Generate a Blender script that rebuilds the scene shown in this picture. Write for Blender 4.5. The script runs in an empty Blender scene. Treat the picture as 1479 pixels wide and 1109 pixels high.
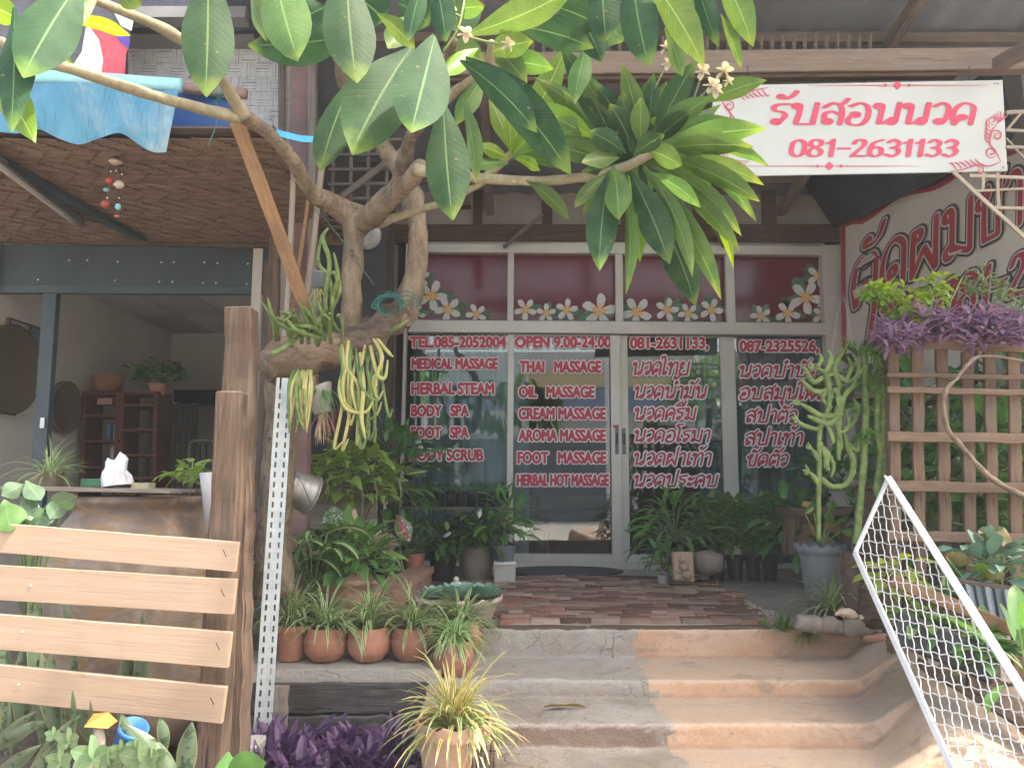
import bpy, math, random
import numpy as np
from mathutils import Vector as V, Matrix, geometry, noise as mn
random.seed(7)
R = random.random
def U(a, b): return a + (b - a) * random.random()
S = bpy.context.scene
COL = S.collection
# ------------------------------------------------------------------ camera, world, sun, exposure
FPX, CX, CY, PITCH, CZ = 1110.0, 739.5, 554.5, math.radians(7.5), 0.69
CS, SN = math.cos(PITCH), math.sin(PITCH)
cam = bpy.data.cameras.new('camera'); co = bpy.data.objects.new('camera', cam); COL.objects.link(co)
co.location = (0, 0, CZ); co.rotation_euler = (math.pi / 2 + PITCH, 0, 0)
cam.sensor_width = 36; cam.lens = 36 * FPX / 1479; cam.clip_end = 500; cam.clip_start = .05
S.camera = co
SUN = V((0.50, -0.15, 0.92)).normalized()
wd = bpy.data.worlds.new('World'); S.world = wd; wd.use_nodes = True
wn = wd.node_tree; sky = wn.nodes.new('ShaderNodeTexSky'); sky.sky_type = 'NISHITA'; sky.sun_disc = False
sky.sun_elevation = math.asin(SUN.z); sky.sun_rotation = math.atan2(SUN.x, SUN.y)
sky.dust_density = 5.0; sky.air_density = 1.2
sky.ozone_density = .4
tint = wn.nodes.new('ShaderNodeMix'); tint.data_type = 'RGBA'; tint.blend_type = 'MULTIPLY'; tint.inputs[0].default_value = 1; tint.inputs[7].default_value = (1, .955, .885, 1)
wn.links.new(sky.outputs[0], tint.inputs[6]); wn.links.new(tint.outputs[2], wn.nodes['Background'].inputs[0]); wn.nodes['Background'].inputs[1].default_value = 0.15
sl = bpy.data.lights.new('sun', 'SUN'); sl.energy = 2.0; sl.angle = math.radians(1.2); sl.color = (1, .93, .82)
so = bpy.data.objects.new('sun', sl); COL.objects.link(so); so.rotation_euler = SUN.to_track_quat('Z', 'Y').to_euler()
so.location = (3, -3, 8)
S.view_settings.view_transform = 'Standard'; S.view_settings.look = 'None'; S.view_settings.gamma = 1
S.view_settings.exposure = 2.32; S.view_settings.use_curve_mapping = False

# ------------------------------------------------------------------ helpers
def ray(x, y):
    dx = (x - CX) / FPX; dy = (CY - y) / FPX
    return V((dx, CS - dy * SN, SN + dy * CS))
O = V((0, 0, CZ))
def P(x, y, Y): r = ray(x, y); return O + r * (Y / r.y)
def PZ(x, y, z): r = ray(x, y); return O + r * ((z - CZ) / r.z)
def PX(x, y, X): r = ray(x, y); return O + r * (X / r.x)
def MX(Y): return Y / FPX          # metres per pixel at distance Y (approx)
WM = {}
def reg(o, name, parent, kind=None, label=None, M=None):
    COL.objects.link(o)
    WM[o.name] = M or Matrix()
    if parent is not None:
        o.parent = parent; o.matrix_parent_inverse = WM[parent.name].inverted()
    if M is not None: o.matrix_basis = M
    if kind: o['kind'] = kind
    if label: o['label'] = label
    return o
def thing(name, label, cat, loc, group=None):
    o = bpy.data.objects.new(name, None); o.empty_display_size = .1
    reg(o, name, None, M=Matrix.Translation(V(loc)))
    o['label'] = label; o['category'] = cat
    if group: o['group'] = group
    return o
def tag(o, label, cat, group=None):
    o['label'] = label; o['category'] = cat
    if group: o['group'] = group
    return o
def mesh(name, v, f, mat, uv=None, smooth=True):
    me = bpy.data.meshes.new(name); me.from_pydata([tuple(a) for a in v], [], f)
    if uv:
        l = me.uv_layers.new(name='UVMap'); li = np.zeros(len(me.loops), dtype=np.int32); me.loops.foreach_get('vertex_index', li)
        l.data.foreach_set('uv', np.array(uv, dtype=np.float32)[li].ravel())
    if mat: me.materials.append(mat)
    if smooth: me.polygons.foreach_set('use_smooth', [True] * len(me.polygons))
    me.update(); return me
class MB:
    def __init__(s): s.v = []; s.f = []; s.uv = []
    def add(s, vs, fs, uvs=None):
        b = len(s.v); s.v += vs; s.f += [tuple(i + b for i in q) for q in fs]
        s.uv += uvs if uvs else [(0.25, 0.5)] * len(vs)
    def box(s, c, d, rot=None, jit=0):
        c = V(c); vs = []
        for k in (-1, 1):
            for j in (-1, 1):
                for i in (-1, 1):
                    p = V((i * d[0] / 2 + U(-jit, jit), j * d[1] / 2 + U(-jit, jit), k * d[2] / 2 + U(-jit, jit)))
                    vs.append(c + (rot @ p if rot else p))
        s.add(vs, [(0, 2, 3, 1), (4, 5, 7, 6), (0, 1, 5, 4), (2, 6, 7, 3), (0, 4, 6, 2), (1, 3, 7, 5)])
    def bar(s, a, b, w, h=None):
        a = V(a); b = V(b); d = b - a; q = d.to_track_quat('X', 'Z').to_matrix()
        s.box((a + b) / 2, (d.length, w, h or w), q)
    def tube(s, pts, rad, seg=8, nz=0, sub=4, caps=True, ribs=0, sc=9.):
        pts = [V(p) for p in pts]; n = len(pts)
        if not hasattr(rad, '__len__'): rad = [rad] * n
        c = []; rr = []
        for i in range(n - 1):
            p0 = pts[max(i - 1, 0)]; p1 = pts[i]; p2 = pts[i + 1]; p3 = pts[min(i + 2, n - 1)]
            for k in range(sub):
                t = k / sub
                c.append(.5 * ((2 * p1) + (p2 - p0) * t + (2 * p0 - 5 * p1 + 4 * p2 - p3) * t * t + (3 * p1 - p0 - 3 * p2 + p3) * t ** 3))
                rr.append(rad[i] * (1 - t) + rad[i + 1] * t)
        c.append(pts[-1]); rr.append(rad[-1])
        vs = []; up = V((0, 0, 1)) if abs((c[1] - c[0]).normalized().z) < .9 else V((0, 1, 0)); uv = []
        for i, p in enumerate(c):
            t = (c[min(i + 1, len(c) - 1)] - c[max(i - 1, 0)]).normalized()
            sd = t.cross(up).normalized(); up = sd.cross(t).normalized()
            for k in range(seg):
                a = 2 * math.pi * k / seg; r = rr[i]
                dr = (sd * math.cos(a) + up * math.sin(a))
                if nz: r *= 1 + nz * mn.noise((p + dr * r) * sc)
                if ribs: r *= 1 + (.28 if k % 2 else -.1) * (1 if (i + k) % 2 else .3)
                vs.append(p + dr * r); uv.append((k / seg, i / len(c)))
        fs = []
        for i in range(len(c) - 1):
            for k in range(seg):
                k2 = (k + 1) % seg; fs.append((i * seg + k, i * seg + k2, (i + 1) * seg + k2, (i + 1) * seg + k))
        if caps: fs.append(tuple(range(seg))[::-1]); fs.append(tuple((len(c) - 1) * seg + k for k in range(seg)))
        s.add(vs, fs, uv)
    def lathe(s, prof, c, seg=24, wav=0, wn=10, sx=1, nz=0, tilt=None):
        c = V(c); vs = []; fs = []
        for i, (r, z) in enumerate(prof):
            for k in range(seg):
                a = 2 * math.pi * k / seg; w = wav * math.sin(wn * a) * (1 if i >= len(prof) - 4 else 0)
                rr = r + w * .5; p = V((rr * math.cos(a) * sx, rr * math.sin(a), z + w))
                if nz: p *= 1 + nz * mn.noise(p * 12 + c)
                vs.append(c + (tilt @ p if tilt else p))
        for i in range(len(prof) - 1):
            for k in range(seg):
                k2 = (k + 1) % seg; fs.append((i * seg + k, i * seg + k2, (i + 1) * seg + k2, (i + 1) * seg + k))
        fs.append(tuple(range(seg))[::-1])
        s.add(vs, fs)
    def grid(s, rows):
        m = len(rows[0]); vs = [p for r in rows for p in r]; n = len(rows)
        s.add(vs, [(i * m + j, i * m + j + 1, (i + 1) * m + j + 1, (i + 1) * m + j) for i in range(n - 1) for j in range(m - 1)],
              [(j / (m - 1), i / (n - 1)) for i in range(n) for j in range(m)])
    def leaf(s, p0, d, L, w, droop=.8, fold=.2, n=6, prof='lance', roll=0, wave=0, twist=0):
        d = V(d).normalized(); p = V(p0); rows = []
        sd = d.cross(V((0, 0, 1)))
        if sd.length < .05: sd = V((math.cos(roll * 9), math.sin(roll * 9), 0))
        sd.normalize(); ph = U(0, 6)
        for i in range(n + 1):
            t = i / n; nn = sd.cross(d).normalized()
            if prof == 'lance': ww = math.sin(math.pi * min(1, t * .93 + .045)) ** .75
            elif prof == 'grass': ww = min(1, .55 + t * 1.5) * (1 - t) ** .55
            elif prof == 'heart': ww = [.45, .95, 1, .88, .66, .36, 0][i] if n == 6 else (1 - t)
            elif prof == 'round': ww = math.sqrt(max(0, 1 - (2 * t * .98 - 1 + .02) ** 2))
            else: ww = min(1, .75 + t) * (1 - t ** 4) ** .6
            ww = max(ww, .03) * w / 2
            a = roll + twist * t; s2 = sd * math.cos(a) + nn * math.sin(a); n2 = nn * math.cos(a) - sd * math.sin(a)
            wv = wave * w * math.sin(t * 9 + ph)
            rows.append([p - s2 * ww + n2 * (fold * ww + wv), p.copy(), p + s2 * ww + n2 * (fold * ww - wv)])
            p = p + d * (L / n); d = (d + V((0, 0, -1)) * droop / n * (1 + t)).normalized()
            sd = (sd - d * sd.dot(d)).normalized()
        s.add([q for r in rows for q in r], [(i * 3 + j, i * 3 + j + 1, i * 3 + j + 4, i * 3 + j + 3) for i in range(n) for j in (0, 1)],
              [(j / 2, i / n) for i in range(n + 1) for j in range(3)])
    def build(s, name, mat, parent=None, kind=None, label=None, smooth=True, bevel=0, M=None):
        o = bpy.data.objects.new(name, mesh(name, s.v, s.f, mat, s.uv, smooth))
        reg(o, name, parent, kind, label, M)
        if bevel:
            m = o.modifiers.new('bevel', 'BEVEL'); m.width = bevel; m.segments = 1; m.limit_method = 'ANGLE'
        return o
def beam(name, a, b, w, h, mat, parent=None, kind=None, label=None, jit=.0, n=1, bevel=.002, roll=0, taper=1, side=None):
    """timber with its long axis on local X (so that grain follows it); w across, h in the local Z"""
    a = V(a); b = V(b); d = b - a; L = d.length; x = d.normalized()
    y = V(side) if side else V((0, 1, 0)) if abs(x.y) < .9 else V((1, 0, 0))
    z = x.cross(y).normalized(); y = z.cross(x).normalized()
    if roll: q = Matrix.Rotation(roll, 3, x); y = q @ y; z = q @ z
    M = Matrix.Translation(a) @ Matrix((x, y, z)).transposed().to_4x4()
    m = MB(); rows = []
    for i in range(n + 1):
        t = i / n; k = 1 + (taper - 1) * t
        c = V((L * t, U(-jit, jit), U(-jit, jit)))
        rows.append([c + V((0, sy * w / 2 * k + U(-jit, jit) * .5, sz * h / 2 * k + U(-jit, jit) * .5)) for sy, sz in ((-1, -1), (1, -1), (1, 1), (-1, 1), (-1, -1))])
        rows[-1][4] = rows[-1][0]
    vs = [p for r in rows for p in r[:4]]; fs = [(i * 4 + j, i * 4 + (j + 1) % 4, (i + 1) * 4 + (j + 1) % 4, (i + 1) * 4 + j) for i in range(n) for j in range(4)]
    fs += [(3, 2, 1, 0), tuple(n * 4 + k for k in range(4))]
    m.add(vs, fs); return m.build(name, mat, parent, kind, label, smooth=False, bevel=bevel, M=M)

# ------------------------------------------------------------------ materials
def sock(n, i): return n.inputs[i]
class NT:
    def __init__(s, name):
        s.m = bpy.data.materials.new(name); s.m.use_nodes = True; s.t = s.m.node_tree; s.b = s.t.nodes['Principled BSDF']; s.out = s.t.nodes['Material Output']
    def n(s, ty, **k):
        nd = s.t.nodes.new('ShaderNode' + ty)
        for a, v in k.items(): setattr(nd, a, v)
        return nd
    def l(s, a, b):
        if isinstance(a, bpy.types.NodeSocket): s.t.links.new(a, b)
        else: b.default_value = a
    def math(s, op, a, b=0, c=None, clamp=False):
        nd = s.n('Math', operation=op, use_clamp=clamp); s.l(a, nd.inputs[0]); s.l(b, nd.inputs[1])
        if c is not None: s.l(c, nd.inputs[2])
        return nd.outputs[0]
    def ramp(s, f, a, b):
        nd = s.n('MapRange', interpolation_type='SMOOTHSTEP'); s.l(f, nd.inputs[0]); nd.inputs[1].default_value = a; nd.inputs[2].default_value = b
        return nd.outputs[0]
    def mix(s, f, a, b):
        nd = s.n('Mix', data_type='RGBA'); s.l(f, nd.inputs[0]); s.l(a, nd.inputs[6]); s.l(b, nd.inputs[7]); return nd.outputs[2]
    def noise(s, vec, sc, det=4, rough=.6, dist=0):
        nd = s.n('TexNoise'); s.l(vec, nd.inputs['Vector']); nd.inputs['Scale'].default_value = sc; nd.inputs['Detail'].default_value = det
        nd.inputs['Roughness'].default_value = rough; nd.inputs['Distortion'].default_value = dist; return nd.outputs[0]
    def vec(s, scale=(1, 1, 1), src='Object'):
        tc = s.n('TexCoord'); mp = s.n('Mapping'); s.l(tc.outputs[src], mp.inputs[0]); mp.inputs[3].default_value = scale; return mp.outputs[0]
    def rnd(s): return s.n('ObjectInfo').outputs['Random']
    def bump(s, h, st=.3, d=.01):
        nd = s.n('Bump'); nd.inputs['Strength'].default_value = st; nd.inputs['Distance'].default_value = d; s.l(h, nd.inputs['Height']); s.l(nd.outputs[0], s.b.inputs['Normal'])
def C(*a): return (a[0], a[1], a[2], 1)
def gen(name, c1, c2, sc=8, rough=.7, bump=.3, stretch=(1, 1, 1), spot=None, spot_c=(.1, .1, .1), spot_sc=3, metal=0, rv=.25, trans=0, spec=.4, bd=.01):
    """noise-mottled surface; stretch < 1 draws the grain out along that local axis"""
    k = NT(name); v = k.vec(stretch); a = k.noise(v, sc, 6, .65); f = k.ramp(a, .3, .7)
    col = k.mix(f, C(*c1), C(*c2))
    if spot is not None:
        b = k.noise(k.vec(), spot_sc, 5, .7); col = k.mix(k.ramp(b, spot, spot + .12), col, C(*spot_c))
    h = k.n('HueSaturation'); k.l(col, h.inputs['Color']); k.l(k.math('MULTIPLY_ADD', k.rnd(), rv, 1 - rv / 2), h.inputs['Value'])
    k.l(h.outputs[0], k.b.inputs['Base Color']); k.b.inputs['Roughness'].default_value = rough; k.b.inputs['Metallic'].default_value = metal
    k.b.inputs['Specular IOR Level'].default_value = spec
    if bump: k.bump(k.noise(v, sc * 3, 5, .7), bump, bd)
    if trans:
        tr = k.n('BsdfTranslucent'); k.l(h.outputs[0], tr.inputs[0]); mx = k.n('MixShader'); mx.inputs[0].default_value = trans
        k.l(k.b.outputs[0], mx.inputs[1]); k.l(tr.outputs[0], mx.inputs[2]); k.l(mx.outputs[0], k.out.inputs[0])
    return k.m
def wood(name, c1, c2, c3, sc=1, rough=.8, bump=.5, cracks=.5):
    k = NT(name); v = k.vec((1.2, 14, 14)); a = k.noise(v, 3 * sc, 8, .7, .6); b = k.noise(k.vec((.5, 22, 22)), 4 * sc, 4, .6)
    col = k.mix(k.ramp(a, .3, .7), C(*c1), C(*c2)); big = k.noise(k.vec((2, 4, 4)), 2.2, 4, .6)
    col = k.mix(k.ramp(big, .45, .75), col, C(*c3)); cr = k.ramp(b, .62, .7)
    col = k.mix(k.math('MULTIPLY', cr, cracks), col, C(c1[0] * .25, c1[1] * .25, c1[2] * .25))
    h = k.n('HueSaturation'); k.l(col, h.inputs['Color']); k.l(k.math('MULTIPLY_ADD', k.rnd(), .35, .82), h.inputs['Value'])
    k.l(h.outputs[0], k.b.inputs['Base Color']); k.b.inputs['Roughness'].default_value = rough; k.b.inputs['Specular IOR Level'].default_value = .25
    k.bump(k.math('SUBTRACT', a, k.math('MULTIPLY', cr, .8)), bump, .008); return k.m
def leafm(name, c1, c2, vein=None, tip=None, margin=None, mw=.8, trans=.3, rough=.38, spots=None, veins=.25, nv=26, back=None, centre=None, spec=.5, rv=.4):
    k = NT(name); tc = k.n('TexCoord'); sp = k.n('SeparateXYZ'); k.l(tc.outputs['UV'], sp.inputs[0])
    u = k.math('ABSOLUTE', k.math('MULTIPLY_ADD', sp.outputs[0], 2, -1)); v = sp.outputs[1]
    ns = k.noise(tc.outputs['Object'], 14, 3); col = k.mix(k.ramp(ns, .3, .7), C(*c1), C(*c2))
    if centre: col = k.mix(k.ramp(k.math('ADD', u, k.math('MULTIPLY', ns, .5)), .75, .35), col, C(*centre))
    if spots:
        sn = k.noise(tc.outputs['Object'], spots[1], 3, .8); col = k.mix(k.ramp(sn, .54, .6), col, C(*spots[0]))
    if tip: col = k.mix(k.math('MULTIPLY', k.ramp(k.math('ADD', v, k.math('MULTIPLY', ns, .25)), .92, 1.12), .85), col, C(*tip)); col = k.mix(k.ramp(k.noise(tc.outputs['Object'], 55, 2, .5), .70, .76), col, C(.16, .13, .05))
    if margin: col = k.mix(k.ramp(u, mw - .06, mw + .06), col, C(*margin))
    if vein:
        w = k.n('Math', operation='FRACT'); k.l(k.math('SUBTRACT', k.math('MULTIPLY', v, nv), k.math('MULTIPLY', u, nv * .12)), w.inputs[0])
        sv = k.ramp(k.math('ABSOLUTE', k.math('MULTIPLY_ADD', w.outputs[0], 2, -1)), .72, .98)
        sv = k.math('MULTIPLY', sv, k.ramp(k.noise(tc.outputs['Object'], 22, 3), .3, .62)); col = k.mix(k.math('MULTIPLY', sv, veins), col, C(*vein)); col = k.mix(k.ramp(u, .06, .02), col, C(*vein)); k.bump(sv, .25, .003)
    h = k.n('HueSaturation'); k.l(col, h.inputs['Color']); k.l(k.math('MULTIPLY_ADD', k.rnd(), rv, 1 - rv / 2), h.inputs['Value'])
    k.l(k.math('MULTIPLY_ADD', k.rnd(), .03, .485), h.inputs['Hue'])
    k.l(h.outputs[0], k.b.inputs['Base Color']); k.b.inputs['Roughness'].default_value = rough; k.b.inputs['Specular IOR Level'].default_value = spec
    tr = k.n('BsdfTranslucent'); hs = k.n('HueSaturation'); k.l(h.outputs[0], hs.inputs['Color']); hs.inputs['Hue'].default_value = .48; hs.inputs['Value'].default_value = 1.9; hs.inputs['Saturation'].default_value = 1.15
    k.l(hs.outputs[0], tr.inputs[0]); mx = k.n('MixShader'); mx.inputs[0].default_value = trans
    k.l(k.b.outputs[0], mx.inputs[1]); k.l(tr.outputs[0], mx.inputs[2]); k.l(mx.outputs[0], k.out.inputs[0]); return k.m
def plain(name, c, rough=.6, metal=0, spec=.5): return gen(name, c, tuple(x * .85 for x in c), 20, rough, .05, metal=metal, spec=spec, rv=.1)

W_old = wood('weathered timber', (.065, .043, .031), (.15, .102, .072), (.085, .064, .05), cracks=.9, bump=.9)
W_grey = wood('grey timber', (.15, .125, .105), (.25, .21, .18), (.18, .14, .115), cracks=.6)
W_beam = wood('pale beam timber', (.19, .15, .12), (.28, .22, .18), (.22, .165, .13), cracks=.5)
W_dark = wood('dark timber', (.07, .05, .04), (.14, .10, .08), (.10, .08, .07))
W_black = wood('blackened sleeper', (.035, .033, .032), (.10, .095, .09), (.05, .045, .042), bump=1)
W_trel = wood('trellis timber', (.11, .073, .05), (.19, .13, .09), (.135, .097, .072), cracks=.8)
W_brace = wood('brown brace timber', (.24, .135, .07), (.33, .20, .11), (.2, .12, .07), cracks=.6)
W_red = wood('red brown shelf wood', (.10, .04, .028), (.15, .065, .042), (.08, .035, .025), cracks=.1)
W_pole = gen('bamboo pole', (.26, .21, .155), (.36, .30, .23), 6, .6, .2, (1, 1, .3))
Mslat = gen('peach painted slat', (.355, .25, .175), (.43, .305, .215), 2.5, .6, .2, (.35, 7, 7), rv=.1, spot=.66, spot_c=(.36, .22, .13), spot_sc=5)
Mmauve = gen('mauve painted post', (.16, .095, .09), (.24, .15, .14), 5, .7, .2, (1, 1, .2))
Mteal = gen('dark teal painted steel', (.035, .055, .065), (.05, .075, .085), 3, .5, .05, spec=.5)
Mgalv = gen('galvanised slotted steel', (.42, .46, .47), (.56, .60, .60), 9, .5, .1, metal=.25, spot=.66, spot_c=(.35, .22, .12), spot_sc=9)
Mzinc = gen('zinc sheet', (.24, .24, .235), (.34, .34, .33), 6, .45, .1, metal=.5)
Mwhite = gen('white paint', (.62, .64, .65), (.72, .72, .72), 12, .4, .1, spot=.68, spot_c=(.4, .35, .3), spot_sc=14)
Malu = gen('champagne aluminium', (.56, .54, .48), (.64, .61, .55), 2, .42, .03, metal=.25, rv=.06)
Mterra = gen('terracotta', (.32, .135, .085), (.42, .205, .14), 7, .85, .25, spot=.58, spot_c=(.42, .34, .28), spot_sc=9)
Mterra2 = gen('dusty terracotta', (.42, .24, .16), (.54, .36, .26), 6, .9, .3, spot=.55, spot_c=(.35, .28, .23), spot_sc=8)
Mbowl = gen('pale clay bowl', (.36, .30, .25), (.44, .36, .29), 9, .85, .3, spot=.56, spot_c=(.30, .19, .13), spot_sc=6)
Mgreyp = gen('grey plastic pot', (.14, .16, .18), (.18, .20, .22), 5, .5, .05)
Mblackp = gen('black plastic pot', (.02, .022, .025), (.035, .037, .04), 5, .45, .05)
Mstone = gen('rough stone', (.16, .135, .115), (.27, .23, .19), 11, .9, .6, spot=.6, spot_c=(.42, .22, .15), spot_sc=5)
Mconc = gen('cast concrete', (.34, .33, .30), (.46, .44, .40), 7, .9, .5, spot=.62, spot_c=(.2, .19, .17), spot_sc=4)
Msoil = gen('soil', (.05, .035, .025), (.10, .075, .055), 25, .95, 1.)
Mbark = gen('frangipani bark', (.13, .095, .065), (.32, .25, .17), 15, .85, 1., (1, 1, .45), spot=.58, spot_c=(.09, .062, .045), spot_sc=16, bd=.03)
Mbark2 = gen('green young bark', (.22, .19, .12), (.32, .28, .18), 24, .7, .4, spot=.64, spot_c=(.55, .5, .4), spot_sc=30)
Mlog = gen('rotten log bark', (.06, .045, .036), (.30, .22, .155), 7, .95, 1., (.4, 1, 1), spot=.6, spot_c=(.30, .16, .09), spot_sc=6, bd=.03)
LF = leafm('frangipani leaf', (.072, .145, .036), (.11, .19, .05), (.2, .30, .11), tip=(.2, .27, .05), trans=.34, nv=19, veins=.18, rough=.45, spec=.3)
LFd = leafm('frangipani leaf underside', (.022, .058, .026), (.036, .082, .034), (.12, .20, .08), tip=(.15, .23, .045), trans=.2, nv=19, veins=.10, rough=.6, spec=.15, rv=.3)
Llav = leafm('lavender leaf', (.15, .10, .19), (.20, .14, .24), trans=.25)
LFy = leafm('young frangipani leaf', (.16, .30, .04), (.22, .38, .05), (.5, .6, .2), trans=.5, nv=24)
Lspid = leafm('spider plant leaf', (.07, .18, .04), (.10, .23, .05), margin=(.55, .60, .34), mw=.6, trans=.25)
Lspidy = leafm('yellow spider plant leaf', (.16, .24, .05), (.22, .30, .06), margin=(.72, .68, .30), mw=.35, trans=.3)
Ldark = leafm('glossy dark leaf', (.05, .135, .038), (.085, .20, .055), (.16, .28, .10), trans=.15, rough=.3, veins=.1)
Lmid = leafm('mid green leaf', (.08, .19, .045), (.12, .26, .065), (.14, .25, .08), trans=.3, veins=.12)
Lpoth = leafm('pothos leaf', (.17, .30, .06), (.26, .40, .10), (.2, .3, .1), trans=.3, centre=None, veins=.08)
Lvar = leafm('variegated leaf', (.06, .13, .04), (.08, .17, .05), trans=.3, centre=(.42, .46, .22))
Lsans = leafm('snake plant leaf', (.10, .15, .09), (.15, .20, .13), margin=(.22, .23, .10), mw=.88, trans=.1, spots=((.045, .08, .045), 26))
Lpurp = leafm('purple leaf', (.075, .038, .10), (.14, .065, .165), (.3, .1, .3), trans=.3, veins=0, centre=None)
Lpink = leafm('pale purple leaf', (.30, .17, .21), (.42, .26, .27), margin=(.18, .13, .24), mw=.6, trans=.25)
Lcalg = leafm('green speckled caladium leaf', (.06, .16, .05), (.09, .2, .07), spots=((.5, .55, .45), 60), trans=.3)
Lcalp = leafm('pink caladium leaf', (.55, .38, .26), (.60, .30, .24), spots=((.30, .42, .16), 50), margin=(.2, .3, .1), mw=.85, trans=.35)
Lcalr = leafm('red centred caladium leaf', (.10, .16, .06), (.16, .2, .09), centre=(.40, .07, .09), spots=((.6, .5, .45), 70), trans=.3)
Lsuc = leafm('blue green succulent leaf', (.14, .27, .20), (.20, .34, .26), trans=.1, rough=.5)
Lfern = leafm('feathery green leaf', (.08, .18, .04), (.12, .24, .06), trans=.3)
Llime = leafm('lime leaf', (.18, .30, .05), (.26, .38, .07), trans=.4)
Lyel = leafm('yellowing leaf', (.26, .21, .06), (.17, .21, .06), spots=((.24, .11, .06), 7), trans=.35)
Mcact = gen('green cactus stem', (.10, .17, .05), (.23, .31, .10), 26, .6, .9, trans=.1)
Mcacty = gen('yellow green cactus stem', (.36, .38, .12), (.52, .44, .20), 6, .5, .3, trans=.1)
Mstem = gen('green stem', (.14, .20, .07), (.2, .26, .1), 9, .6, .1)
Mrope = gen('green nylon rope', (.03, .14, .13), (.05, .2, .18), 90, .6, .3)
Mwire = plain('dark wire', (.02, .02, .02))
Mpaper = gen('white plastic bag', (.6, .62, .7), (.72, .74, .8), 20, .5, .6)
# ------------------------------------------------------------------ lettering: stroke and outline fields cut into flat vinyl shapes
def circ(cx, cy, r): return [(cx + r * math.cos(a * math.pi / 5), cy + r * math.sin(a * math.pi / 5)) for a in range(11)]
def cat(pts, sub=4):
    out = []; n = len(pts)
    for i in range(n - 1):
        p0, p1, p2, p3 = pts[max(i - 1, 0)], pts[i], pts[i + 1], pts[min(i + 2, n - 1)]
        for k in range(sub):
            t = k / sub
            out.append(tuple(.5 * (2 * p1[j] + (p2[j] - p0[j]) * t + (2 * p0[j] - 5 * p1[j] + 4 * p2[j] - p3[j]) * t * t + (3 * p1[j] - p0[j] - 3 * p2[j] + p3[j]) * t ** 3) for j in (0, 1)))
    out.append(pts[-1]); return out
o_ = lambda x, y, r=.11: ('o', x, y, r)
s_ = lambda *p: ('s', p)          # smooth stroke
l_ = lambda *p: ('l', p)          # straight stroke
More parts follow.
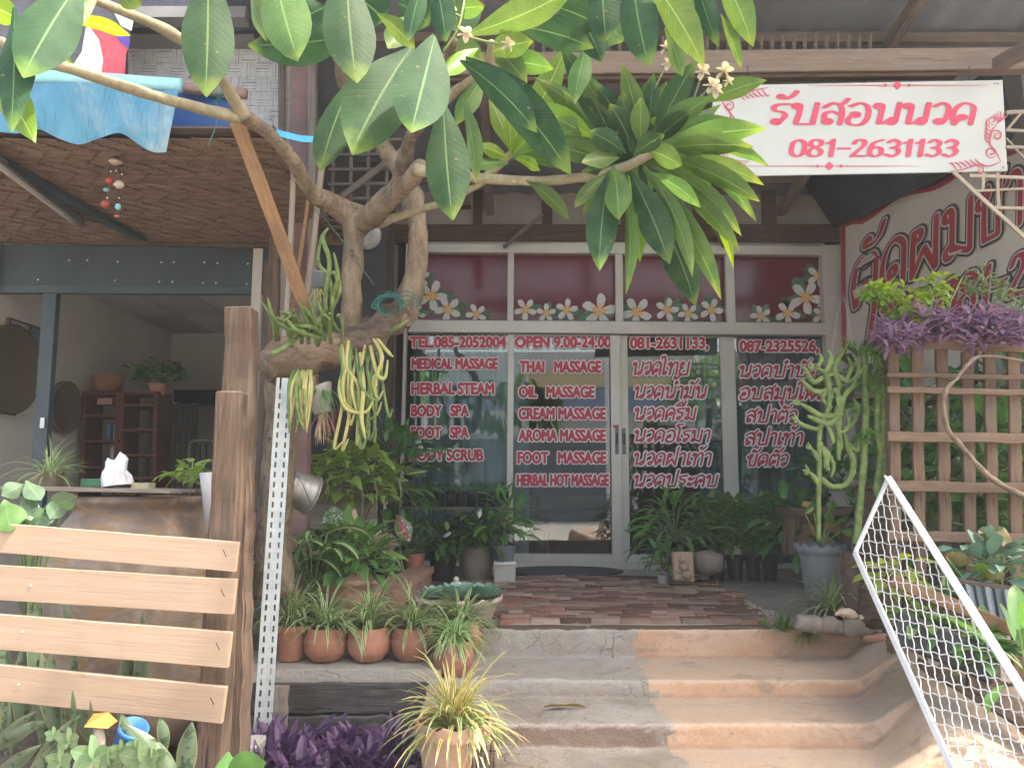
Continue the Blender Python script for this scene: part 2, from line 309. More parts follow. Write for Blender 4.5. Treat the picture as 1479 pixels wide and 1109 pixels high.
G = {  # glyph: (advance, strokes); body height 0..1
 'น': (1.0, [o_(.12, .86), l_((.25, .86), (.25, .04)), s_((.25, .04), (.5, .12), (.66, .3)), o_(.66, .13, .12), l_((.8, .13), (.8, 1))]),
 'ว': (.68, [o_(.3, .14, .12), s_((.42, .1), (.52, .4), (.5, .8), (.3, 1), (.02, .84))]),
 'ด': (.88, [o_(.36, .34), s_((.28, .26), (.18, .1), (.14, 0)), s_((.14, 0), (.03, .4), (.1, .8), (.38, 1), (.66, .84), (.7, .5), (.7, 0))]),
 'ต': (.88, [o_(.36, .34), s_((.28, .26), (.18, .1), (.14, 0)), s_((.14, 0), (.03, .4), (.08, .8), (.22, 1), (.38, .84), (.52, 1), (.68, .84), (.7, .5), (.7, 0))]),
 'ค': (.88, [o_(.42, .5), s_((.31, .5), (.18, .34), (.14, 0)), s_((.14, 0), (.05, .4), (.12, .82), (.38, 1), (.64, .84), (.7, .5), (.7, 0))]),
 'ท': (.98, [o_(.12, .86), l_((.25, .86), (.25, 0)), s_((.25, .45), (.45, .9), (.62, 1), (.76, .86), (.78, .5), (.78, 0))]),
 'ย': (.92, [o_(.2, .86), s_((.1, .8), (.08, .6), (.3, .52)), s_((.3, .52), (.08, .4), (.08, .12), (.2, 0)), l_((.2, 0), (.72, 0)), l_((.74, 0), (.74, 1))]),
 'ม': (.98, [o_(.12, .86), l_((.25, .86), (.25, .16)), o_(.18, .13, .12), s_((.28, .2), (.5, .1), (.76, .0)), l_((.78, 0), (.78, 1))]),
 'ร': (.72, [o_(.26, .13, .12), s_((.38, .14), (.52, .4), (.4, .58), (.14, .64), (.06, .82), (.2, .92), (.56, .95))]),
 'อ': (.90, [o_(.28, .46), s_((.17, .42), (.06, .2), (.2, 0), (.55, .0), (.72, .3), (.66, .8), (.38, 1), (.06, .84))]),
 'บ': (1.0, [o_(.12, .86), s_((.24, .9), (.26, .5), (.22, .1), (.24, .03)), l_((.24, .02), (.8, .02)), l_((.8, .02), (.8, 1))]),
 'ป': (1.0, [o_(.12, .86), s_((.24, .9), (.26, .5), (.22, .1), (.24, .03)), l_((.24, .02), (.8, .02)), l_((.8, .02), (.8, 1.42))]),
 'ผ': (.98, [o_(.22, .8), l_((.09, .9), (.09, 0), (.42, .5), (.76, 0), (.76, 1))]),
 'ฝ': (.98, [o_(.22, .8), l_((.09, .9), (.09, 0), (.42, .5), (.76, 0), (.76, 1.42))]),
 'พ': (1.0, [o_(.14, .86), l_((.24, .8), (.14, 0), (.44, .6), (.72, 0), (.82, 1))]),
 'ส': (.9, [o_(.28, .14, .12), s_((.18, .2), (.14, .5), (.4, .6), (.7, .42)), s_((.06, .8), (.36, 1), (.62, .86), (.72, .5), (.72, 0)), s_((.56, .9), (.7, 1.0), (.82, 1.2))]),
 'ข': (.86, [o_(.12, .76), s_((.12, .9), (.28, 1), (.34, .84), (.22, .6), (.24, .03)), l_((.24, .02), (.66, .02)), l_((.66, .02), (.66, 1))]),
 'ช': (.9, [o_(.12, .76), s_((.12, .9), (.28, 1), (.34, .84), (.22, .6), (.24, .03)), l_((.24, .02), (.66, .02)), l_((.66, .02), (.66, .8)), s_((.66, .8), (.7, 1.0), (.84, 1.15))]),
 'า': (.62, [s_((.02, .84), (.2, 1), (.4, .9), (.44, .6), (.44, 0))]),
 'เ': (.42, [o_(.22, .13, .12), l_((.1, .14), (.1, 1))]),
 'โ': (.46, [o_(.24, .13, .12), s_((.12, .14), (.12, .8), (.1, 1.15), (-.06, 1.3), (-.1, 1.46), (.3, 1.5))]),
 'ไ': (.46, [o_(.24, .13, .12), s_((.12, .14), (.12, .8), (.1, 1.2), (-.02, 1.45), (-.2, 1.42), (-.18, 1.28))]),
 'ะ': (.6, [o_(.14, .68, .09), s_((.2, .6), (.34, .6), (.48, .8)), o_(.14, .2, .09), s_((.2, .12), (.34, .12), (.48, .34))]),
 'ั': (0, [o_(-.5, 1.3, .08), s_((-.46, 1.22), (-.28, 1.22), (-.1, 1.34), (.0, 1.55))]),
 'ี': (0, [s_((-.85, 1.2), (-.5, 1.46), (-.2, 1.2)), l_((-.85, 1.2), (-.2, 1.2)), l_((-.2, 1.2), (-.16, 1.55))]),
 '่': (0, [l_((-.22, 1.2), (-.2, 1.46))]),
 '้': (0, [o_(-.42, 1.44, .06), s_((-.38, 1.36), (-.24, 1.34), (-.06, 1.6))]),
 '^': (0, [o_(-.42, 1.74, .06), s_((-.38, 1.66), (-.24, 1.64), (-.06, 1.9))]),
 'ํ': (0, [o_(-.18, 1.3, .09)]),
 'ุ': (0, [o_(-.28, -.24, .06), s_((-.2, -.22), (-.18, -.4), (-.18, -.52))]),
 ' ': (.4, []), '.': (.3, [l_((.1, .02), (.12, .04))]), '-': (.6, [l_((.08, .48), (.5, .48))]),
 '0': (.72, [s_((.32, 1), (.08, .8), (.08, .2), (.32, 0), (.56, .2), (.56, .8), (.32, 1))]),
 '1': (.5, [s_((.08, .8), (.22, .86), (.3, 1)), l_((.3, 1), (.3, 0))]),
 '2': (.7, [s_((.08, .76), (.2, .98), (.46, .96), (.52, .7), (.3, .36), (.06, .02)), l_((.06, .02), (.6, .02))]),
 '3': (.7, [s_((.1, .84), (.3, 1), (.52, .84), (.48, .6), (.24, .52)), s_((.24, .52), (.5, .46), (.56, .2), (.32, 0), (.06, .12))]),
 '6': (.72, [s_((.54, .98), (.2, .8), (.08, .4), (.14, .08), (.34, 0), (.56, .14), (.54, .46), (.3, .56), (.12, .4))]),
 '8': (.72, [s_((.32, .54), (.1, .7), (.14, .94), (.32, 1), (.52, .92), (.54, .7), (.32, .54), (.08, .36), (.08, .1), (.32, 0), (.56, .1), (.56, .36), (.32, .54))]),
}
def strokes(txt, slant=.0):
    x = 0; segs = []
    for ch in txt:
        adv, st = G[ch]
        for e in st:
            pts = circ(*e[1:]) if e[0] == 'o' else cat(list(e[1])) if e[0] == 's' else list(e[1])
            pts = [(p[0] + x + slant * p[1], p[1]) for p in pts]; segs += list(zip(pts[:-1], pts[1:]))
        x += adv
    return np.array([(a[0], a[1], b[0], b[1]) for a, b in segs]), x
def glyph_edges(txt):
    cu = bpy.data.curves.new('tmp', 'FONT'); cu.body = txt; cu.size = 1; cu.fill_mode = 'NONE'; cu.resolution_u = 4
    o = bpy.data.objects.new('tmp', cu); COL.objects.link(o); dg = bpy.context.evaluated_depsgraph_get(); me = o.evaluated_get(dg).to_mesh()
    vs = np.array([v.co[:2] for v in me.vertices]); e = np.array([tuple(x.vertices) for x in me.edges])
    s = np.concatenate([vs[e[:, 0]], vs[e[:, 1]]], 1); o.evaluated_get(dg).to_mesh_clear(); bpy.data.objects.remove(o); bpy.data.curves.remove(cu); return s
CAPH = None
def field(segs, cell, pad, nib=(1, 1, 0), inside=False, grow=(1, 1)):
    a = segs[:, :2]; b = segs[:, 2:]; lo = segs.reshape(-1, 2).min(0) - pad; hi = segs.reshape(-1, 2).max(0) + pad
    xs = np.arange(lo[0], hi[0] + cell, cell); ys = np.arange(lo[1], hi[1] + cell, cell); gx, gy = np.meshgrid(xs, ys)
    ct, sn = math.cos(nib[2]), math.sin(nib[2])
    T = lambda x, y: ((x * ct + y * sn) / nib[0], (-x * sn + y * ct) / nib[1])
    px, py = T(gx, gy); d = np.full(gx.shape, 1e9)
    for s in range(len(segs)):
        ax, ay = T(a[s, 0], a[s, 1]); bx, by = T(b[s, 0], b[s, 1]); vx, vy = bx - ax, by - ay; L = vx * vx + vy * vy + 1e-12
        t = np.clip(((px - ax) * vx + (py - ay) * vy) / L, 0, 1); d = np.minimum(d, (px - ax - t * vx) ** 2 + (py - ay - t * vy) ** 2)
    d = np.sqrt(d)
    if inside:
        ins = np.zeros(gx.shape, bool)
        for s in range(len(segs)):
            (x0, y0), (x1, y1) = a[s], b[s]
            if y0 == y1: continue
            c = ((gy >= min(y0, y1)) & (gy < max(y0, y1))); xx = x0 + (gy - y0) / (y1 - y0) * (x1 - x0); ins ^= c & (gx < xx)
        d = np.where(ins, -d, d)
    return d, xs, ys
def contour(d, xs, ys, iso):
    m = d < iso; m[0] = m[-1] = False; m[:, 0] = m[:, -1] = False
    H, W = m.shape; nxt = {}
    code = m[:-1, :-1] * 1 + m[:-1, 1:] * 2 + m[1:, 1:] * 4 + m[1:, :-1] * 8
    # edges of a cell: 0 bottom, 1 right, 2 top, 3 left; direction keeps the inside on the left
    TB = {1: [(3, 0)], 2: [(0, 1)], 3: [(3, 1)], 4: [(1, 2)], 5: [(3, 2), (1, 0)], 6: [(0, 2)], 7: [(3, 2)], 8: [(2, 3)], 9: [(2, 0)], 10: [(0, 3), (2, 1)], 11: [(2, 1)], 12: [(1, 3)], 13: [(1, 0)], 14: [(0, 3)]}
    def key(i, j, e): return (i, j, 0) if e == 0 else (i, j + 1, 1) if e == 1 else (i + 1, j, 0) if e == 2 else (i, j, 1)
    for i, j in zip(*np.nonzero((code > 0) & (code < 15))):
        for e0, e1 in TB[int(code[i, j])]: nxt[key(i, j, e0)] = key(i, j, e1)
    def pos(k):
        i, j, v = k; a = d[i, j]; b = d[i + 1, j] if v else d[i, j + 1]; t = 0.5 if a == b else min(.98, max(.02, (iso - a) / (b - a)))
        return (xs[j], ys[i] + t * (ys[1] - ys[0])) if v else (xs[j] + t * (xs[1] - xs[0]), ys[i])
    loops = []
    while nxt:
        k0, k = next(iter(nxt.items())); lp = [pos(k0)]; nxt.pop(k0)
        while k != k0 and k in nxt: lp.append(pos(k)); k = nxt.pop(k)
        if len(lp) > 3:
            q = []
            for a in range(len(lp)):
                p0, p1, p2 = lp[a - 1], lp[a], lp[(a + 1) % len(lp)]
                if abs((p1[0] - p0[0]) * (p2[1] - p0[1]) - (p1[1] - p0[1]) * (p2[0] - p0[0])) > 1e-4: q.append(p1)
            if len(q) > 2: loops.append(q)
    return loops
def area(l): return sum(l[i - 1][0] * l[i][1] - l[i][0] * l[i - 1][1] for i in range(len(l))) / 2
def inpoly(p, l):
    c = False
    for i in range(len(l)):
        (x0, y0), (x1, y1) = l[i - 1], l[i]
        if (y0 > p[1]) != (y1 > p[1]) and p[0] < (x1 - x0) * (p[1] - y0) / (y1 - y0) + x0: c = not c
    return c
def fill(mb, loops, fn):
    loops.sort(key=lambda l: -abs(area(l))); outer = []; 
    for l in loops:
        par = [o for o in loops if o is not l and abs(area(o)) > abs(area(l)) and inpoly(l[0], o)]
        if len(par) % 2 == 0: outer.append([l])
        else:
            par.sort(key=lambda o: abs(area(o)))
            for g in outer:
                if g[0] is par[0]: g.append(l)
    for g in outer:
        tri = geometry.tessellate_polygon([[V((x, y, 0)) for x, y in l] for l in g]); flat = [p for l in g for p in l]
        mb.add([fn(x, y) for x, y in flat], [tuple(t) for t in tri])
def lettering(txt, x0, y0, x1, y1, place, parent, layers, thai=False, nib=(1, 1, 0), slant=.15, cell=.6, quad=None, smooth=True):
    """layers: (growth in px, material, name, lift towards the viewer); y0 top and y1 bottom of the letter body, in photograph pixels"""
    if thai:
        s, w = strokes(txt, slant); mn_ = s[:, [0, 2]].min(); mx = s[:, [0, 2]].max(); s = s.copy(); s[:, [0, 2]] = (s[:, [0, 2]] - mn_) / (mx - mn_)
        bot, top = 0, 1
    else:
        global CAPH
        if CAPH is None: h = glyph_edges('H'); CAPH = h[:, [1, 3]].max()
        s = glyph_edges(txt); mn_ = s[:, [0, 2]].min(); mx = s[:, [0, 2]].max(); s[:, [0, 2]] = (s[:, [0, 2]] - mn_) / (mx - mn_); s[:, [1, 3]] /= CAPH
    W = x1 - x0; H = y1 - y0; s[:, [0, 2]] *= W; s[:, [1, 3]] *= H
    for grow, mat, nm, lift in layers:
        if thai: d, xs, ys = field(s, cell, grow + 4, (nib[0] + grow, nib[1] + grow, nib[2])); iso = 1
        else: d, xs, ys = field(s, cell, grow + 4, inside=True); iso = grow
        mb = MB(); fn = (lambda x, y: place(x0 + x, y1 - y, lift)) if quad is None else (lambda x, y: place(*quad(x / W, y / H), lift))
        fill(mb, contour(d, xs, ys, iso), fn); o = mb.build(nm, mat, parent, smooth=False)
    return o
Vred = gen('red vinyl', (.50, .035, .075), (.55, .05, .095), 30, .45, .02, rv=.05)
Vwhite = gen('white vinyl', (.84, .80, .81), (.88, .85, .85), 30, .5, .02, rv=.05)
Vpink = gen('faded red sign print', (.60, .07, .12), (.65, .09, .15), 12, .6, .02, rv=.05)
Vsign = gen('white sign sheet', (.50, .52, .49), (.56, .57, .54), 2.5, .45, .03, rv=.02, spot=.72, spot_c=(.55, .52, .42), spot_sc=7)
Bred = gen('red banner print', (.42, .045, .06), (.48, .06, .08), 4, .6, .1, rv=.05)
Bgrey = gen('dark banner outline', (.06, .06, .07), (.08, .08, .09), 4, .6, .1, rv=.05)
Bpale = gen('pale banner outline', (.62, .56, .52), (.68, .62, .58), 4, .6, .1, rv=.05)
Bcloth = gen('banner cloth', (.66, .60, .54), (.74, .68, .61), 1.5, .6, .3, rv=.02, spec=.3)

# ------------------------------------------------------------------ the ground, the steps, the terrace
FY = 6.8
Mstep = None
k = NT('cracked grey concrete steps'); v = k.vec(); n1 = k.noise(v, 3.5, 8, .68); n2 = k.noise(v, 14, 6, .7); n3 = k.noise(v, 1.3, 4)
col = k.mix(k.ramp(n1, .32, .68), C(.26, .225, .185), C(.40, .375, .33)); col = k.mix(k.ramp(n3, .52, .7), col, C(.36, .28, .22)); col = k.mix(k.ramp(n2, .66, .74), col, C(.14, .12, .10))
vo = k.n('TexVoronoi', feature='DISTANCE_TO_EDGE'); k.l(k.n('VectorMath', operation='ADD').outputs[0], vo.inputs[0]); va = vo.inputs[0].links[0].from_node
k.l(v, va.inputs[0]); nv_ = k.n('TexNoise'); nv_.inputs['Scale'].default_value = 4; k.l(v, nv_.inputs[0]); k.l(nv_.outputs[1], va.inputs[1]); vo.inputs['Scale'].default_value = 3.2
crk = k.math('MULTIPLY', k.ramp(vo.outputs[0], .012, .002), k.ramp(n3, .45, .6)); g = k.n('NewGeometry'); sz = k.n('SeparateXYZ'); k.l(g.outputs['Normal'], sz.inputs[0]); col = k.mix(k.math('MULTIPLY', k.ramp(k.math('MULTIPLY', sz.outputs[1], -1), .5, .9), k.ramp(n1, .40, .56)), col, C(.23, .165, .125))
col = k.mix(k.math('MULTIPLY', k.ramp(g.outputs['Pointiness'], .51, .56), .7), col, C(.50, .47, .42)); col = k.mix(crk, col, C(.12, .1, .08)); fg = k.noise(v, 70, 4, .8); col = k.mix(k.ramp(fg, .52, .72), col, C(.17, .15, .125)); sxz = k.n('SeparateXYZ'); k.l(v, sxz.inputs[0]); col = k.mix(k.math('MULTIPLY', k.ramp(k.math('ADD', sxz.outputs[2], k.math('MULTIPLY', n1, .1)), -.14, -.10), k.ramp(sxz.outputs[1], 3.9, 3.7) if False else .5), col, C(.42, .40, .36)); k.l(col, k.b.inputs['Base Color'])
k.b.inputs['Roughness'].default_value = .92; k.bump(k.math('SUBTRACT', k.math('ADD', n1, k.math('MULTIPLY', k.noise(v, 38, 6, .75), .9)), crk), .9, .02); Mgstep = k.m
k = NT('tan plastered steps'); v = k.vec(); n1 = k.noise(v, 2.6, 8, .62); n2 = k.noise(v, 20, 6, .7); n3 = k.noise(v, 1.1, 5); sw = k.noise(k.vec((1, 3, 3)), 5, 5, .6, 1.5)
col = k.mix(k.ramp(n1, .34, .68), C(.42, .25, .155), C(.52, .36, .25)); col = k.mix(k.ramp(n3, .5, .72), col, C(.42, .33, .25)); col = k.mix(k.math('MULTIPLY', k.ramp(sw, .58, .66), .5), col, C(.30, .22, .17))
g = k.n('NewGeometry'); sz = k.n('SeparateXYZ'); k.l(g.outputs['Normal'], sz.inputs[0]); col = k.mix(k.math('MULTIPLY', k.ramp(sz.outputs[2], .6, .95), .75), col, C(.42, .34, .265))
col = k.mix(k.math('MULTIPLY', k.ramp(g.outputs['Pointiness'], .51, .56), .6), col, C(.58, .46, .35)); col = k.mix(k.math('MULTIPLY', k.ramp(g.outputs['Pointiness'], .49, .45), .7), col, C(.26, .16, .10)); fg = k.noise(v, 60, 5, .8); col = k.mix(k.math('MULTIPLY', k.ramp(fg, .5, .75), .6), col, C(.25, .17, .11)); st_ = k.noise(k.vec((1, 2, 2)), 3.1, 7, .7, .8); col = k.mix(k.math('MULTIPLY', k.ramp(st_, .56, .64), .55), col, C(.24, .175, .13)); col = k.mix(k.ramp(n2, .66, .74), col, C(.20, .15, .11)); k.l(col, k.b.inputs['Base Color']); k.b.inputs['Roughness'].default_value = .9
k.bump(k.math('ADD', n1, k.math('MULTIPLY', k.noise(v, 45, 6, .75), .8)), .8, .012); Mtstep = k.m

a = P(900, 903, 3.83); b = P(900, 950, 3.80); c_ = PZ(900, 982, b.z); d_ = P(900, 1007, c_.y - .02); e_ = PZ(900, 1045, d_.z); f_ = P(900, 1080, e_.y - .02); g_ = PZ(900, 1135, f_.z)
PROF = [(a.y + .3, a.z - .02), (a.y, a.z - .02), (b.y, b.z), (c_.y, c_.z), (d_.y, d_.z), (e_.y, e_.z), (f_.y, f_.z), (g_.y, g_.z), (g_.y - .03, g_.z - .13), (g_.y - .35, g_.z - .14), (g_.y - .37, g_.z - .26), (g_.y - 1.2, g_.z - .27)]
ZG = PROF[-1][1]
def steps(name, x0, x1, mat, amp, bank=False):
    pr = []
    for i in range(len(PROF) - 1):
        (y0, z0), (y1, z1) = PROF[i], PROF[i + 1]; n = max(2, int(math.hypot(y1 - y0, z1 - z0) / .012))
        for k in range(n): t = k / n; pr.append((y0 + (y1 - y0) * t, z0 + (z1 - z0) * t))
    for _ in range(1): pr = [pr[0]] + [((pr[i - 1][0] + 2 * pr[i][0] + pr[i + 1][0]) / 4, (pr[i - 1][1] + 2 * pr[i][1] + pr[i + 1][1]) / 4) for i in range(1, len(pr) - 1)] + [pr[-1]]
    nx = int((x1 - x0) / .025); rows = []
    for y, z in pr:
        r = []
        for i in range(nx + 1):
            x = x0 + (x1 - x0) * i / nx; q = V((x * 5, y * 6, z * 6)); h = mn.noise(q) * amp + mn.noise(q * 4) * amp * .5 + mn.noise(q * 11) * amp * .25
            if x0 < .2 and i > nx - 3: x += mn.noise(V((y * 9, z * 9, 1))) * .05
            zz = z
            if bank and y < 3.835:
                xe, xt, zt = bankline(y); t = min(1, max(0, (x - xe) / (xt - xe))); t = t * t * (3 - 2 * t); zz = z + (max(zt, z) - z) * t; h += t * .02 * mn.noise(V((x * 3, y * 3, 7)))
            r.append(V((x, y - h * 1.2, zz + h)))
        rows.append(r)
    m = MB(); m.grid(rows[::-1]); return m.build(name, mat, kind='structure')
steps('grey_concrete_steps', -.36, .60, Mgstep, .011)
_b = [(P(1228, 930, 3.79), P(1250, 915, 3.86)), (P(1240, 985, 3.36), P(1305, 945, 3.4)), (P(1262, 1050, 2.97), P(1350, 1010, 2.95)), (P(1290, 1140, 2.5), P(1395, 1115, 2.5)), (P(1330, 1200, 1.6), P(1430, 1200, 1.6))]
def bankline(y):
    ys = [p.y for p, q in _b][::-1]; f = lambda g: float(np.interp(y, ys, [g(p, q) for p, q in _b][::-1]))
    return f(lambda p, q: p.x - .04), f(lambda p, q: q.x), f(lambda p, q: q.z)
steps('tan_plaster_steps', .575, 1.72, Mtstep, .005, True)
# the street beyond the last step and under the camera
Masph = gen('pale bounce concrete road', (.34, .32, .29), (.42, .40, .36), 6, .9, .4, spot=.62, spot_c=(.22, .2, .18), spot_sc=2)  # unseen road, pale colour chosen to bounce light under the roof
m = MB(); m.grid([[V((x, y, ZG - .02)) for x in (-24, 24)] for y in (-20, 3.2)]); m.build('street', Masph, kind='structure')
# earth bank below the terrace on both sides
Mearth = gen('packed earth', (.085, .062, .045), (.15, .115, .085), 8, .95, .8, spot=.6, spot_c=(.08, .09, .04), spot_sc=6)
def slab(name, x0, x1, y0, y1, z, mat, amp=.0, st=.08, kind='structure', thick=.5):
    nx = max(2, int((x1 - x0) / st)); ny = max(2, int((y1 - y0) / st)); rows = []
    for j in range(ny + 1):
        rows.append([V((x0 + (x1 - x0) * i / nx, y0 + (y1 - y0) * j / ny, z + amp * (mn.noise(V((i * .37, j * .37, z))) + .5 * mn.noise(V((i * 1.3, j * 1.3, z)))))) for i in range(nx + 1)])
    m = MB(); m.grid(rows); lo = z - thick
    ring = rows[0] + [r[-1] for r in rows[1:]] + rows[-1][::-1][1:] + [r[0] for r in rows[::-1][1:-1]]
    n = len(ring); m.add(ring + [V((p.x, p.y, lo)) for p in ring], [(i, n + i, n + (i + 1) % n, (i + 1) % n) for i in range(n)])
    return m.build(name, mat, kind=kind)
slab('terrace_base', -1.7, 3.4, 3.86, 7.0, -.035, Mconc, .004)
Mfl = gen('smooth grey terrace concrete', (.24, .21, .19), (.34, .30, .27), 3, .8, .2, spot=.6, spot_c=(.42, .36, .30), spot_sc=5)
slab('terrace_concrete', 1.30, 3.3, 4.02, 6.7, -.012, Mfl, .006)
slab('left_garden_bed', -1.68, -.42, 4.2, 6.72, .0, Mearth, .02)
slab('lower_left_bed', -4.2, -.33, .9, 3.38, -.44, Mearth, .03)
slab('left_yard_ground', -4.5, -1.7, 3.5, 9.5, -.30, Mearth, .02)
slab('right_garden_bed', 1.72, 4.5, 1.2, 4.0, -.16, Mearth, .04)
# bricks: small terracotta pavers, laid by hand
bt = [gen('brick paver %s' % n, c1, c2, 16, .88, .5, spot=.6, spot_c=(.42, .33, .28), spot_sc=11, rv=.7) for n, c1, c2 in
      (('red', (.20, .095, .065), (.28, .15, .11)), ('dusty', (.25, .165, .125), (.32, .22, .17)), ('dark', (.11, .06, .045), (.17, .095, .07)), ('pale', (.28, .205, .16), (.36, .275, .215)))]
bms = []
for mt in bt:
    for q in range(3):
        m = MB(); m.box((0, 0, 0), (.146, .068, .05), jit=.003); bms.append(mesh('brick', m.v, m.f, mt, smooth=False))
base_ = slab('brick_floor', -.46, 1.32, 4.0, 5.85, -.018, gen('sandy joint', (.32, .26, .21), (.4, .33, .27), 20, .95, .5), .002)
WM['brick_floor'] = Matrix(); nb = 0; rest = MB()
y = 3.985
while y < 5.86:
    row = int(y * 100) ; x = -.46 - U(0, .1); 
    y_far = (y - 4.0) / 1.85; xl = -.10 - .34 * y_far; xr = 1.26 + .06 * y_far + U(-.02, .02)
    while x < xr:
        if x > xl - .08:
            z = -.006 + U(-.004, .005) + .003 * mn.noise(V((x * 3, y * 3, 0)))
            rot = Matrix.Rotation(U(-.03, .03), 4, 'Z') @ Matrix.Rotation(U(-.02, .02), 4, 'X')
            mm = Matrix.Translation((x + .075, y + .035, z)) @ rot
            if nb < 300:
                o = bpy.data.objects.new('brick', random.choice(bms)); reg(o, 'brick', base_, M=mm); nb += 1
        x += .152 if R() < .86 else .08
    y += .0735
rest = None
# the wooden sill board along the terrace edge
p = P(715, 898, 3.84); q = P(1108, 896, 3.84)
tb = thing('terrace_edge_board', 'long dark timber board edging the brick terrace above the top step', 'board', (.6, 3.86, -.03))
beam('board', (-.62, 3.88, -.012), (q.x + .02, 3.88, -.012), .075, .04, W_old, tb, jit=.003, n=14)
beam('lower_board', (.42, 3.865, -.044), (q.x, 3.865, -.044), .06, .022, W_old, tb, jit=.002, n=8)
beam('splinter', (-.1, 3.86, -.046), (.20, 3.86, -.048), .05, .016, W_old, tb, n=4, jit=.003)
# ------------------------------------------------------------------ the shop front
FR = math.radians(.42)
fo = P(890, 700, FY)
def FP(x, y, lift=0): return P(x, y - .0073 * (x - 890), FY) + V((0, -lift, 0))
shop = thing('shop_front', 'aluminium framed glass shop front with red lettering on its four panes', 'shop front', fo)
PANED = []
def frect(name, x0, y0, x1, y1, lift, th, mat, parent=shop, bevel=.002, kind=None, label=None):
    p = P(x0, y1, FY); q = P(x1, y0, FY); m = MB(); m.box(((p.x + q.x) / 2, FY - lift - th / 2, (p.z + q.z) / 2), (q.x - p.x, th, q.z - p.z)); return m.build(name, mat, parent, smooth=False, bevel=bevel, kind=kind, label=label)
k = NT('window glass'); k.t.nodes.remove(k.b); gl = k.n('BsdfGlossy'); gl.inputs['Roughness'].default_value = .01; gl.inputs[0].default_value = (1, 1, 1, 1)
tr = k.n('BsdfTransparent'); tr.inputs[0].default_value = (.80, .86, .86, 1); fr = k.n('Fresnel'); fr.inputs[0].default_value = 1.5; mx = k.n('MixShader')
k.l(k.math('MULTIPLY_ADD', fr.outputs[0], 1.7, .04, True), mx.inputs[0]); k.l(tr.outputs[0], mx.inputs[1]); k.l(gl.outputs[0], mx.inputs[2]); k.l(mx.outputs[0], k.out.inputs[0]); Mglass = k.m
Mredf = gen('red window film', (.15, .026, .036), (.165, .032, .042), 5, .12, .0, rv=.02, spec=.35)
for nm, x0, y0, x1, y1, th in (('left_post', 577, 358, 590, 822, .09), ('right_post', 1203, 356, 1217, 822, .09), ('top_rail', 590, 357, 1203, 370, .08), ('middle_rail', 590, 467, 1203, 484, .085),
                               ('sill_rail', 590, 812, 732, 822, .08), ('sill_rail', 1059, 812, 1203, 822, .08)):
    frect(nm.split('_', 1)[1] if nm.startswith(('left', 'right')) else nm, x0, y0, x1, y1, 0, th, Malu)
for x in (735.5, 891, 1050): frect('mullion', x - 4.5, 370, x + 4.5, 467, .004, .06, Malu)
frect('bottom_rail', 732, 811, 1059, 822, -.05, .09, Malu)
# two sliding doors, each a frame round its pane
for x0, x1, yl in ((732, 893.5, .0), (895.5, 1059, -.035)):
    dr = frect('sliding_door', x0, 484.5, x0 + 9, 811, yl, .035, Malu)
    frect('stile', x1 - 9, 485, x1, 811, yl, .035, Malu, dr); frect('door_rail', x0 + 9, 800, x1 - 9, 811, yl, .033, Malu, dr); frect('door_rail', x0 + 9, 485, x1 - 9, 486.5, yl, .033, Malu, dr)
    hx = (x1 - 6) if x0 < 800 else x0 + 3; h = frect('handle', hx, 618, hx + 4.5, 656, yl + .035, .006, Mgreyp, dr); frect('handle_slot', hx + 1.2, 626, hx + 3.3, 642, yl + .041, .002, plain('slot', (.02, .02, .02)) if x0 < 800 else bpy.data.materials['slot'], dr)
frect('lock_sticker', 884, 614, 892, 618, .035, .002, Vred)
for x0, x1, y0, y1 in ((590, 732, 484, 812), (741, 884, 486, 800), (904.5, 1050, 486, 800), (1059, 1203, 484, 812)):
    frect('glass_pane', x0, y0, x1, y1, -.02, .005, Mglass, bevel=0)
PF = []
for x0, x1 in ((590, 731), (740, 886.5), (895.5, 1045.5), (1054.5, 1203)):
    PF.append(frect('film_panel', x0, 364, x1, 467, -.03, .006, Mredf, bevel=0))
    frect('glazing_bead', x0, 464, x1, 467, .013, .012, Mgreyp, bevel=0)
LY = [(2.4, Vwhite, 'letter_edge', .006), (1.0, Vred, 'lettering', .008)]
for t, x0, y0, x1, y1 in (('TEL.085-2052004', 591, 487, 729, 501.5), ('MEDICAL MASSAGE', 594, 518, 717, 532.5), ('HERBAL STEAM', 594, 553.5, 712, 569), ('BODY   SPA', 594, 586, 676, 600.5), ('FOOT   SPA', 594, 617, 676, 632), ('BODY SCRUB', 594, 649.5, 697, 664.5),
        ('OPEN 9.00-24.00', 743, 487, 880.5, 501.5), ('THAI   MASSAGE', 750, 522, 866, 537.5), ('OIL   MASSAGE', 749, 558.5, 857, 573.5), ('CREAM MASSAGE', 749, 589.5, 873.5, 605), ('AROMA MASSAGE', 749, 621, 873.5, 636.5), ('FOOT   MASSAGE', 748, 653, 874.5, 668.5), ('HERBAL HOT MASSAGE', 747, 685.5, 878.5, 701),
        ('081-2631133,', 909, 488, 1021, 503), ('087-2325526,', 1067, 492.5, 1180, 507.5)):
    lettering(t, x0, y0, x1, y1, FP, shop, LY)
LT = [(2.0, Vwhite, 'letter_edge', .006), (.0, Vred, 'lettering', .008)]
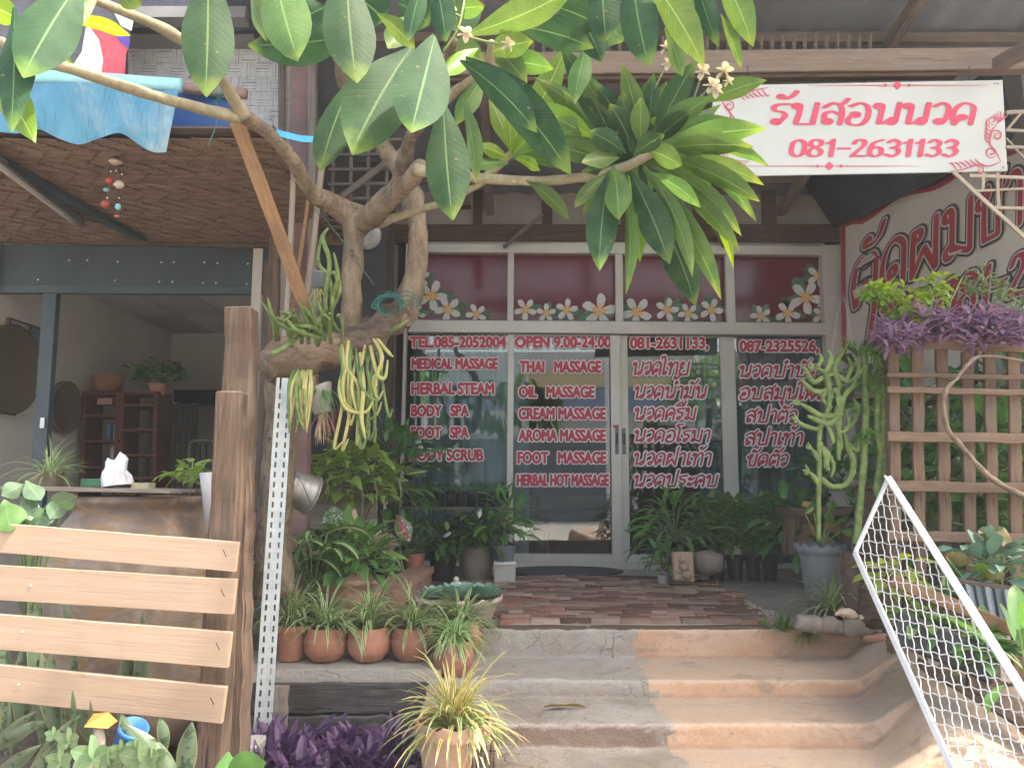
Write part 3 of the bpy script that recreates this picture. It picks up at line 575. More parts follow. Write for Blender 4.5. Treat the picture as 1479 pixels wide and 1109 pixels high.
for t, x0, y0, x1, y1 in (('นวดไทย', 914, 523, 994, 541), ('นวดน^ํามัน', 917, 558, 1019, 575), ('นวดครีม', 917, 589, 1004, 606), ('นวดอโรมา', 917, 621, 1024, 637.5), ('นวดฝ่าเท้า', 917, 654, 1026, 671), ('นวดประคบ', 917, 686, 1036, 702),
        ('นวดบํ าบัด'.replace(' ', ''), 1068, 528, 1180, 544.5), ('อบสมุนไพร', 1068, 560, 1190, 576.5), ('สปาตัว', 1078, 593, 1149, 609.5), ('สปาเท้า', 1077, 625, 1158, 642), ('ขัดตัว', 1080, 656, 1137, 672.5)):
    lettering(t, x0, y0, x1, y1, FP, shop, LT, thai=True, nib=(1.75, 1.15, math.radians(35)), slant=.2, cell=.5)
# printed frangipani flowers along the foot of the red film
Fw = gen('flower print white', (.62, .62, .60), (.70, .70, .68), 40, .5, 0, rv=.02); Fy = gen('flower print yellow', (.80, .42, .10), (.75, .50, .2), 40, .5, 0, rv=.02); Fg = gen('flower print leaf', (.05, .12, .05), (.12, .2, .12), 20, .5, 0, rv=.4)
def pflower(x, y, r, a0=0):
    flw = [MB(), MB(), MB()]
    for k_ in range(3):
        a = U(0, 6.28); cx_, cy_ = x + math.cos(a) * r * .8, y + math.sin(a) * r * .6
        pts = [(cx_ + r * .75 * math.cos(q) * math.cos(a) - r * .35 * math.sin(q) * math.sin(a), cy_ + r * .75 * math.cos(q) * math.sin(a) + r * .35 * math.sin(q) * math.cos(a)) for q in [i * .628 for i in range(10)]]
        pts = [(px, min(py, 466)) for px, py in pts]; flw[2].add([FP(px, py, -.021 + k_ * .0004) for px, py in pts], [tuple(range(10))])
    for k_ in range(5):
        a = a0 + k_ * 1.2566; pts = []
        for t, w in ((.05, .05), (.4, .26), (.75, .34), (.95, .24), (1.05, .02), (.98, -.1), (.7, -.2), (.4, -.16), (.05, -.05)):
            pts.append((x + r * (t * math.cos(a) - w * math.sin(a)), y + r * (t * math.sin(a) + w * math.cos(a))))
        pts = [(px, min(py, 466)) for px, py in pts]
        flw[0].add([FP(px, py, -.018 + k_ * .0004) for px, py in pts], [tuple(range(9))])
        pts2 = [(x + (px - x) * .48, y + (py - y) * .42) for px, py in pts]; flw[1].add([FP(px, py, -.0148 + k_ * .0003) for px, py in pts2], [tuple(range(9))])
    o = flw[2].build('printed_leaves', Fg, shop, smooth=False); o = flw[0].build('printed_flower', Fw, shop, smooth=False); flw[1].build('flower_centre', Fy, o, smooth=False)
for x, y, r in ((604, 400, 14), (621, 426, 22), (598, 452, 14), (645, 446, 19), (686, 453, 15), (757, 446, 16), (787, 452, 14), (817, 447, 16), (864, 449, 25), (918, 450, 22), (962, 447, 17), (993, 452, 15), (1026, 447, 17), (1098, 456, 15), (1137, 452, 18), (1163, 429, 24), (1181, 398, 17), (1187, 455, 15), (1188, 440, 8)):
    pflower(x, y, r, U(-.6, .6))
shop.rotation_mode = 'XYZ'; shop.matrix_basis = Matrix.Translation(fo) @ Matrix.Rotation(FR, 4, 'Y')
# wall above and beside the shop front
uw = thing('upper_wall', 'grey boarded wall panel with brown studs above the red transom windows', 'wall', P(890, 355, FY + .06))
Mply = gen('grey board wall', (.26, .23, .21), (.34, .31, .28), 2, .85, .2)
def wrect(name, x0, y0, x1, y1, Y, th, mat, parent, **k):
    p = P(x0, y1, Y); q = P(x1, y0, Y); m = MB(); m.box(((p.x + q.x) / 2, Y + th / 2, (p.z + q.z) / 2), (q.x - p.x, th, q.z - p.z)); return m.build(name, mat, parent, smooth=False, **k)
xs = [560, 690, 790, 905, 1010, 1110, 1215]
for i in range(6): wrect('wall_panel', xs[i] + 1.5, 215, xs[i + 1] - 1.5, 330, FY + .08, .02, Mply, uw)
for x in xs: wrect('stud', x - 7, 215, x + 7, 326, FY + .03, .045, W_old, uw)
wrect('fascia_board', 560, 324, 1215, 350, FY + .0, .07, W_old, uw, bevel=.003)
m = MB(); m.bar(P(590, 351, FY - .08), P(1190, 353, FY - .08), .02, .02); m.build('batten_strip', Malu, uw)
for x0, y0, x1, y1 in ((783, 310, 728, 357), (1015, 295, 1046, 357)):
    o = tag(beam('support_strut', P(x0, y0, FY - .5), P(x1, y1, FY - .1), .03, .03, W_grey), 'thin grey timber strut slanting down to the %s end of the window head' % ('left' if x0 < 900 else 'right'), 'strut', 'struts over the window head')
# low curb under the fixed panes
frl = slab('shop_plinth', P(560, 822, FY).x, P(1225, 822, FY).x, FY - .06, FY + .3, P(890, 821, FY).z, Mconc, .0, thick=.3)
# ------------------------------------------------------------------ the frangipani tree
tree = thing('frangipani_tree', 'frangipani tree with thick bent branches and long hanging leaves over the steps', 'tree', P(400, 830, 3.55))
def pth(*a): return [P(*q[:3]) for q in a]
def limb(name, pts, rad, mat, parent=tree, nz=.25, seg=12, **k):
    m = MB(); m.tube(pth(*pts), [r * MX(p[2]) for r, p in zip(rad, pts)], seg, nz, 6, sc=14, **k); return m.build(name, mat, parent)
limb('trunk', [(398, 860, 3.6), (394, 780, 3.6), (400, 700, 3.58), (408, 620, 3.55), (408, 560, 3.5), (400, 520, 3.48)], (29, 26, 23, 24, 26, 22), Mbark)
limb('fallen_limb', [(382, 530, 3.3), (420, 518, 3.36), (470, 508, 3.4), (520, 490, 3.42), (556, 468, 3.44), (588, 450, 3.46)], (26, 31, 27, 25, 25, 20), Mlog, nz=.55, seg=16)
limb('upright_limb', [(507, 495, 3.4), (508, 430, 3.4), (510, 360, 3.4), (514, 318, 3.4), (520, 296, 3.38)], (16, 15.5, 15.5, 19, 14), Mbark)
limb('bent_limb', [(575, 466, 3.46), (590, 432, 3.46), (602, 380, 3.46), (602, 320, 3.46), (594, 285, 3.46), (585, 250, 3.46), (560, 220, 3.46)], (21, 19, 15.5, 14, 18, 12, 10), Mbark)
limb('back_limb', [(588, 262, 3.46), (562, 225, 3.46), (530, 180, 3.4), (500, 130, 3.3), (488, 80, 3.2), (470, 20, 3.0)], (13, 12, 11, 10, 9, 8), Mbark)
limb('left_limb', [(516, 322, 3.4), (486, 298, 3.35), (450, 278, 3.2), (420, 228, 3.0), (382, 188, 2.8), (350, 168, 2.65)], (17, 16, 13, 11, 10, 12), Mbark)
limb('left_upper_branch', [(352, 168, 2.65), (330, 130, 2.55), (300, 88, 2.4), (250, 50, 2.25), (190, 22, 2.1), (110, -10, 1.95), (60, -30, 1.9)], (12, 9, 9, 9, 8.5, 8, 8), Mbark2)
limb('left_lower_branch', [(345, 170, 2.65), (300, 160, 2.55), (220, 138, 2.35), (140, 112, 2.15), (60, 86, 2.0), (0, 60, 1.9)], (10, 8.5, 8.5, 8.5, 8, 8), Mbark2)
limb('right_limb', [(520, 325, 3.4), (545, 304, 3.3), (575, 270, 3.2), (584, 235, 3.1), (592, 200, 3.0), (612, 170, 2.85), (640, 110, 2.5), (655, 60, 2.2)], (18, 17, 16, 13, 10, 10, 8, 7), Mbark)
limb('stub_limb', [(560, 290, 3.25), (590, 262, 3.1), (610, 240, 3.0)], (13, 14, 12), Mbark)
limb('thin_branch', [(545, 322, 3.4), (585, 310, 3.3), (640, 292, 3.1), (690, 268, 2.95), (715, 250, 2.9)], (9, 5.5, 5.5, 5, 5), Mbark2)
limb('long_right_branch', [(600, 245, 3.0), (640, 250, 2.98), (700, 258, 2.9), (780, 262, 2.8), (850, 255, 2.7), (905, 240, 2.6), (950, 215, 2.55), (975, 190, 2.5)], (9, 8, 7.5, 7, 8, 8, 7, 5), Mbark2)
limb('rosette_stem', [(700, 256, 2.9), (722, 238, 2.88), (738, 222, 2.86)], (6, 6, 5), Mbark2)
limb('top_branch', [(612, 172, 2.85), (660, 130, 2.5), (700, 100, 2.3), (710, 60, 2.2)], (9, 7, 6, 5), Mbark2)
limb('upper_right_branch', [(850, 30, 2.1), (900, -10, 1.95), (960, -40, 1.9), (1000, -80, 1.9)], (7, 7, 7, 6), Mbark2)
def fleaf(x0, y0, x1, y1, w, Y0, Y1=None, bend=0, roll=0, fold=.25, mat=None, curl=.0, name='leaf', par=tree):
    Y1 = Y0 if Y1 is None else Y1; p0 = P(x0, y0, Y0); p1 = P(x1, y1, Y1); L = (p1 - p0).length
    dxp, dyp = x1 - x0, y1 - y0; ln = math.hypot(dxp, dyp); mxp, myp = (x0 + x1) / 2 - dyp / ln * bend, (y0 + y1) / 2 + dxp / ln * bend
    c = P(mxp, myp, (Y0 + Y1) / 2 - L * .08); wm = w * MX((Y0 + Y1) / 2) / 2; n = 9; rows = []; uv = []; ph = U(0, 6); wv = U(.03, .12)
    for i in range(n + 1):
        t = i / n; p = p0 * (1 - t) ** 2 + c * 2 * t * (1 - t) + p1 * t * t; d = ((c - p0) * (1 - t) + (p1 - c) * t).normalized()
        view = (p - O).normalized(); s = d.cross(view).normalized(); nn = s.cross(d).normalized()
        if nn.dot(view) > 0: nn = -nn
        a = roll + curl * t; s2 = s * math.cos(a) + nn * math.sin(a); n2 = nn * math.cos(a) - s * math.sin(a)
        ww = max(.012, (math.sin(math.pi * min(1, t ** 1.12 * .97 + .02)) ** (.85 if w > 55 else 1.05)) * (1 if t < .9 else .55)) * wm * 1.04
        if t < .1: ww = wm * .1
        for u in (-1, -.5, 0, .5, 1):
            rows.append(p + s2 * ww * u + n2 * (-abs(u) * fold * ww + wv * wm * math.sin(t * 11 + ph + u * 1.5) * abs(u))); uv.append(((u + 1) / 2, t))
    m = MB(); m.add(rows, [(i * 5 + j, i * 5 + j + 1, i * 5 + j + 6, i * 5 + j + 5) for i in range(n) for j in range(4)], uv)
    return m.build(name, mat or LF, par)
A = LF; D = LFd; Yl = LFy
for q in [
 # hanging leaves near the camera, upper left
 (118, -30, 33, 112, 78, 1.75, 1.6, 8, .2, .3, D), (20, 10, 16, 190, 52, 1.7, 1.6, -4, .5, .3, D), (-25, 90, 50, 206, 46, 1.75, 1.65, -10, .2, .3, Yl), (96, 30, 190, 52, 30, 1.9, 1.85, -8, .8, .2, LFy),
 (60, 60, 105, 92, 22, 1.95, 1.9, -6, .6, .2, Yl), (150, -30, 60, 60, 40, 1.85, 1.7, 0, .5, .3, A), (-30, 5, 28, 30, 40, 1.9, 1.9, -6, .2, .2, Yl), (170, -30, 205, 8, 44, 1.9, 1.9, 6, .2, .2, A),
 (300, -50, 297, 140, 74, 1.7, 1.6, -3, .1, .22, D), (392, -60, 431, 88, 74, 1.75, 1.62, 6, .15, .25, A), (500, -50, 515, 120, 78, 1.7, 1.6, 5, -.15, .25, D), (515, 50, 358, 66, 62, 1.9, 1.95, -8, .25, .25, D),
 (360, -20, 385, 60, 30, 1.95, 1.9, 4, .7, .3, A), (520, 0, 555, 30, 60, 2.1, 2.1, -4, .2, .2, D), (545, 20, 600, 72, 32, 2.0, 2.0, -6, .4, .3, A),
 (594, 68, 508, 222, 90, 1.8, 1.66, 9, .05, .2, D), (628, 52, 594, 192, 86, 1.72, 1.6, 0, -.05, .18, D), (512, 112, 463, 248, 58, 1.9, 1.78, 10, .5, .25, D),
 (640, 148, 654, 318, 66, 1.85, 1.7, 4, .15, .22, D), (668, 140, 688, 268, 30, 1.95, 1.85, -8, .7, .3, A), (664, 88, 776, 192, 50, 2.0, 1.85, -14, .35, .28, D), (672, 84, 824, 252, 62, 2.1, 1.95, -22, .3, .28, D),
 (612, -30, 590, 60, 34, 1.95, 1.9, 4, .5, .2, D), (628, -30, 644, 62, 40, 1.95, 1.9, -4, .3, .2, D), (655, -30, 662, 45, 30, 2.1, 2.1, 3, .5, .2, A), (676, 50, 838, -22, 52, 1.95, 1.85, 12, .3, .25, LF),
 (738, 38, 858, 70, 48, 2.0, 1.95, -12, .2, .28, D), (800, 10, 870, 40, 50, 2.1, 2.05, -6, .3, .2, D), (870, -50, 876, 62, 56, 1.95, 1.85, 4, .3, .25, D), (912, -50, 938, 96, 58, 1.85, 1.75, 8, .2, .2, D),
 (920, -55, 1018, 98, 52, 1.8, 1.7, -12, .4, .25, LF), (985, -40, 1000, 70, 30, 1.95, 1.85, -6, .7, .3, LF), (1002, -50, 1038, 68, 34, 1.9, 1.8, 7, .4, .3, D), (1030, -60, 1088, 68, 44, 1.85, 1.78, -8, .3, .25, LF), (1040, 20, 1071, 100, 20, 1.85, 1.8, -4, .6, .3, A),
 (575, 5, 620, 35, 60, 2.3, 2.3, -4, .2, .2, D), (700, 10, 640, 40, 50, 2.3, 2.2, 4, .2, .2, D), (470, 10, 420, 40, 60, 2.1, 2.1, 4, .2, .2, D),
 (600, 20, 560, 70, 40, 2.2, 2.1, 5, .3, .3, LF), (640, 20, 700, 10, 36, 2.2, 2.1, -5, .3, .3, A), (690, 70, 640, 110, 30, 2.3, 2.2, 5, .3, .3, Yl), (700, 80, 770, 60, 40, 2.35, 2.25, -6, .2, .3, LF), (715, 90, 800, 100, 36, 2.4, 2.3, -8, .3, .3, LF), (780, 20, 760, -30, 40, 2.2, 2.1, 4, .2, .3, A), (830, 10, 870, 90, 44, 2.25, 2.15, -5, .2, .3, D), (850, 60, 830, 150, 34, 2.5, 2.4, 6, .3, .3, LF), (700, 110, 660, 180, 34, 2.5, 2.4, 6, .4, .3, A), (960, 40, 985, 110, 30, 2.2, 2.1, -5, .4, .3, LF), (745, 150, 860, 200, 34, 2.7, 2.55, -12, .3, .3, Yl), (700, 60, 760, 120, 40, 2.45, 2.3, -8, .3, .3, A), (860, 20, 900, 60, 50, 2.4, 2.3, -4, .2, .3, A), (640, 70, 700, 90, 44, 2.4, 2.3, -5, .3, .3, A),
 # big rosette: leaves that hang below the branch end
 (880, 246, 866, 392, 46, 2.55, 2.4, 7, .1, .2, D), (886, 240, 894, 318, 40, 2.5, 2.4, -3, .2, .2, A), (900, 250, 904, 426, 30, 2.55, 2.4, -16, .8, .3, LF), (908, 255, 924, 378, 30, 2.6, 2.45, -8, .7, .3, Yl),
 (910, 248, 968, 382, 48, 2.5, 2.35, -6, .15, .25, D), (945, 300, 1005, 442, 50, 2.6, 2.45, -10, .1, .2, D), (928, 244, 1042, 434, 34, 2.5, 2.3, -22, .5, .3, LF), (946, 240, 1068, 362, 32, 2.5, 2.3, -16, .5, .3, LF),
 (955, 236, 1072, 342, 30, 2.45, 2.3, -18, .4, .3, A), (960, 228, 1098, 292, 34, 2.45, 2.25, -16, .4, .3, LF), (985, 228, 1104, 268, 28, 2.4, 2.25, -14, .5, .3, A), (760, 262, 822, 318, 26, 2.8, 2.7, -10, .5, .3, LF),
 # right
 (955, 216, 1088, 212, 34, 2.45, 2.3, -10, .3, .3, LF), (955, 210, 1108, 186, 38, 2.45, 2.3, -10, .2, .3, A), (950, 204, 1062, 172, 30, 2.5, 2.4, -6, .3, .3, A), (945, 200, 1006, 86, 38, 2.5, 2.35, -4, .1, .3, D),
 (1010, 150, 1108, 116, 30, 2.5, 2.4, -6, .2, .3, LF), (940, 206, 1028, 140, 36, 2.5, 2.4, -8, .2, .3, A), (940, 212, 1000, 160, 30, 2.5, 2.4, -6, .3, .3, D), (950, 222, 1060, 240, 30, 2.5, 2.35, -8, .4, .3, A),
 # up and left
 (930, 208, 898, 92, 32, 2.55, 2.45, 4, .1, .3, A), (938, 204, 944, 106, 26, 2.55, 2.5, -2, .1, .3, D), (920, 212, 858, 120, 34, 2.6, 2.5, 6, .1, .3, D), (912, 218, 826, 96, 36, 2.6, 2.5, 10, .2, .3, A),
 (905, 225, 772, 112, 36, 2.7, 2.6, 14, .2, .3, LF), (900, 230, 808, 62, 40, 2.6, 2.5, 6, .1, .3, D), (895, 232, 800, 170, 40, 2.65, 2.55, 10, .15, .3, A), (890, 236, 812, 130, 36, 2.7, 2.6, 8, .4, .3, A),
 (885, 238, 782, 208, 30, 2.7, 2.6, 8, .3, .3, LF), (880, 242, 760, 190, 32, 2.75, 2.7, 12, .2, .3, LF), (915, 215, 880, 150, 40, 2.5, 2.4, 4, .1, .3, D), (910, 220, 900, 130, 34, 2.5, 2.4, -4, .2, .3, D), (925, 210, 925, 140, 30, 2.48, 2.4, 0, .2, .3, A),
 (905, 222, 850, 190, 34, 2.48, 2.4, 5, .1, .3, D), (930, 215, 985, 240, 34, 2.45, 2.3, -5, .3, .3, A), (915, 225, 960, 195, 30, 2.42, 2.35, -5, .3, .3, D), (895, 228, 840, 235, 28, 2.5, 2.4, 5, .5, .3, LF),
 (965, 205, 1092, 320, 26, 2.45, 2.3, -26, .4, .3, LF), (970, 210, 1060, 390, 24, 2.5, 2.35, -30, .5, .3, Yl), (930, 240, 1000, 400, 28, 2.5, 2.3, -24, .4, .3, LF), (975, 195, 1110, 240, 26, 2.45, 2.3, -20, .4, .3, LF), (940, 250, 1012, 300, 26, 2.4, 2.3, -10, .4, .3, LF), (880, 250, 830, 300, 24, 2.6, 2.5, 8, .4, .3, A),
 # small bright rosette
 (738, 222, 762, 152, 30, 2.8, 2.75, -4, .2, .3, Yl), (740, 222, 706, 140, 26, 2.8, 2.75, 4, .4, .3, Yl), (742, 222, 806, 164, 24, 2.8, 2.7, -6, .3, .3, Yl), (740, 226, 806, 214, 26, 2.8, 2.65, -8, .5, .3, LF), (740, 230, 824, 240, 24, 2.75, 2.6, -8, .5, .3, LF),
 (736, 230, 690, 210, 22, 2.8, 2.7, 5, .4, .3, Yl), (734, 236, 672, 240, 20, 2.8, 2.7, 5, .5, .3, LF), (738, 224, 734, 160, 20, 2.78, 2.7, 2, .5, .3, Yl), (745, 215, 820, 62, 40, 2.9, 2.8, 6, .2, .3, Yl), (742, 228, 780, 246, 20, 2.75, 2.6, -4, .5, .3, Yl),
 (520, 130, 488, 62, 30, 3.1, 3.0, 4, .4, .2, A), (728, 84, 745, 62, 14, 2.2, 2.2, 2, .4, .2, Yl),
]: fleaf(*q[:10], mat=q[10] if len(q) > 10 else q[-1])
random.seed(11)
for i in range(44):
    a = U(-2.9, .6) if i % 3 else U(0, 6.28); r = U(60, 135); x, y = 915 + U(-12, 25), 222 + U(-10, 8)
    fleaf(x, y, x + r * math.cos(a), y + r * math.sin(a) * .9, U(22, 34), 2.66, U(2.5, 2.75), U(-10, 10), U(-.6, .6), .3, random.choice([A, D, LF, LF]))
Mflow = gen('cream blossom', (.75, .62, .40), (.82, .74, .58), 14, .5, .1, trans=.35)
def blossom(x, y, Y, r, down=False):
    c = P(x, y, Y); r *= MX(Y); m = MB(); fw = (O - c).normalized() if not down else V((.2, -.5, .8)).normalized()
    e1 = fw.cross(V((0, 0, 1))).normalized(); e2 = e1.cross(fw)
    for k_ in range(5):
        a = k_ * 1.2566 + x; d = e1 * math.cos(a) + e2 * math.sin(a); m.leaf(c, d * .8 + fw * .7, r * 1.25, r * .8, droop=-.1, fold=.5, n=4, prof='round', roll=.4)
    m.tube([c - fw * r, c], r * .12, 5); return m.build('flower', Mflow, tree)
for x, y, Y, r in ((649, 14, 1.95, 8), (672, 50, 1.95, 9), (740, 35, 1.95, 9), (730, 34, 1.96, 8), (733, 65, 1.95, 8), (963, 70, 2.4, 8), (981, 78, 2.4, 8), (965, 93, 2.4, 7), (1014, 104, 2.4, 9), (1046, 104, 2.4, 10), (1028, 124, 2.4, 9), (1034, 132, 2.4, 8), (1052, 118, 2.4, 6), (972, 68, 2.42, 6)): blossom(x, y, Y, r * 1.5)
for q in ([(640, 75, 1.96), (660, 45, 1.96), (668, 15, 1.97), (672, -10, 2.)], [(660, 40, 1.96), (672, 50, 1.96)], [(665, 25, 1.96), (649, 16, 1.96)], [(672, 52, 1.96), (700, 60, 1.96), (733, 65, 1.96)], [(695, 42, 1.97), (740, 36, 1.96)], [(975, 170, 2.45), (1000, 150, 2.42), (1028, 126, 2.4)], [(1000, 150, 2.42), (1046, 106, 2.4)], [(945, 130, 2.45), (965, 90, 2.42), (980, 78, 2.41)], [(1000, 150, 2.42), (1014, 106, 2.4)]):
    m = MB(); m.tube(pth(*q), .0035, 6); m.build('flower_stalk', Mstem, tree)
# ------------------------------------------------------------------ plant builders
def base_pot(kind, c, r, h, parent, mat, rim=True, name='pot'):
    m = MB()
    if kind == 'round': prof = [(.05, 0), (.62 * r, 0), (.86 * r, .18 * h), (1.0 * r, .45 * h), (1.0 * r, .60 * h), (.9 * r, .82 * h), (.8 * r, .97 * h), (.82 * r, h), (.74 * r, h), (.72 * r, .85 * h), (.01, .84 * h)]
    elif kind == 'band': prof = [(.05, 0), (.62 * r, 0), (.84 * r, .15 * h), (.9 * r, .22 * h), (.925 * r, .235 * h), (.98 * r, .4 * h), (1.0 * r, .52 * h), (1.0 * r, .60 * h), (.985 * r, .615 * h), (.96 * r, .72 * h), (.9 * r, .88 * h), (.87 * r, h), (.80 * r, h), (.78 * r, .88 * h), (.01, .87 * h)]
    elif kind == 'jar': prof = [(.05, 0), (.6 * r, 0), (.85 * r, .2 * h), (1.0 * r, .55 * h), (.98 * r, .75 * h), (.84 * r, .9 * h), (.8 * r, .94 * h), (.88 * r, .96 * h), (.88 * r, h), (.76 * r, h), (.72 * r, .9 * h), (.01, .9 * h)]
    else: prof = [(.05, 0), (.72 * r, 0), (.74 * r, .02 * h), (.93 * r, .82 * h), (1.0 * r, .83 * h), (1.0 * r, h), (.92 * r, h), (.9 * r, .86 * h), (.01, .85 * h)]
    wav = .03 * r * 2.5 if kind == 'wavy' else 0
    m.lathe(prof, c, 28, wav); o = m.build(name, mat, parent)
    e = o.modifiers.new('edges', 'EDGE_SPLIT'); e.split_angle = math.radians(40)
    s = MB(); s.lathe([(.01, -.01), (.9 * r * (.85 if kind in ('round', 'band', 'jar') else 1), 0), (.3 * r, .012)], V(c) + V((0, 0, .87 * h)), 16, nz=.1); s.build('soil', Msoil, parent); return o
def tuft(parent, c, n, L, w, mat, up=(.35, 1.35), droop=1.5, name='leaves', prof='grass', spread=6.283, a0=0, kind='stuff', fold=.25, ns=7):
    m = MB()
    for i in range(n):
        a = a0 + U(0, spread); e = U(*up); l = L * U(.6, 1.1); d = V((math.cos(a) * math.cos(e), math.sin(a) * math.cos(e), math.sin(e)))
        m.leaf(V(c) + V((U(-.02, .02), U(-.02, .02), 0)), d, l, w * U(.75, 1.2), droop=droop * U(.6, 1.3), fold=fold, n=ns, prof=prof, twist=U(-.5, .5))
    return m.build(name, mat, parent, kind)
def bush(parent, c, r, n, L, w, mat, h=1.0, name='leaves', prof='lance', droop=.9, stems=True, kind='stuff', low=-.1):
    m = MB(); st = MB(); c = V(c)
    for i in range(n):
        a = U(0, 6.283); e = math.asin(U(low, 1)); rr = r * U(.25, 1) ** .5; q = V((math.cos(a) * math.cos(e), math.sin(a) * math.cos(e), math.sin(e) * h)); p = c + q * rr
        d = V((q.x + U(-.5, .5), q.y + U(-.5, .5), q.z * .5 + U(-.3, .5))); s = U(.65, 1.2); m.leaf(p, d, L * s, w * s, droop=droop * U(.4, 1.4), fold=.25, n=5, prof=prof, roll=U(-.5, .5), wave=.04)
        if stems and i % 3 == 0: st.tube([c - V((0, 0, r * .2)), c.lerp(p, .5) + V((0, 0, .02)), p], .003, 4, sub=2, caps=False)
    o = m.build(name, mat, parent, kind)
    if stems: st.build('stems', Mstem, parent, kind)
    return o
def cane(parent, c, h, n, L, w, mat, lean=.3, name='leaf', droop=1., prof='lance', stalk=True):
    """upright stalks each bearing one or a few broad leaves; every leaf its own object"""
    for i in range(n):
        a = U(0, 6.283); t = U(.35, 1); top = V(c) + V((math.cos(a) * lean * t * h, math.sin(a) * lean * t * h, h * U(.45, 1)))
        if stalk: m = MB(); m.tube([V(c), V(c).lerp(top, .5) + V((0, 0, .02)), top], [.006, .004, .003], 5, sub=3); m.build('leaf_stalk', Mstem, parent)
        m = MB(); m.leaf(top, V((math.cos(a), math.sin(a), U(.1, .8))), L * U(.8, 1.15), w * U(.8, 1.15), droop=droop, fold=.25, prof=prof, roll=U(-.4, .4), wave=.03); m.build(name, mat, parent)
# ---- the row of terracotta pots on the ledge
LZ = P(460, 958, 3.5).z
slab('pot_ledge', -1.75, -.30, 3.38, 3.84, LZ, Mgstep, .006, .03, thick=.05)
slab('bed_step', -1.75, -.42, 3.78, 4.22, -.02, Mearth, .01)
pots = [(419, 46, 'taper', 'small tapered terracotta pot of spider plant beside the slotted steel post'), (470, 62, 'band', 'second pot from the steel post, round banded terracotta with a drooping spider plant'),
        (533, 62, 'band', 'third pot from the steel post, round banded terracotta in the middle of the ledge'), (596, 60, 'band', 'rightmost round banded terracotta pot standing fully in view on the ledge')]
for x, wpx, kd, lab in pots:
    Yp = 3.56; r = wpx / 2 * MX(Yp); b0 = P(x, 957, Yp); b0.z = LZ + .006; h = (957 - 914) * MX(Yp) * 1.02
    if kd == 'taper': h = .15
    t = thing('spider_plant_pot', lab, 'potted plant', b0, 'terracotta pots of spider plant on the ledge'); base_pot(kd, b0, r, h, t, Mterra)
    tuft(t, b0 + V((0, 0, h * .9)), 85, .28, .017, Lspid, up=(.4, 1.4), droop=1.6)
for x, y, Yp, lab, wpx in ((655, 985, 3.45, 'spider plant pot tucked behind the yellow spider plant at the left edge of the steps', 56), (668, 930, 3.75, 'spider plant pot between the succulent bowl and the end of the ledge', 56)):
    b0 = P(x, y, Yp); b0.z = LZ - (.0 if Yp > 3.6 else .03); t = thing('spider_plant_pot', lab, 'potted plant', b0, 'terracotta pots of spider plant on the ledge'); base_pot('band', b0, wpx / 2 * MX(Yp), .14, t, Mterra); tuft(t, b0 + V((0, 0, .13)), 110, .23, .016, Lspid, up=(.2, 1.3), droop=1.5)
# big wavy pot in front
Yp = 2.75; b0 = P(655, 1150, Yp); ph = (1150 - 1050) * MX(Yp)
t = thing('yellow_spider_plant_pot', 'large flared terracotta pot with a yellow striped spider plant at the foot of the steps', 'potted plant', b0); base_pot('wavy', b0, 52 * MX(Yp), ph, t, Mterra2)
tuft(t, b0 + V((0, .0, ph * .86)), 150, .30, .015, Lspidy, up=(.2, 1.4), droop=1.3); tuft(t, b0 + V((0, 0, ph * .86)), 80, .27, .014, Lspid, up=(.1, 1.2), droop=1.7, name='green_leaves')
# driftwood stub right of it
t = thing('driftwood_stump', 'small splintered driftwood stump leaning by the foot of the steps', 'stump', P(700, 1180, 2.6))
for k_ in range(6):
    m = MB(); x = 685 + k_ * 6; m.tube([P(x - 4, 1180, 2.6 + k_ % 2 * .03), P(x, 1110, 2.6), P(x + U(-3, 5), 1070 + U(-4, 26), 2.6)], [.014, .012, .004], 7, .5, 5, sc=40); m.build('splinter', W_old, t)
# succulent bowl
Yb = 4.0; b0 = P(662, 910, Yb); b0.z = -.02; rb = 60 * MX(Yb)
t = thing('succulent_bowl', 'wide pale clay bowl with scalloped rim full of blue green succulents', 'potted plant', b0)
hb = P(662, 862, Yb).z - b0.z; m = MB(); m.lathe([(.05, 0), (.55 * rb, 0), (.8 * rb, .35 * hb), (.93 * rb, .85 * hb), (1.02 * rb, .93 * hb), (1.02 * rb, hb), (.94 * rb, hb), (.9 * rb, .9 * hb), (.01, .88 * hb)], b0, 40, .014, 12); m.build('pot', Mbowl, t)
for dx, dy, rr in ((-.12, 0, .085), (.0, -.03, .11), (.13, 0, .1), (-.05, .08, .08), (.07, .08, .09)):
    m = MB(); c = b0 + V((dx, dy, hb * .92))
    for ring, (e, L) in enumerate(((.15, 1), (.6, .85), (1.05, .6), (1.35, .35))):
        for k_ in range(8): a = k_ * .785 + ring * .4; m.leaf(c, V((math.cos(a) * math.cos(e), math.sin(a) * math.cos(e), math.sin(e))), rr * L * 1.25, rr * .75 * max(.5, L), droop=-.6, fold=.35, n=5, prof='round')
    m.build('succulent_rosette', Lsuc, t)
# big terracotta bowl with green foliage
Yb = 4.15; b0 = P(508, 905, Yb); b0.z = -.0; rb = 44 * MX(Yb); hb = .21
t = thing('terracotta_planter', 'broad terracotta planter of dense broad green leaves behind the row of small pots', 'potted plant', b0); m = MB(); m.lathe([(.05, 0), (.55 * rb, 0), (.86 * rb, .6 * hb), (.92 * rb, .86 * hb), (1.0 * rb, .88 * hb), (1.0 * rb, hb), (.9 * rb, hb), (.01, .85 * hb)], b0, 32); m.build('pot', Mterra2, t)
bush(t, b0 + V((0, 0, hb + .06)), .19, 130, .14, .045, Lmid, h=1.1, low=-.2)
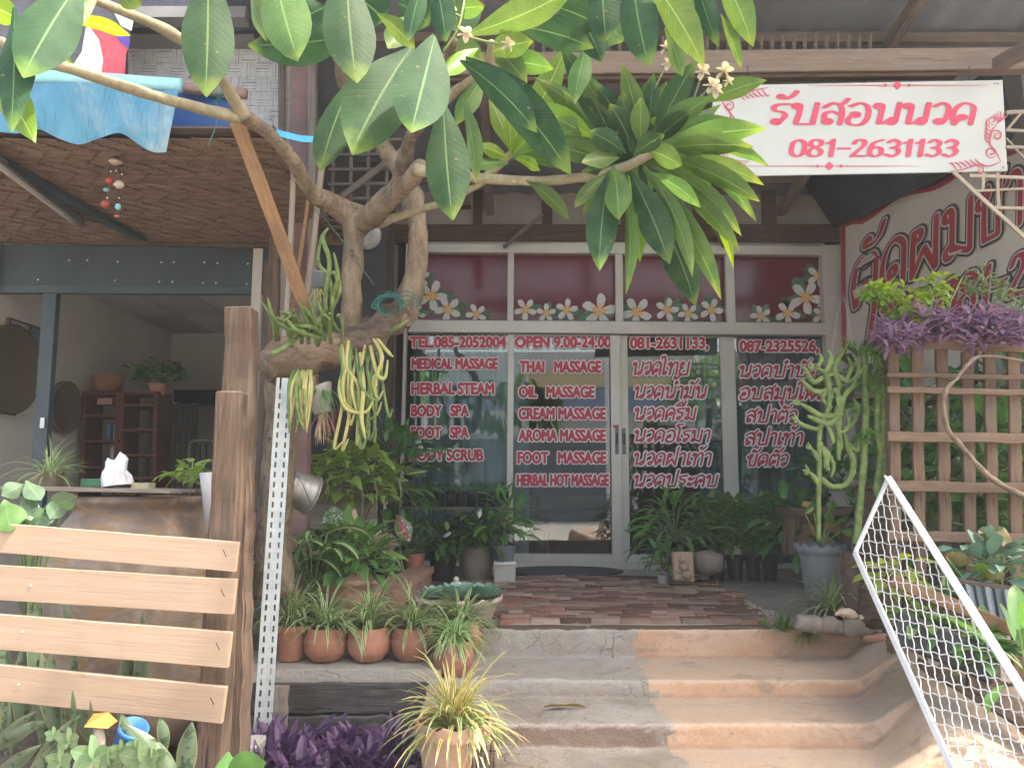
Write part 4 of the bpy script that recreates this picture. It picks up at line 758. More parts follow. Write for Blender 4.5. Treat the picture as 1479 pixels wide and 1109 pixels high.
# caladiums and dumb canes of the left bed
def place_leaf(parent, x0, y0, x1, y1, w, Y, mat, nm='leaf', roll=0, bend=0, fold=.15): return fleaf(x0, y0, x1, y1, w, Y, Y - .03, bend, roll, fold, mat, name=nm, par=parent)
t = thing('caladium_plant', 'caladium with green, pink and speckled arrow leaves in front of the wooden box', 'plant', P(500, 860, 4.5))
for x0, y0, x1, y1, w, mt in ((480, 730, 486, 762, 36, Lcalg), (512, 735, 500, 786, 34, Lcalp), (536, 750, 540, 786, 24, Lcalg), (560, 770, 540, 782, 22, Lcalp), (556, 808, 570, 816, 20, Lcalg)):
    m = MB(); q = P(x0, y0 + 12, 4.4); m.tube([P(500, 860, 4.45), P((x0 + 500) / 2, 800, 4.42), q], .004, 5); m.build('leaf_stalk', Mstem, t); place_leaf(t, x0, y0, x1, y1, w, 4.4, mt)
t = thing('red_caladium_plant', 'caladium with red centred speckled leaves left of the black pot', 'plant', P(585, 830, 5.0))
for x0, y0, x1, y1, w, mt in ((572, 742, 592, 782, 24, Lcalr), (556, 766, 568, 796, 22, Lcalr), (550, 775, 560, 800, 16, Lcalr)):
    m = MB(); m.tube([P(585, 830, 5.), P((x0 + 585) / 2, 800, 5.), P(x0, y0 + 5, 5.)], .004, 5); m.build('leaf_stalk', Mstem, t); place_leaf(t, x0, y0, x1, y1, w, 4.95, mt)
for x, y, lab, mt, n in ((415, 880, 'striped dumb cane clump directly behind the slotted steel post', Lvar, 16), (450, 860, 'tall arching dumb cane with pale midribs left of the terracotta planter', Lvar, 16), (385, 900, 'broad leaved green plant left of the slotted steel post under the tree trunk', Lmid, 12)):
    b0 = P(x, y, 4.0); t = thing('dumb_cane_plant', lab, 'plant', b0); cane(t, b0, .33, n, .24, .06, mt, .35, droop=1.3)
b0 = P(520, 812, 4.5); t = thing('bright_anthurium', 'low bright green leafy clump between the caladium and the brick planter wall', 'plant', b0); bush(t, b0, .16, 60, .12, .045, Lpoth)
# pothos over the wooden box
b0 = P(505, 680, 4.9); t = thing('pothos_plant', 'large trailing pothos spilling over the grey wooden box beside the shop window', 'plant', b0); bush(t, b0 - V((0, 0, .05)), .29, 230, .13, .09, Lpoth, h=.75, low=-.7, prof='heart')
m = MB()
for x, y1 in ((520, 745), (575, 725), (470, 720), (540, 735)): m.tube([P(x, 690, 4.6), P(x + 4, (690 + y1) / 2, 4.58), P(x + 2, y1, 4.6)], .004, 5)
m.build('vine', Mstem, t)
b0 = P(565, 665, 5.6); t = thing('dark_leafy_shrub', 'dark leafy shrub against the left edge of the shop window', 'plant', b0); bush(t, b0 - V((0, 0, .1)), .3, 110, .2, .06, Ldark, h=1.1, low=-.8); place_leaf(t, 585, 685, 618, 680, 10, 5.2, Lvar)
# the grey wooden box under it
bx = thing('wooden_box', 'weathered grey wooden box under the pothos', 'box', P(490, 770, 5.0))
for k_ in range(4): beam('plank', P(432, 700 + k_ * 18, 4.85), P(545, 702 + k_ * 18, 4.85), .02, .076, W_grey, bx, n=6, jit=.002)
for x in (440, 538): beam('leg', P(x, 780, 4.88), P(x, 690, 4.88), .04, .04, W_old, bx)
beam('top_board', P(428, 695, 5.0), P(550, 697, 5.0), .4, .02, W_grey, bx); beam('side_board', P(548, 690, 4.86), P(520, 752, 4.6), .03, .05, W_old, bx)
for x in (452, 492): beam('brick_support', P(x, 790, 4.9), P(x + 30, 790, 4.9), .1, .08, Mstone, bx)
# tin bucket hung from the trunk
t = thing('tin_bucket', 'tilted ribbed tin bucket hanging beside the tree trunk', 'bucket', P(430, 700, 3.75)); c = P(414, 700, 3.75); tl = Matrix.Rotation(.6, 3, 'Z') @ Matrix.Rotation(math.radians(112), 3, 'Y')
m = MB(); r = .095; prof = [(.02, 0)] + [(r * (.82 + .18 * i / 12) + (.003 if i % 3 == 0 else 0), .13 * i / 12) for i in range(13)] + [(r * 1.06, .131), (r * 1.06, .138), (r * .97, .137), (r * .8, .01), (.01, .008)]
m.lathe(prof, c, 28, tilt=tl); m.build('bucket_body', Mzinc, t); m = MB(); m.tube([P(412, 672, 3.7), P(432, 690, 3.6), P(450, 728, 3.68)], .003, 6); m.build('handle', Mzinc, t)
# brick planter wall running back to the shop
t = thing('planter_wall', 'low terracotta coloured planter wall running diagonally towards the black pot', 'planter wall', P(575, 850, 4.5))
Mpw = gen('dusty pink render', (.30, .17, .12), (.40, .25, .19), 5, .9, .4, spot=.6, spot_c=(.22, .15, .11), spot_sc=9)
a_, b_ = P(548, 865, 4.25), P(612, 790, 5.6); a_.z = b_.z = .10; beam('coping', a_, b_, .16, .045, Mpw, t, n=12, jit=.003); a2, b2 = a_.copy(), b_.copy(); a2.z = b2.z = .03; beam('wall_core', a2, b2, .12, .1, Mpw, t, n=8, jit=.004)
# seedlings in black bags on a rail under the window
t = thing('rail_board', 'narrow grey board holding the seedling bags under the left window', 'board', P(660, 737, 6.3)); beam('board', P(580, 733, 6.35), P(742, 735, 6.35), .14, .02, W_grey, t)
beam('trestle', P(600, 745, 6.35), P(600, 800, 6.35), .03, .03, W_grey, t); beam('trestle', P(720, 745, 6.35), P(720, 800, 6.35), .03, .03, W_grey, t)
place = ['at the left end of the rail board', 'second from the left end of the rail board', 'third from the left end of the rail board', 'fourth from the left end of the rail board', 'in the middle of the rail board', 'right of the middle of the rail board', 'fourth from the right end of the rail board', 'third from the right end of the rail board', 'second from the right end of the rail board', 'at the right end of the rail board']
for i in range(10):
    x = 588 + i * 15.5; b0 = P(x, 731, 6.33); t = thing('seedling_bag', 'small black bag of seedlings ' + place[i], 'seedling bag', b0, 'black seedling bags on the rail board')
    m = MB(); m.lathe([(.01, 0), (.036, 0), (.04, .1), (.042, .118), (.036, .118), (.01, .11)], b0, 10, nz=.1); m.build('bag', Mblackp, t); bush(t, b0 + V((0, 0, .125)), .045, 16, .06, .022, Lmid, stems=False)
# pots in front of the left window
def potted(name, lab, x, y, Y, wpx, hpx, kd, pm, mats, nl=70, br=.2, L=.16, w=.05, bh=1.1, lift=.1, prof='lance', low=-.3, z=0):
    b0 = P(x, y, Y); b0.z = z; t = thing(name, lab, 'potted plant', b0); h = hpx * MX(Y); base_pot(kd, b0, wpx / 2 * MX(Y), h, t, pm)
    bush(t, b0 + V((0, 0, h + lift)), br, nl, L, w, mats, h=bh, prof=prof, low=low); return t
t = potted('peace_lily_pot', 'peace lily in a big black plastic pot in front of the left window', 640, 824, 5.75, 42, 38, 'taper', Mblackp, Ldark, 100, .19, .16, .05, .85, .04)
place_leaf(t, 645, 752, 646, 766, 7, 5.5, Lyel, 'flower'); place_leaf(t, 640, 776, 652, 768, 5, 5.5, Mpaper, 'flower')
t = potted('ceramic_jar_plant', 'peace lily in a squat grey brown ceramic jar left of the concrete block', 688, 826, 5.7, 50, 50, 'jar', gen('grey brown glazed jar', (.16, .13, .115), (.24, .20, .17), 5, .6, .2), Ldark, 110, .20, .16, .05, .85, .05)
place_leaf(t, 693, 782, 692, 762, 8, 5.5, Lyel, 'flower'); place_leaf(t, 694, 734, 692, 748, 6, 5.5, Mpaper, 'flower')
potted('red_pot_plant', 'dark leafed plant in a low terracotta pot beside the planter wall', 598, 800, 5.6, 32, 22, 'taper', Mterra, Ldark, 50, .16, .14, .05, .9, .03, z=.1)
t = thing('white_concrete_block', 'pale concrete block under the grey pot left of the sliding doors', 'block', P(729, 822, 5.6)); p = P(729, 822, 5.6); p.z = .07
m = MB(); m.box(p, (.15, .14, .125), jit=.003); m.build('block', Mconc, t, smooth=False, bevel=.004); m = MB(); m.box(p + V((0, 0, .074)), (.155, .15, .022)); m.build('white_tile', Mwhite, t, smooth=False, bevel=.003)
t = potted('fern_leaf_pot', 'bushy drooping dracaena in a grey pot standing on the pale concrete block', 729, 792, 5.6, 32, 22, 'taper', Mgreyp, Lmid, 110, .19, .15, .028, 1.2, .12, z=.155)
t = thing('bird_figurine', 'small white duck figurine on the terrace in front of the ceramic jar', 'figurine', P(660, 828, 5.2)); b0 = P(660, 826, 5.25); b0.z = 0
m = MB(); m.lathe([(.005, 0), (.035, .005), (.042, .03), (.03, .05), (.012, .056)], b0, 14, sx=1.2); m.build('body', Mwhite, t); m = MB(); m.lathe([(.003, 0), (.017, .008), (.02, .022), (.012, .037), (.002, .04)], b0 + V((-.005, 0, .048)), 12); m.build('head', Mwhite, t); m = MB(); m.bar(b0 + V((-.01, -.014, .07)), b0 + V((-.014, -.035, .066)), .01, .005); m.build('beak', gen('orange beak', (.7, .3, .05), (.7, .35, .1), 5), t)
# door mat
t = bpy.data.objects; m = MB(); c = P(812, 826, 6.3); c.z = .012; m.lathe([(.01, -.012), (.33, -.012), (.34, .0), (.32, .006), (.01, .006)], c, 36, sx=1.45); mo = m.build('door_mat', gen('blue grey rubber mat', (.05, .065, .08), (.07, .085, .10), 60, .7, .5)); tag(mo, 'dark oval rubber mat lying before the sliding doors', 'door mat')
# dry leaf on the step
p = PZ(815, 1021, PROF[4][1] + .012); m = MB(); m.leaf(p + V((-.08, 0, .0)), (1, .05, .08), .17, .035, droop=.2, fold=.5, roll=.3, wave=.1); tag(m.build('dry_leaf', gen('dry brown leaf', (.36, .24, .09), (.42, .30, .14), 20, .7, .3)), 'curled dry brown leaf lying on the middle step', 'leaf')
# ---- purple bed, sleepers
m = MB(); random.seed(3)
for i in range(210):
    x, Y = U(378, 610), U(2.75, 3.1); p = PZ(x, 1090, -.36) if False else V(((x - CX) * Y / FPX, Y, -.34)); p.z = -.45 + U(0, .05)
    for k_ in range(6): a = U(0, 6.28); e = U(.3, 1.4); m.leaf(p + V((0, 0, k_ * .02)), V((math.cos(a) * math.cos(e), math.sin(a) * math.cos(e), math.sin(e))), U(.10, .18), U(.026, .044), droop=.5, fold=.5, n=5)
o = m.build('purple_ground_cover', Lpurp, kind='stuff'); tag(o, 'dense purple leaved ground cover below the black sleeper', 'ground cover')
t = thing('black_sleeper_wall', 'blackened timber sleepers stacked below the row of terracotta pots', 'retaining wall', P(470, 1060, 3.4))
zt = LZ - .018
beam('sleeper', V((-1.62, 3.42, zt - .095)), V((-.34, 3.42, zt - .095)), .1, .125, W_black, t, n=20, jit=.005, bevel=.006); beam('sleeper', V((-1.6, 3.41, zt - .225)), V((-.36, 3.41, zt - .225)), .1, .125, W_black, t, n=20, jit=.006, bevel=.006)
t = tag(beam('upright_plank', P(400, 1085, 3.28), P(404, 990, 3.28), .03, 24 * MX(3.28), W_grey, n=8, jit=.003, side=(0, 1, 0)), 'short grey brown plank standing against the black sleepers', 'plank')
t = tag(beam('concrete_block', P(345, 1090, 2.9), P(378, 1090, 2.9), .12, .1, Mconc, jit=.004, n=3, bevel=.006), 'rough concrete block at the foot of the slotted steel post', 'block')
# slotted steel post
t = thing('slotted_steel_post', 'white slotted steel angle post leaning in front of the tree trunk', 'post', P(376, 1068, 3.1))
pa, pb = P(378, 1075, 3.1), P(412, 546, 3.15); xa = (pb - pa).normalized(); L = (pb - pa).length; ya = V((1, 0, 0)); ya = (ya - xa * ya.dot(xa)).normalized(); za = xa.cross(ya)
for nm, s0, ax in (('angle_flange', 1, ya), ('angle_flange', -1, (za * -.25 - ya).normalized())):
    m = MB(); wd_ = .034; n = int(L / .04); q0 = pa
    # a strip pierced by a row of slots, built as side rails and bridges
    for u0, u1 in ((0, .38), (.62, 1)):
        m.box(q0 + xa * L / 2 + ax * wd_ * (u0 + u1) / 2, (L, wd_ * (u1 - u0), .003), Matrix((xa, ax, xa.cross(ax))).transposed())
    for i in range(n): m.box(q0 + xa * (i + .0) * .04 + xa * .008 + ax * wd_ * .5, (.017, wd_ * .24, .003), Matrix((xa, ax, xa.cross(ax))).transposed())
    m.build(nm, Mgalv, t, smooth=False)
# cactus strands on the log
t = thing('epiphyte_cactus', 'green and yellow strap cactus growing from the rotten log and hanging below it', 'cactus', P(470, 500, 3.2))
random.seed(5)
def strand(parent, pts, r, mat, nm='stem', ribs=0, seg=7): m = MB(); m.tube([P(*q) for q in pts], [r * MX(pts[0][2]) * k_ for k_ in ([.9] + [1] * (len(pts) - 2) + [.35])], seg, .15, 5, ribs=ribs); m.build(nm, mat, parent)
for pts in ([(470, 490, 3.2), (440, 482, 3.1), (410, 472, 3.05), (388, 448, 3.)], [(470, 484, 3.2), (450, 472, 3.1), (420, 470, 3.1), (400, 458, 3.)], [(462, 478, 3.2), (450, 465, 3.15), (438, 448, 3.1)], [(475, 480, 3.2), (465, 455, 3.1), (458, 430, 3.1)], [(480, 480, 3.2), (478, 450, 3.15), (490, 420, 3.1), (484, 395, 3.1), (470, 400, 3.1)],
            [(436, 480, 3.2), (420, 495, 3.1), (400, 508, 3.), (388, 510, 3.)], [(470, 478, 3.2), (480, 440, 3.1), (475, 400, 3.1), (460, 380, 3.1), (464, 340, 3.1)], [(560, 480, 3.3), (575, 472, 3.2), (590, 462, 3.2)], [(450, 478, 3.2), (430, 478, 3.05), (415, 462, 3.05)], [(488, 478, 3.2), (470, 440, 3.1), (476, 380, 3.05), (466, 345, 3.05), (474, 330, 3.05)], [(480, 430, 3.1), (488, 400, 3.05), (482, 365, 3.05)]): strand(t, pts, U(2.8, 3.8), Mcact)
for pts in ([(500, 520, 3.2), (490, 560, 3.1), (500, 590, 3.1), (528, 595, 3.1), (540, 575, 3.1)], [(520, 510, 3.2), (525, 560, 3.1), (522, 600, 3.1), (528, 635, 3.1)], [(535, 500, 3.2), (545, 540, 3.1), (556, 545, 3.1), (560, 520, 3.1)], [(540, 490, 3.2), (552, 515, 3.1), (545, 540, 3.1), (543, 560, 3.1)], [(510, 515, 3.2), (496, 545, 3.1), (498, 580, 3.1), (512, 592, 3.1)],
            [(545, 490, 3.2), (562, 510, 3.15), (568, 515, 3.1)], [(528, 505, 3.2), (520, 550, 3.1), (535, 575, 3.1), (548, 578, 3.1)], [(515, 515, 3.2), (508, 560, 3.1), (516, 596, 3.1)], [(440, 540, 3.2), (428, 560, 3.1), (432, 600, 3.1), (440, 620, 3.1)], [(430, 540, 3.2), (440, 570, 3.1), (438, 610, 3.1)]): strand(t, pts, U(2.4, 3.4), random.choice([Mcact, Mcacty, Mcacty]))
for i in range(16):
    x = U(490, 556); e_x = x + U(-16, 16); e_y = U(560, 650); strand(t, [(x, 500 + U(-8, 10), 3.22), (x + U(-8, 8), 530, 3.14), ((x + e_x) / 2 + U(-8, 8), (e_y + 520) / 2, 3.12), (e_x, e_y, 3.12), (e_x + U(2, 14), e_y - U(4, 20), 3.1)], U(2.2, 3.2), random.choice([Mcact, Mcact, Mcacty]))
for i in range(14):
    x = U(398, 500); e_x = x + U(-34, 22); strand(t, [(x, 492 + U(-4, 8), 3.22), (x + U(-6, 4), 470, 3.12), ((x + e_x) / 2, 455, 3.08), (e_x, U(425, 470), 3.05)], U(2.2, 3.4), Mcact)
for i in range(10):
    x = U(425, 450); strand(t, [(x, 535, 3.2), (x + U(-10, 6), 560, 3.12), (x + U(-14, 8), U(590, 640), 3.12)], U(2.2, 3.2), random.choice([Mcact, Mcacty]))
# hanging pots on the limb
t = thing('hanging_pot', 'small grey pot tied above the rotten log with cactus growing from it', 'pot', P(460, 405, 3.3)); b0 = P(460, 416, 3.35); m = MB(); m.lathe([(.01, 0), (.033, 0), (.04, .06), (.044, .062), (.044, .07), (.036, .07), (.01, .06)], b0, 18, tilt=Matrix.Rotation(.15, 3, 'Y')); m.build('pot', Mgreyp, t); tuft(t, b0 + V((0, 0, -.0)), 26, .13, .004, Mcacty, up=(-1.4, -.4), droop=1, name='roots')
t = thing('orchid_pot', 'white pot hanging under the log with dry roots dangling from it', 'pot', P(465, 590, 3.2)); b0 = P(466, 596, 3.25); m = MB(); m.lathe([(.01, 0), (.035, 0), (.058, .10), (.062, .115), (.05, .115), (.01, .1)], b0, 20, nz=.1, tilt=Matrix.Rotation(-.25, 3, 'Y')); m.build('pot', gen('dirty white pot', (.36, .34, .31), (.48, .46, .43), 9, .8, .4), t)
tuft(t, b0, 40, .14, .006, gen('dry roots', (.5, .36, .24), (.6, .46, .32), 20, .8), up=(-1.5, -.7), droop=1, name='roots'); tuft(t, b0 + V((-.02, -.02, .09)), 24, .2, .016, Lmid, up=(-.4, .6), droop=2.6, name='leaves')
# rope bundle
t = thing('green_rope', 'green nylon rope knotted round the bent limb', 'rope', P(570, 440, 3.4)); m = MB(); random.seed(9)
for i in range(16):
    a = U(0, 3); pts = [P(562 + 26 * math.cos(a + k_ * 1.2) * U(.5, 1), 440 + 20 * math.sin(a + k_ * 1.2) * U(.5, 1), 3.36 + .05 * math.sin(k_ + i)) for k_ in range(5)]; m.tube(pts, .0022, 5, sub=5)
for k_ in range(4): m.tube([P(572 + k_ * 3, 424 + k_ * 6, 3.44), P(586 + k_ * 3, 420 + k_ * 7, 3.36), P(604 + k_ * 2, 428 + k_ * 7, 3.42), P(606, 436 + k_ * 6, 3.5)], .0022, 5)
m.tube([P(456, 300, 3.3), P(500, 355, 3.35), P(540, 412, 3.38)], .002, 5); m.tube([P(545, 425, 3.38), P(552, 440, 3.36), P(560, 460, 3.36)], .0022, 5); m.build('rope_strands', Mrope, t)
t = thing('lamp_reflector', 'round clear lamp half hidden behind the upright limb', 'lamp', P(536, 338, 3.6)); m = MB(); m.lathe([(.005, -.02), (.04, -.02), (.068, -.008), (.072, .0), (.068, .008), (.04, .02), (.005, .02)], P(530, 340, 3.7), 28, tilt=Matrix.Rotation(math.pi / 2 + .2, 3, 'X')); m.build('shade', gen('milky plastic', (.14, .14, .13), (.22, .22, .21), 20, .3, .05), t)
# ------------------------------------------------------------------ inside the shop
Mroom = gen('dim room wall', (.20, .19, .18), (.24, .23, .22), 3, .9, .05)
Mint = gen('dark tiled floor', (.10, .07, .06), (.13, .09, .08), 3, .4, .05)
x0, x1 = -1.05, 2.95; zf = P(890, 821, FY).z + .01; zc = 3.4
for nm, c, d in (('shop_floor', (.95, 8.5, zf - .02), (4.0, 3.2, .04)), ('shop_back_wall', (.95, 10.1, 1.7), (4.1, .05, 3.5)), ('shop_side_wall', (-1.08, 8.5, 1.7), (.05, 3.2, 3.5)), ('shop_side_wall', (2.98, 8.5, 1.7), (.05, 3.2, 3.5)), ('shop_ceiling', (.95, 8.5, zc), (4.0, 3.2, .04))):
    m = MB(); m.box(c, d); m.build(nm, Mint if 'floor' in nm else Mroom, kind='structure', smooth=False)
Mcur = gen('teal curtain', (.20, .34, .37), (.28, .43, .46), 3, .8, .1, (1, 1, .1))
def curtain(lab, xa, xb, y0=486, y1=812, Y=6.98):
    m = MB(); p, q = P(xa, y1, Y), P(xb, y1, Y); n = int((q.x - p.x) / .012); zt = P(xa, y0 - 20, Y).z; rows = []
    for z in (p.z, (p.z + zt) / 2, zt):
        rows.append([V((p.x + (q.x - p.x) * i / n, Y + .022 * math.sin(i * .62 + .6 * math.sin(i * .13)) + .01 * math.sin(i * .21 + z), z)) for i in range(n + 1)])
    m.grid(rows); tag(m.build('curtain', Mcur), lab, 'curtain', 'teal curtains behind the shop glass')
curtain('teal pleated curtain behind the left pane with the massage list', 592, 742); curtain('narrow teal curtain drawn at the left edge of the left sliding door', 743, 764, 480, 812, 7.05)
curtain('narrow teal curtain behind the right edge of the right sliding door', 1012, 1048, 480, 812, 7.05); curtain('teal pleated curtain behind the far right pane', 1056, 1205)
t = thing('massage_bench', 'low wooden bench with a pale mattress seen through the sliding doors', 'bench', (.9, 8.6, zf)); m = MB(); m.box((.75, 8.7, zf + .42), (1.3, .7, .06)); m.build('seat', W_trel, t, smooth=False); m = MB(); m.box((.75, 8.7, zf + .52), (1.25, .66, .13)); m.build('mattress', gen('beige mattress', (.4, .34, .28), (.46, .4, .33), 6), t, smooth=False, bevel=.03)
for x in (.15, 1.35): m = MB(); m.box((x, 8.4, zf + .2), (.07, .07, .4)); m.build('leg', W_trel, t, smooth=False)
t = thing('low_table', 'low brown table with ornaments behind the left sliding door', 'table', (.18, 7.6, zf)); m = MB(); m.box((.2, 7.7, zf + .38), (.35, .35, .03)); m.build('table_top', W_red, t, smooth=False)
for x in (.06, .34):
    for y in (7.56, 7.84): m = MB(); m.box((x, y, zf + .18), (.035, .035, .37)); m.build('leg', W_red, t, smooth=False)
t = thing('carved_ornament', 'small carved brown ornament on the low table behind the glass', 'ornament', (.2, 7.7, zf + .4)); m = MB(); m.lathe([(.01, 0), (.07, 0), (.05, .05), (.03, .08), (.06, .12), (.075, .16), (.03, .2), (.025, .22), (.035, .25), (.01, .28)], (.2, 7.7, zf + .395), 12, nz=.3); m.build('figure', W_red, t)
t = thing('reception_desk', 'wooden reception desk deep inside behind the right sliding door', 'desk', (1.45, 8.8, zf)); m = MB(); m.box((1.75, 9, zf + .72), (1.0, .5, .04)); m.build('desk_top', W_trel, t, smooth=False); m = MB(); m.box((1.75, 9.05, zf + .35), (.9, .4, .7)); m.build('desk_body', W_dark, t, smooth=False)
# ------------------------------------------------------------------ across the street, seen only in the glass
t = thing('opposite_building', 'shophouse across the street with blue and yellow fascia, mirrored in the glass', 'building', (4, -13, ZG))
Mow = gen('opposite wall', (.5, .5, .48), (.6, .6, .57), 1, .8)
for nm, c, d, mt in (('wall', (3, -13.6, 2.2), (14, .4, 6.4), Mow), ('blue_fascia', (3, -12.6, 3.6), (13, .5, .7), gen('blue fascia', (.10, .16, .28), (.13, .19, .32), 2)), ('yellow_fascia', (4, -12.55, 4.25), (7, .5, .5), gen('yellow fascia', (.5, .38, .18), (.55, .42, .2), 2)),
                     ('dark_opening', (1, -13.35, .7), (5.5, .2, 3.2), Mteal), ('dark_opening', (7, -13.35, .7), (4, .2, 3.2), Mteal)):
    m = MB(); m.box(c, d); m.build(nm, mt, t, smooth=False)
t = thing('street_canopy', 'white picket gabled canopy across the street, mirrored in the red transom', 'canopy', (1, -8, ZG))
for i in range(30): m = MB() if i == 0 else m; m.box((-2.4 + i * .17, -8, 5.0 + .22 - abs(i - 14.5) * .025), (.06, .05, 1.0 - abs(i - 14.5) * .04))
m.build('pickets', Mwhite, t, kind='stuff', smooth=False); beam('ridge', (-2.6, -8, 5.2), (.1, -8, 5.9), .1, .1, Mwhite, t); beam('ridge', (.1, -8, 5.9), (2.8, -8, 5.2), .1, .1, Mwhite, t); beam('canopy_post', (-2.5, -8, ZG), (-2.5, -8, 5.2), .12, .12, Mwhite, t); beam('canopy_post', (2.7, -8, ZG), (2.7, -8, 5.2), .12, .12, Mwhite, t)
for i, (x, y, h) in enumerate(((-3.5, -7, 4), (5.6, -7.5, 3.4), (8, -8, 4.6))):
    t = thing('street_tree', ('palm like tree across the street left of the canopy', 'bushy tree across the street right of the canopy', 'tall leafy tree across the street at the far right')[i], 'tree', (x, y, ZG)); m = MB(); m.tube([(x, y, ZG), (x + .1, y, h * .5), (x, y, h * .7)], [.14, .1, .06], 8); m.build('trunk', Mbark, t); bush(t, (x, y, h * .8), 1.3, 260, .7, .22, Lmid, name='crown', stems=False)

# ------------------------------------------------------------------ roof and timbers over the terrace
Mroof = gen('grey roofing sheet', (.17, .185, .21), (.23, .245, .27), 1.5, .7, .2, (1, 1, 1), rv=.12)
t = thing('terrace_roof', 'dark grey sheet roof on timber purlins over the terrace', 'roof', (1.2, 5, 3.6))
RZ = lambda Y: 4.05 - (Y - 2.8) * .17
def corr(x0, x1, y0, y1, name, zoff=0):
    m = MB(); n = int((x1 - x0) / .03); rows = [[V((x0 + (x1 - x0) * i / n, y, RZ(y) + zoff + .012 * math.sin(i * .7))) for i in range(n + 1)] for y in (y0, (y0 + y1) / 2, y1)]
    m.grid(rows[::-1]); return m.build(name, Mroof, t)
for i in range(8):
    for j, (ya, yb) in enumerate(((2.0, 4.3), (4.2, 5.7), (5.6, 7.2))):
      if i < 5 or j > 0: corr(-1.9 + i * 1.05, -.82 + i * 1.05 + (.95 if i == 4 and j == 0 else 0), ya, yb, 'roof_sheet', (.006 if i % 2 else 0) + j * .012)  # front row runs out of view, its reach shaped to shade steps and bank
for Y in (2.2, 2.5, 3.2, 3.9, 4.8, 5.7, 6.5): beam('purlin', (-1.9, Y, RZ(Y) - .06), (6.4 if Y > 4 else 4.2, Y, RZ(Y) - .06), .05, .07, W_grey, t, n=8, jit=.003)
for x in (-.2, 1.1, 2.5, 3.55): beam('rafter', (x, 2.8, RZ(2.8) - .14), (x, 7.1, RZ(7.1) - .14), .06, .09, W_grey, t, n=8, jit=.003, side=(1, 0, 0))
# sloping dark eave sheet on the right, over the banner
m = MB(); m.grid([[P(1205, 330, 6.7), P(1150, 250, 6.5), P(1150, 180, 6.3)], [P(1300, 285, 5.4), P(1290, 225, 5.4), P(1290, 160, 5.4)], [P(1400, 235, 4.6), P(1400, 180, 4.6), P(1400, 120, 4.6)], [P(1540, 150, 4.1), P(1540, 100, 4.1), P(1540, 20, 4.1)]][::-1])
o = m.build('side_eave_panel', Mteal); s_m = o.modifiers.new('th', 'SOLIDIFY'); s_m.thickness = .02; tag(o, 'dark sloping eave panel above the red lettered banner', 'panel')
# front beam with sign
t = thing('front_beam', 'long pale timber beam crossing in front of the roof above the white sign', 'beam', P(1100, 90, 4.0))
beam('beam_timber', P(600, 98, 4.0), P(1560, 88, 4.0), .08, 36 * MX(4.0), W_beam, t, n=24, jit=.003, bevel=.005); beam('lower_lath', P(600, 119, 3.98), P(1380, 110, 3.98), .05, .02, W_old, t, n=14, jit=.002)
m = MB()
for i in range(34): x = 738 + i * 15.7; m.bar(P(x, 84, 4.02), P(x + .5, 52 + U(-2, 2), 4.03), .016, .012)
for i in range(34):
    pass
m.build('picket_row', W_grey, t, kind='stuff', smooth=False)
beam('beam_post', P(985, 84, 4.1), P(968, -60, 4.1), .09, .1, W_beam, t)
tag(beam('roof_strut', P(1440, 95, 3.9), P(1560, 30, 3.4), .06, .07, W_beam, n=6, jit=.003), 'pale rafter rising to the upper right corner from the front beam', 'rafter')
tag(beam('wall_post', P(672, 300, 5.6), P(664, 60, 5.6), .09, .09, W_old, n=6, jit=.003), 'brown timber post behind the leaves left of the front beam', 'post')
# the sign
sg = thing('white_sign', 'white rectangular sign with red Thai words and phone number under the front beam', 'sign', P(1247, 185, 3.9))
c4 = [P(1028, 255, 3.9), P(1455, 247, 3.9), P(1448, 116, 3.9), P(1030, 124, 3.9)]
m = MB(); nn = V((0, .012, 0)); m.add(c4 + [p + nn for p in c4], [(0, 1, 2, 3), (7, 6, 5, 4), (0, 4, 5, 1), (1, 5, 6, 2), (2, 6, 7, 3), (3, 7, 4, 0)]); m.build('board', Vsign, sg, smooth=False)
sp = lambda x, y, l=0: P(x, y, 3.9 - l - .002)
lettering('รับสอนนวด', 1116, 149, 1407, 180, sp, sg, [(0, Vpink, 'lettering', .002)], thai=True, nib=(4.3, 1.3, math.radians(-6)), slant=.18, cell=.7)
lettering('081-2631133', 1143, 202, 1382, 226, sp, sg, [(0, Vpink, 'phone_number', .002)], thai=True, nib=(3.9, 1.3, math.radians(5)), slant=.12, cell=.7)
m = MB(); hooks = MB()
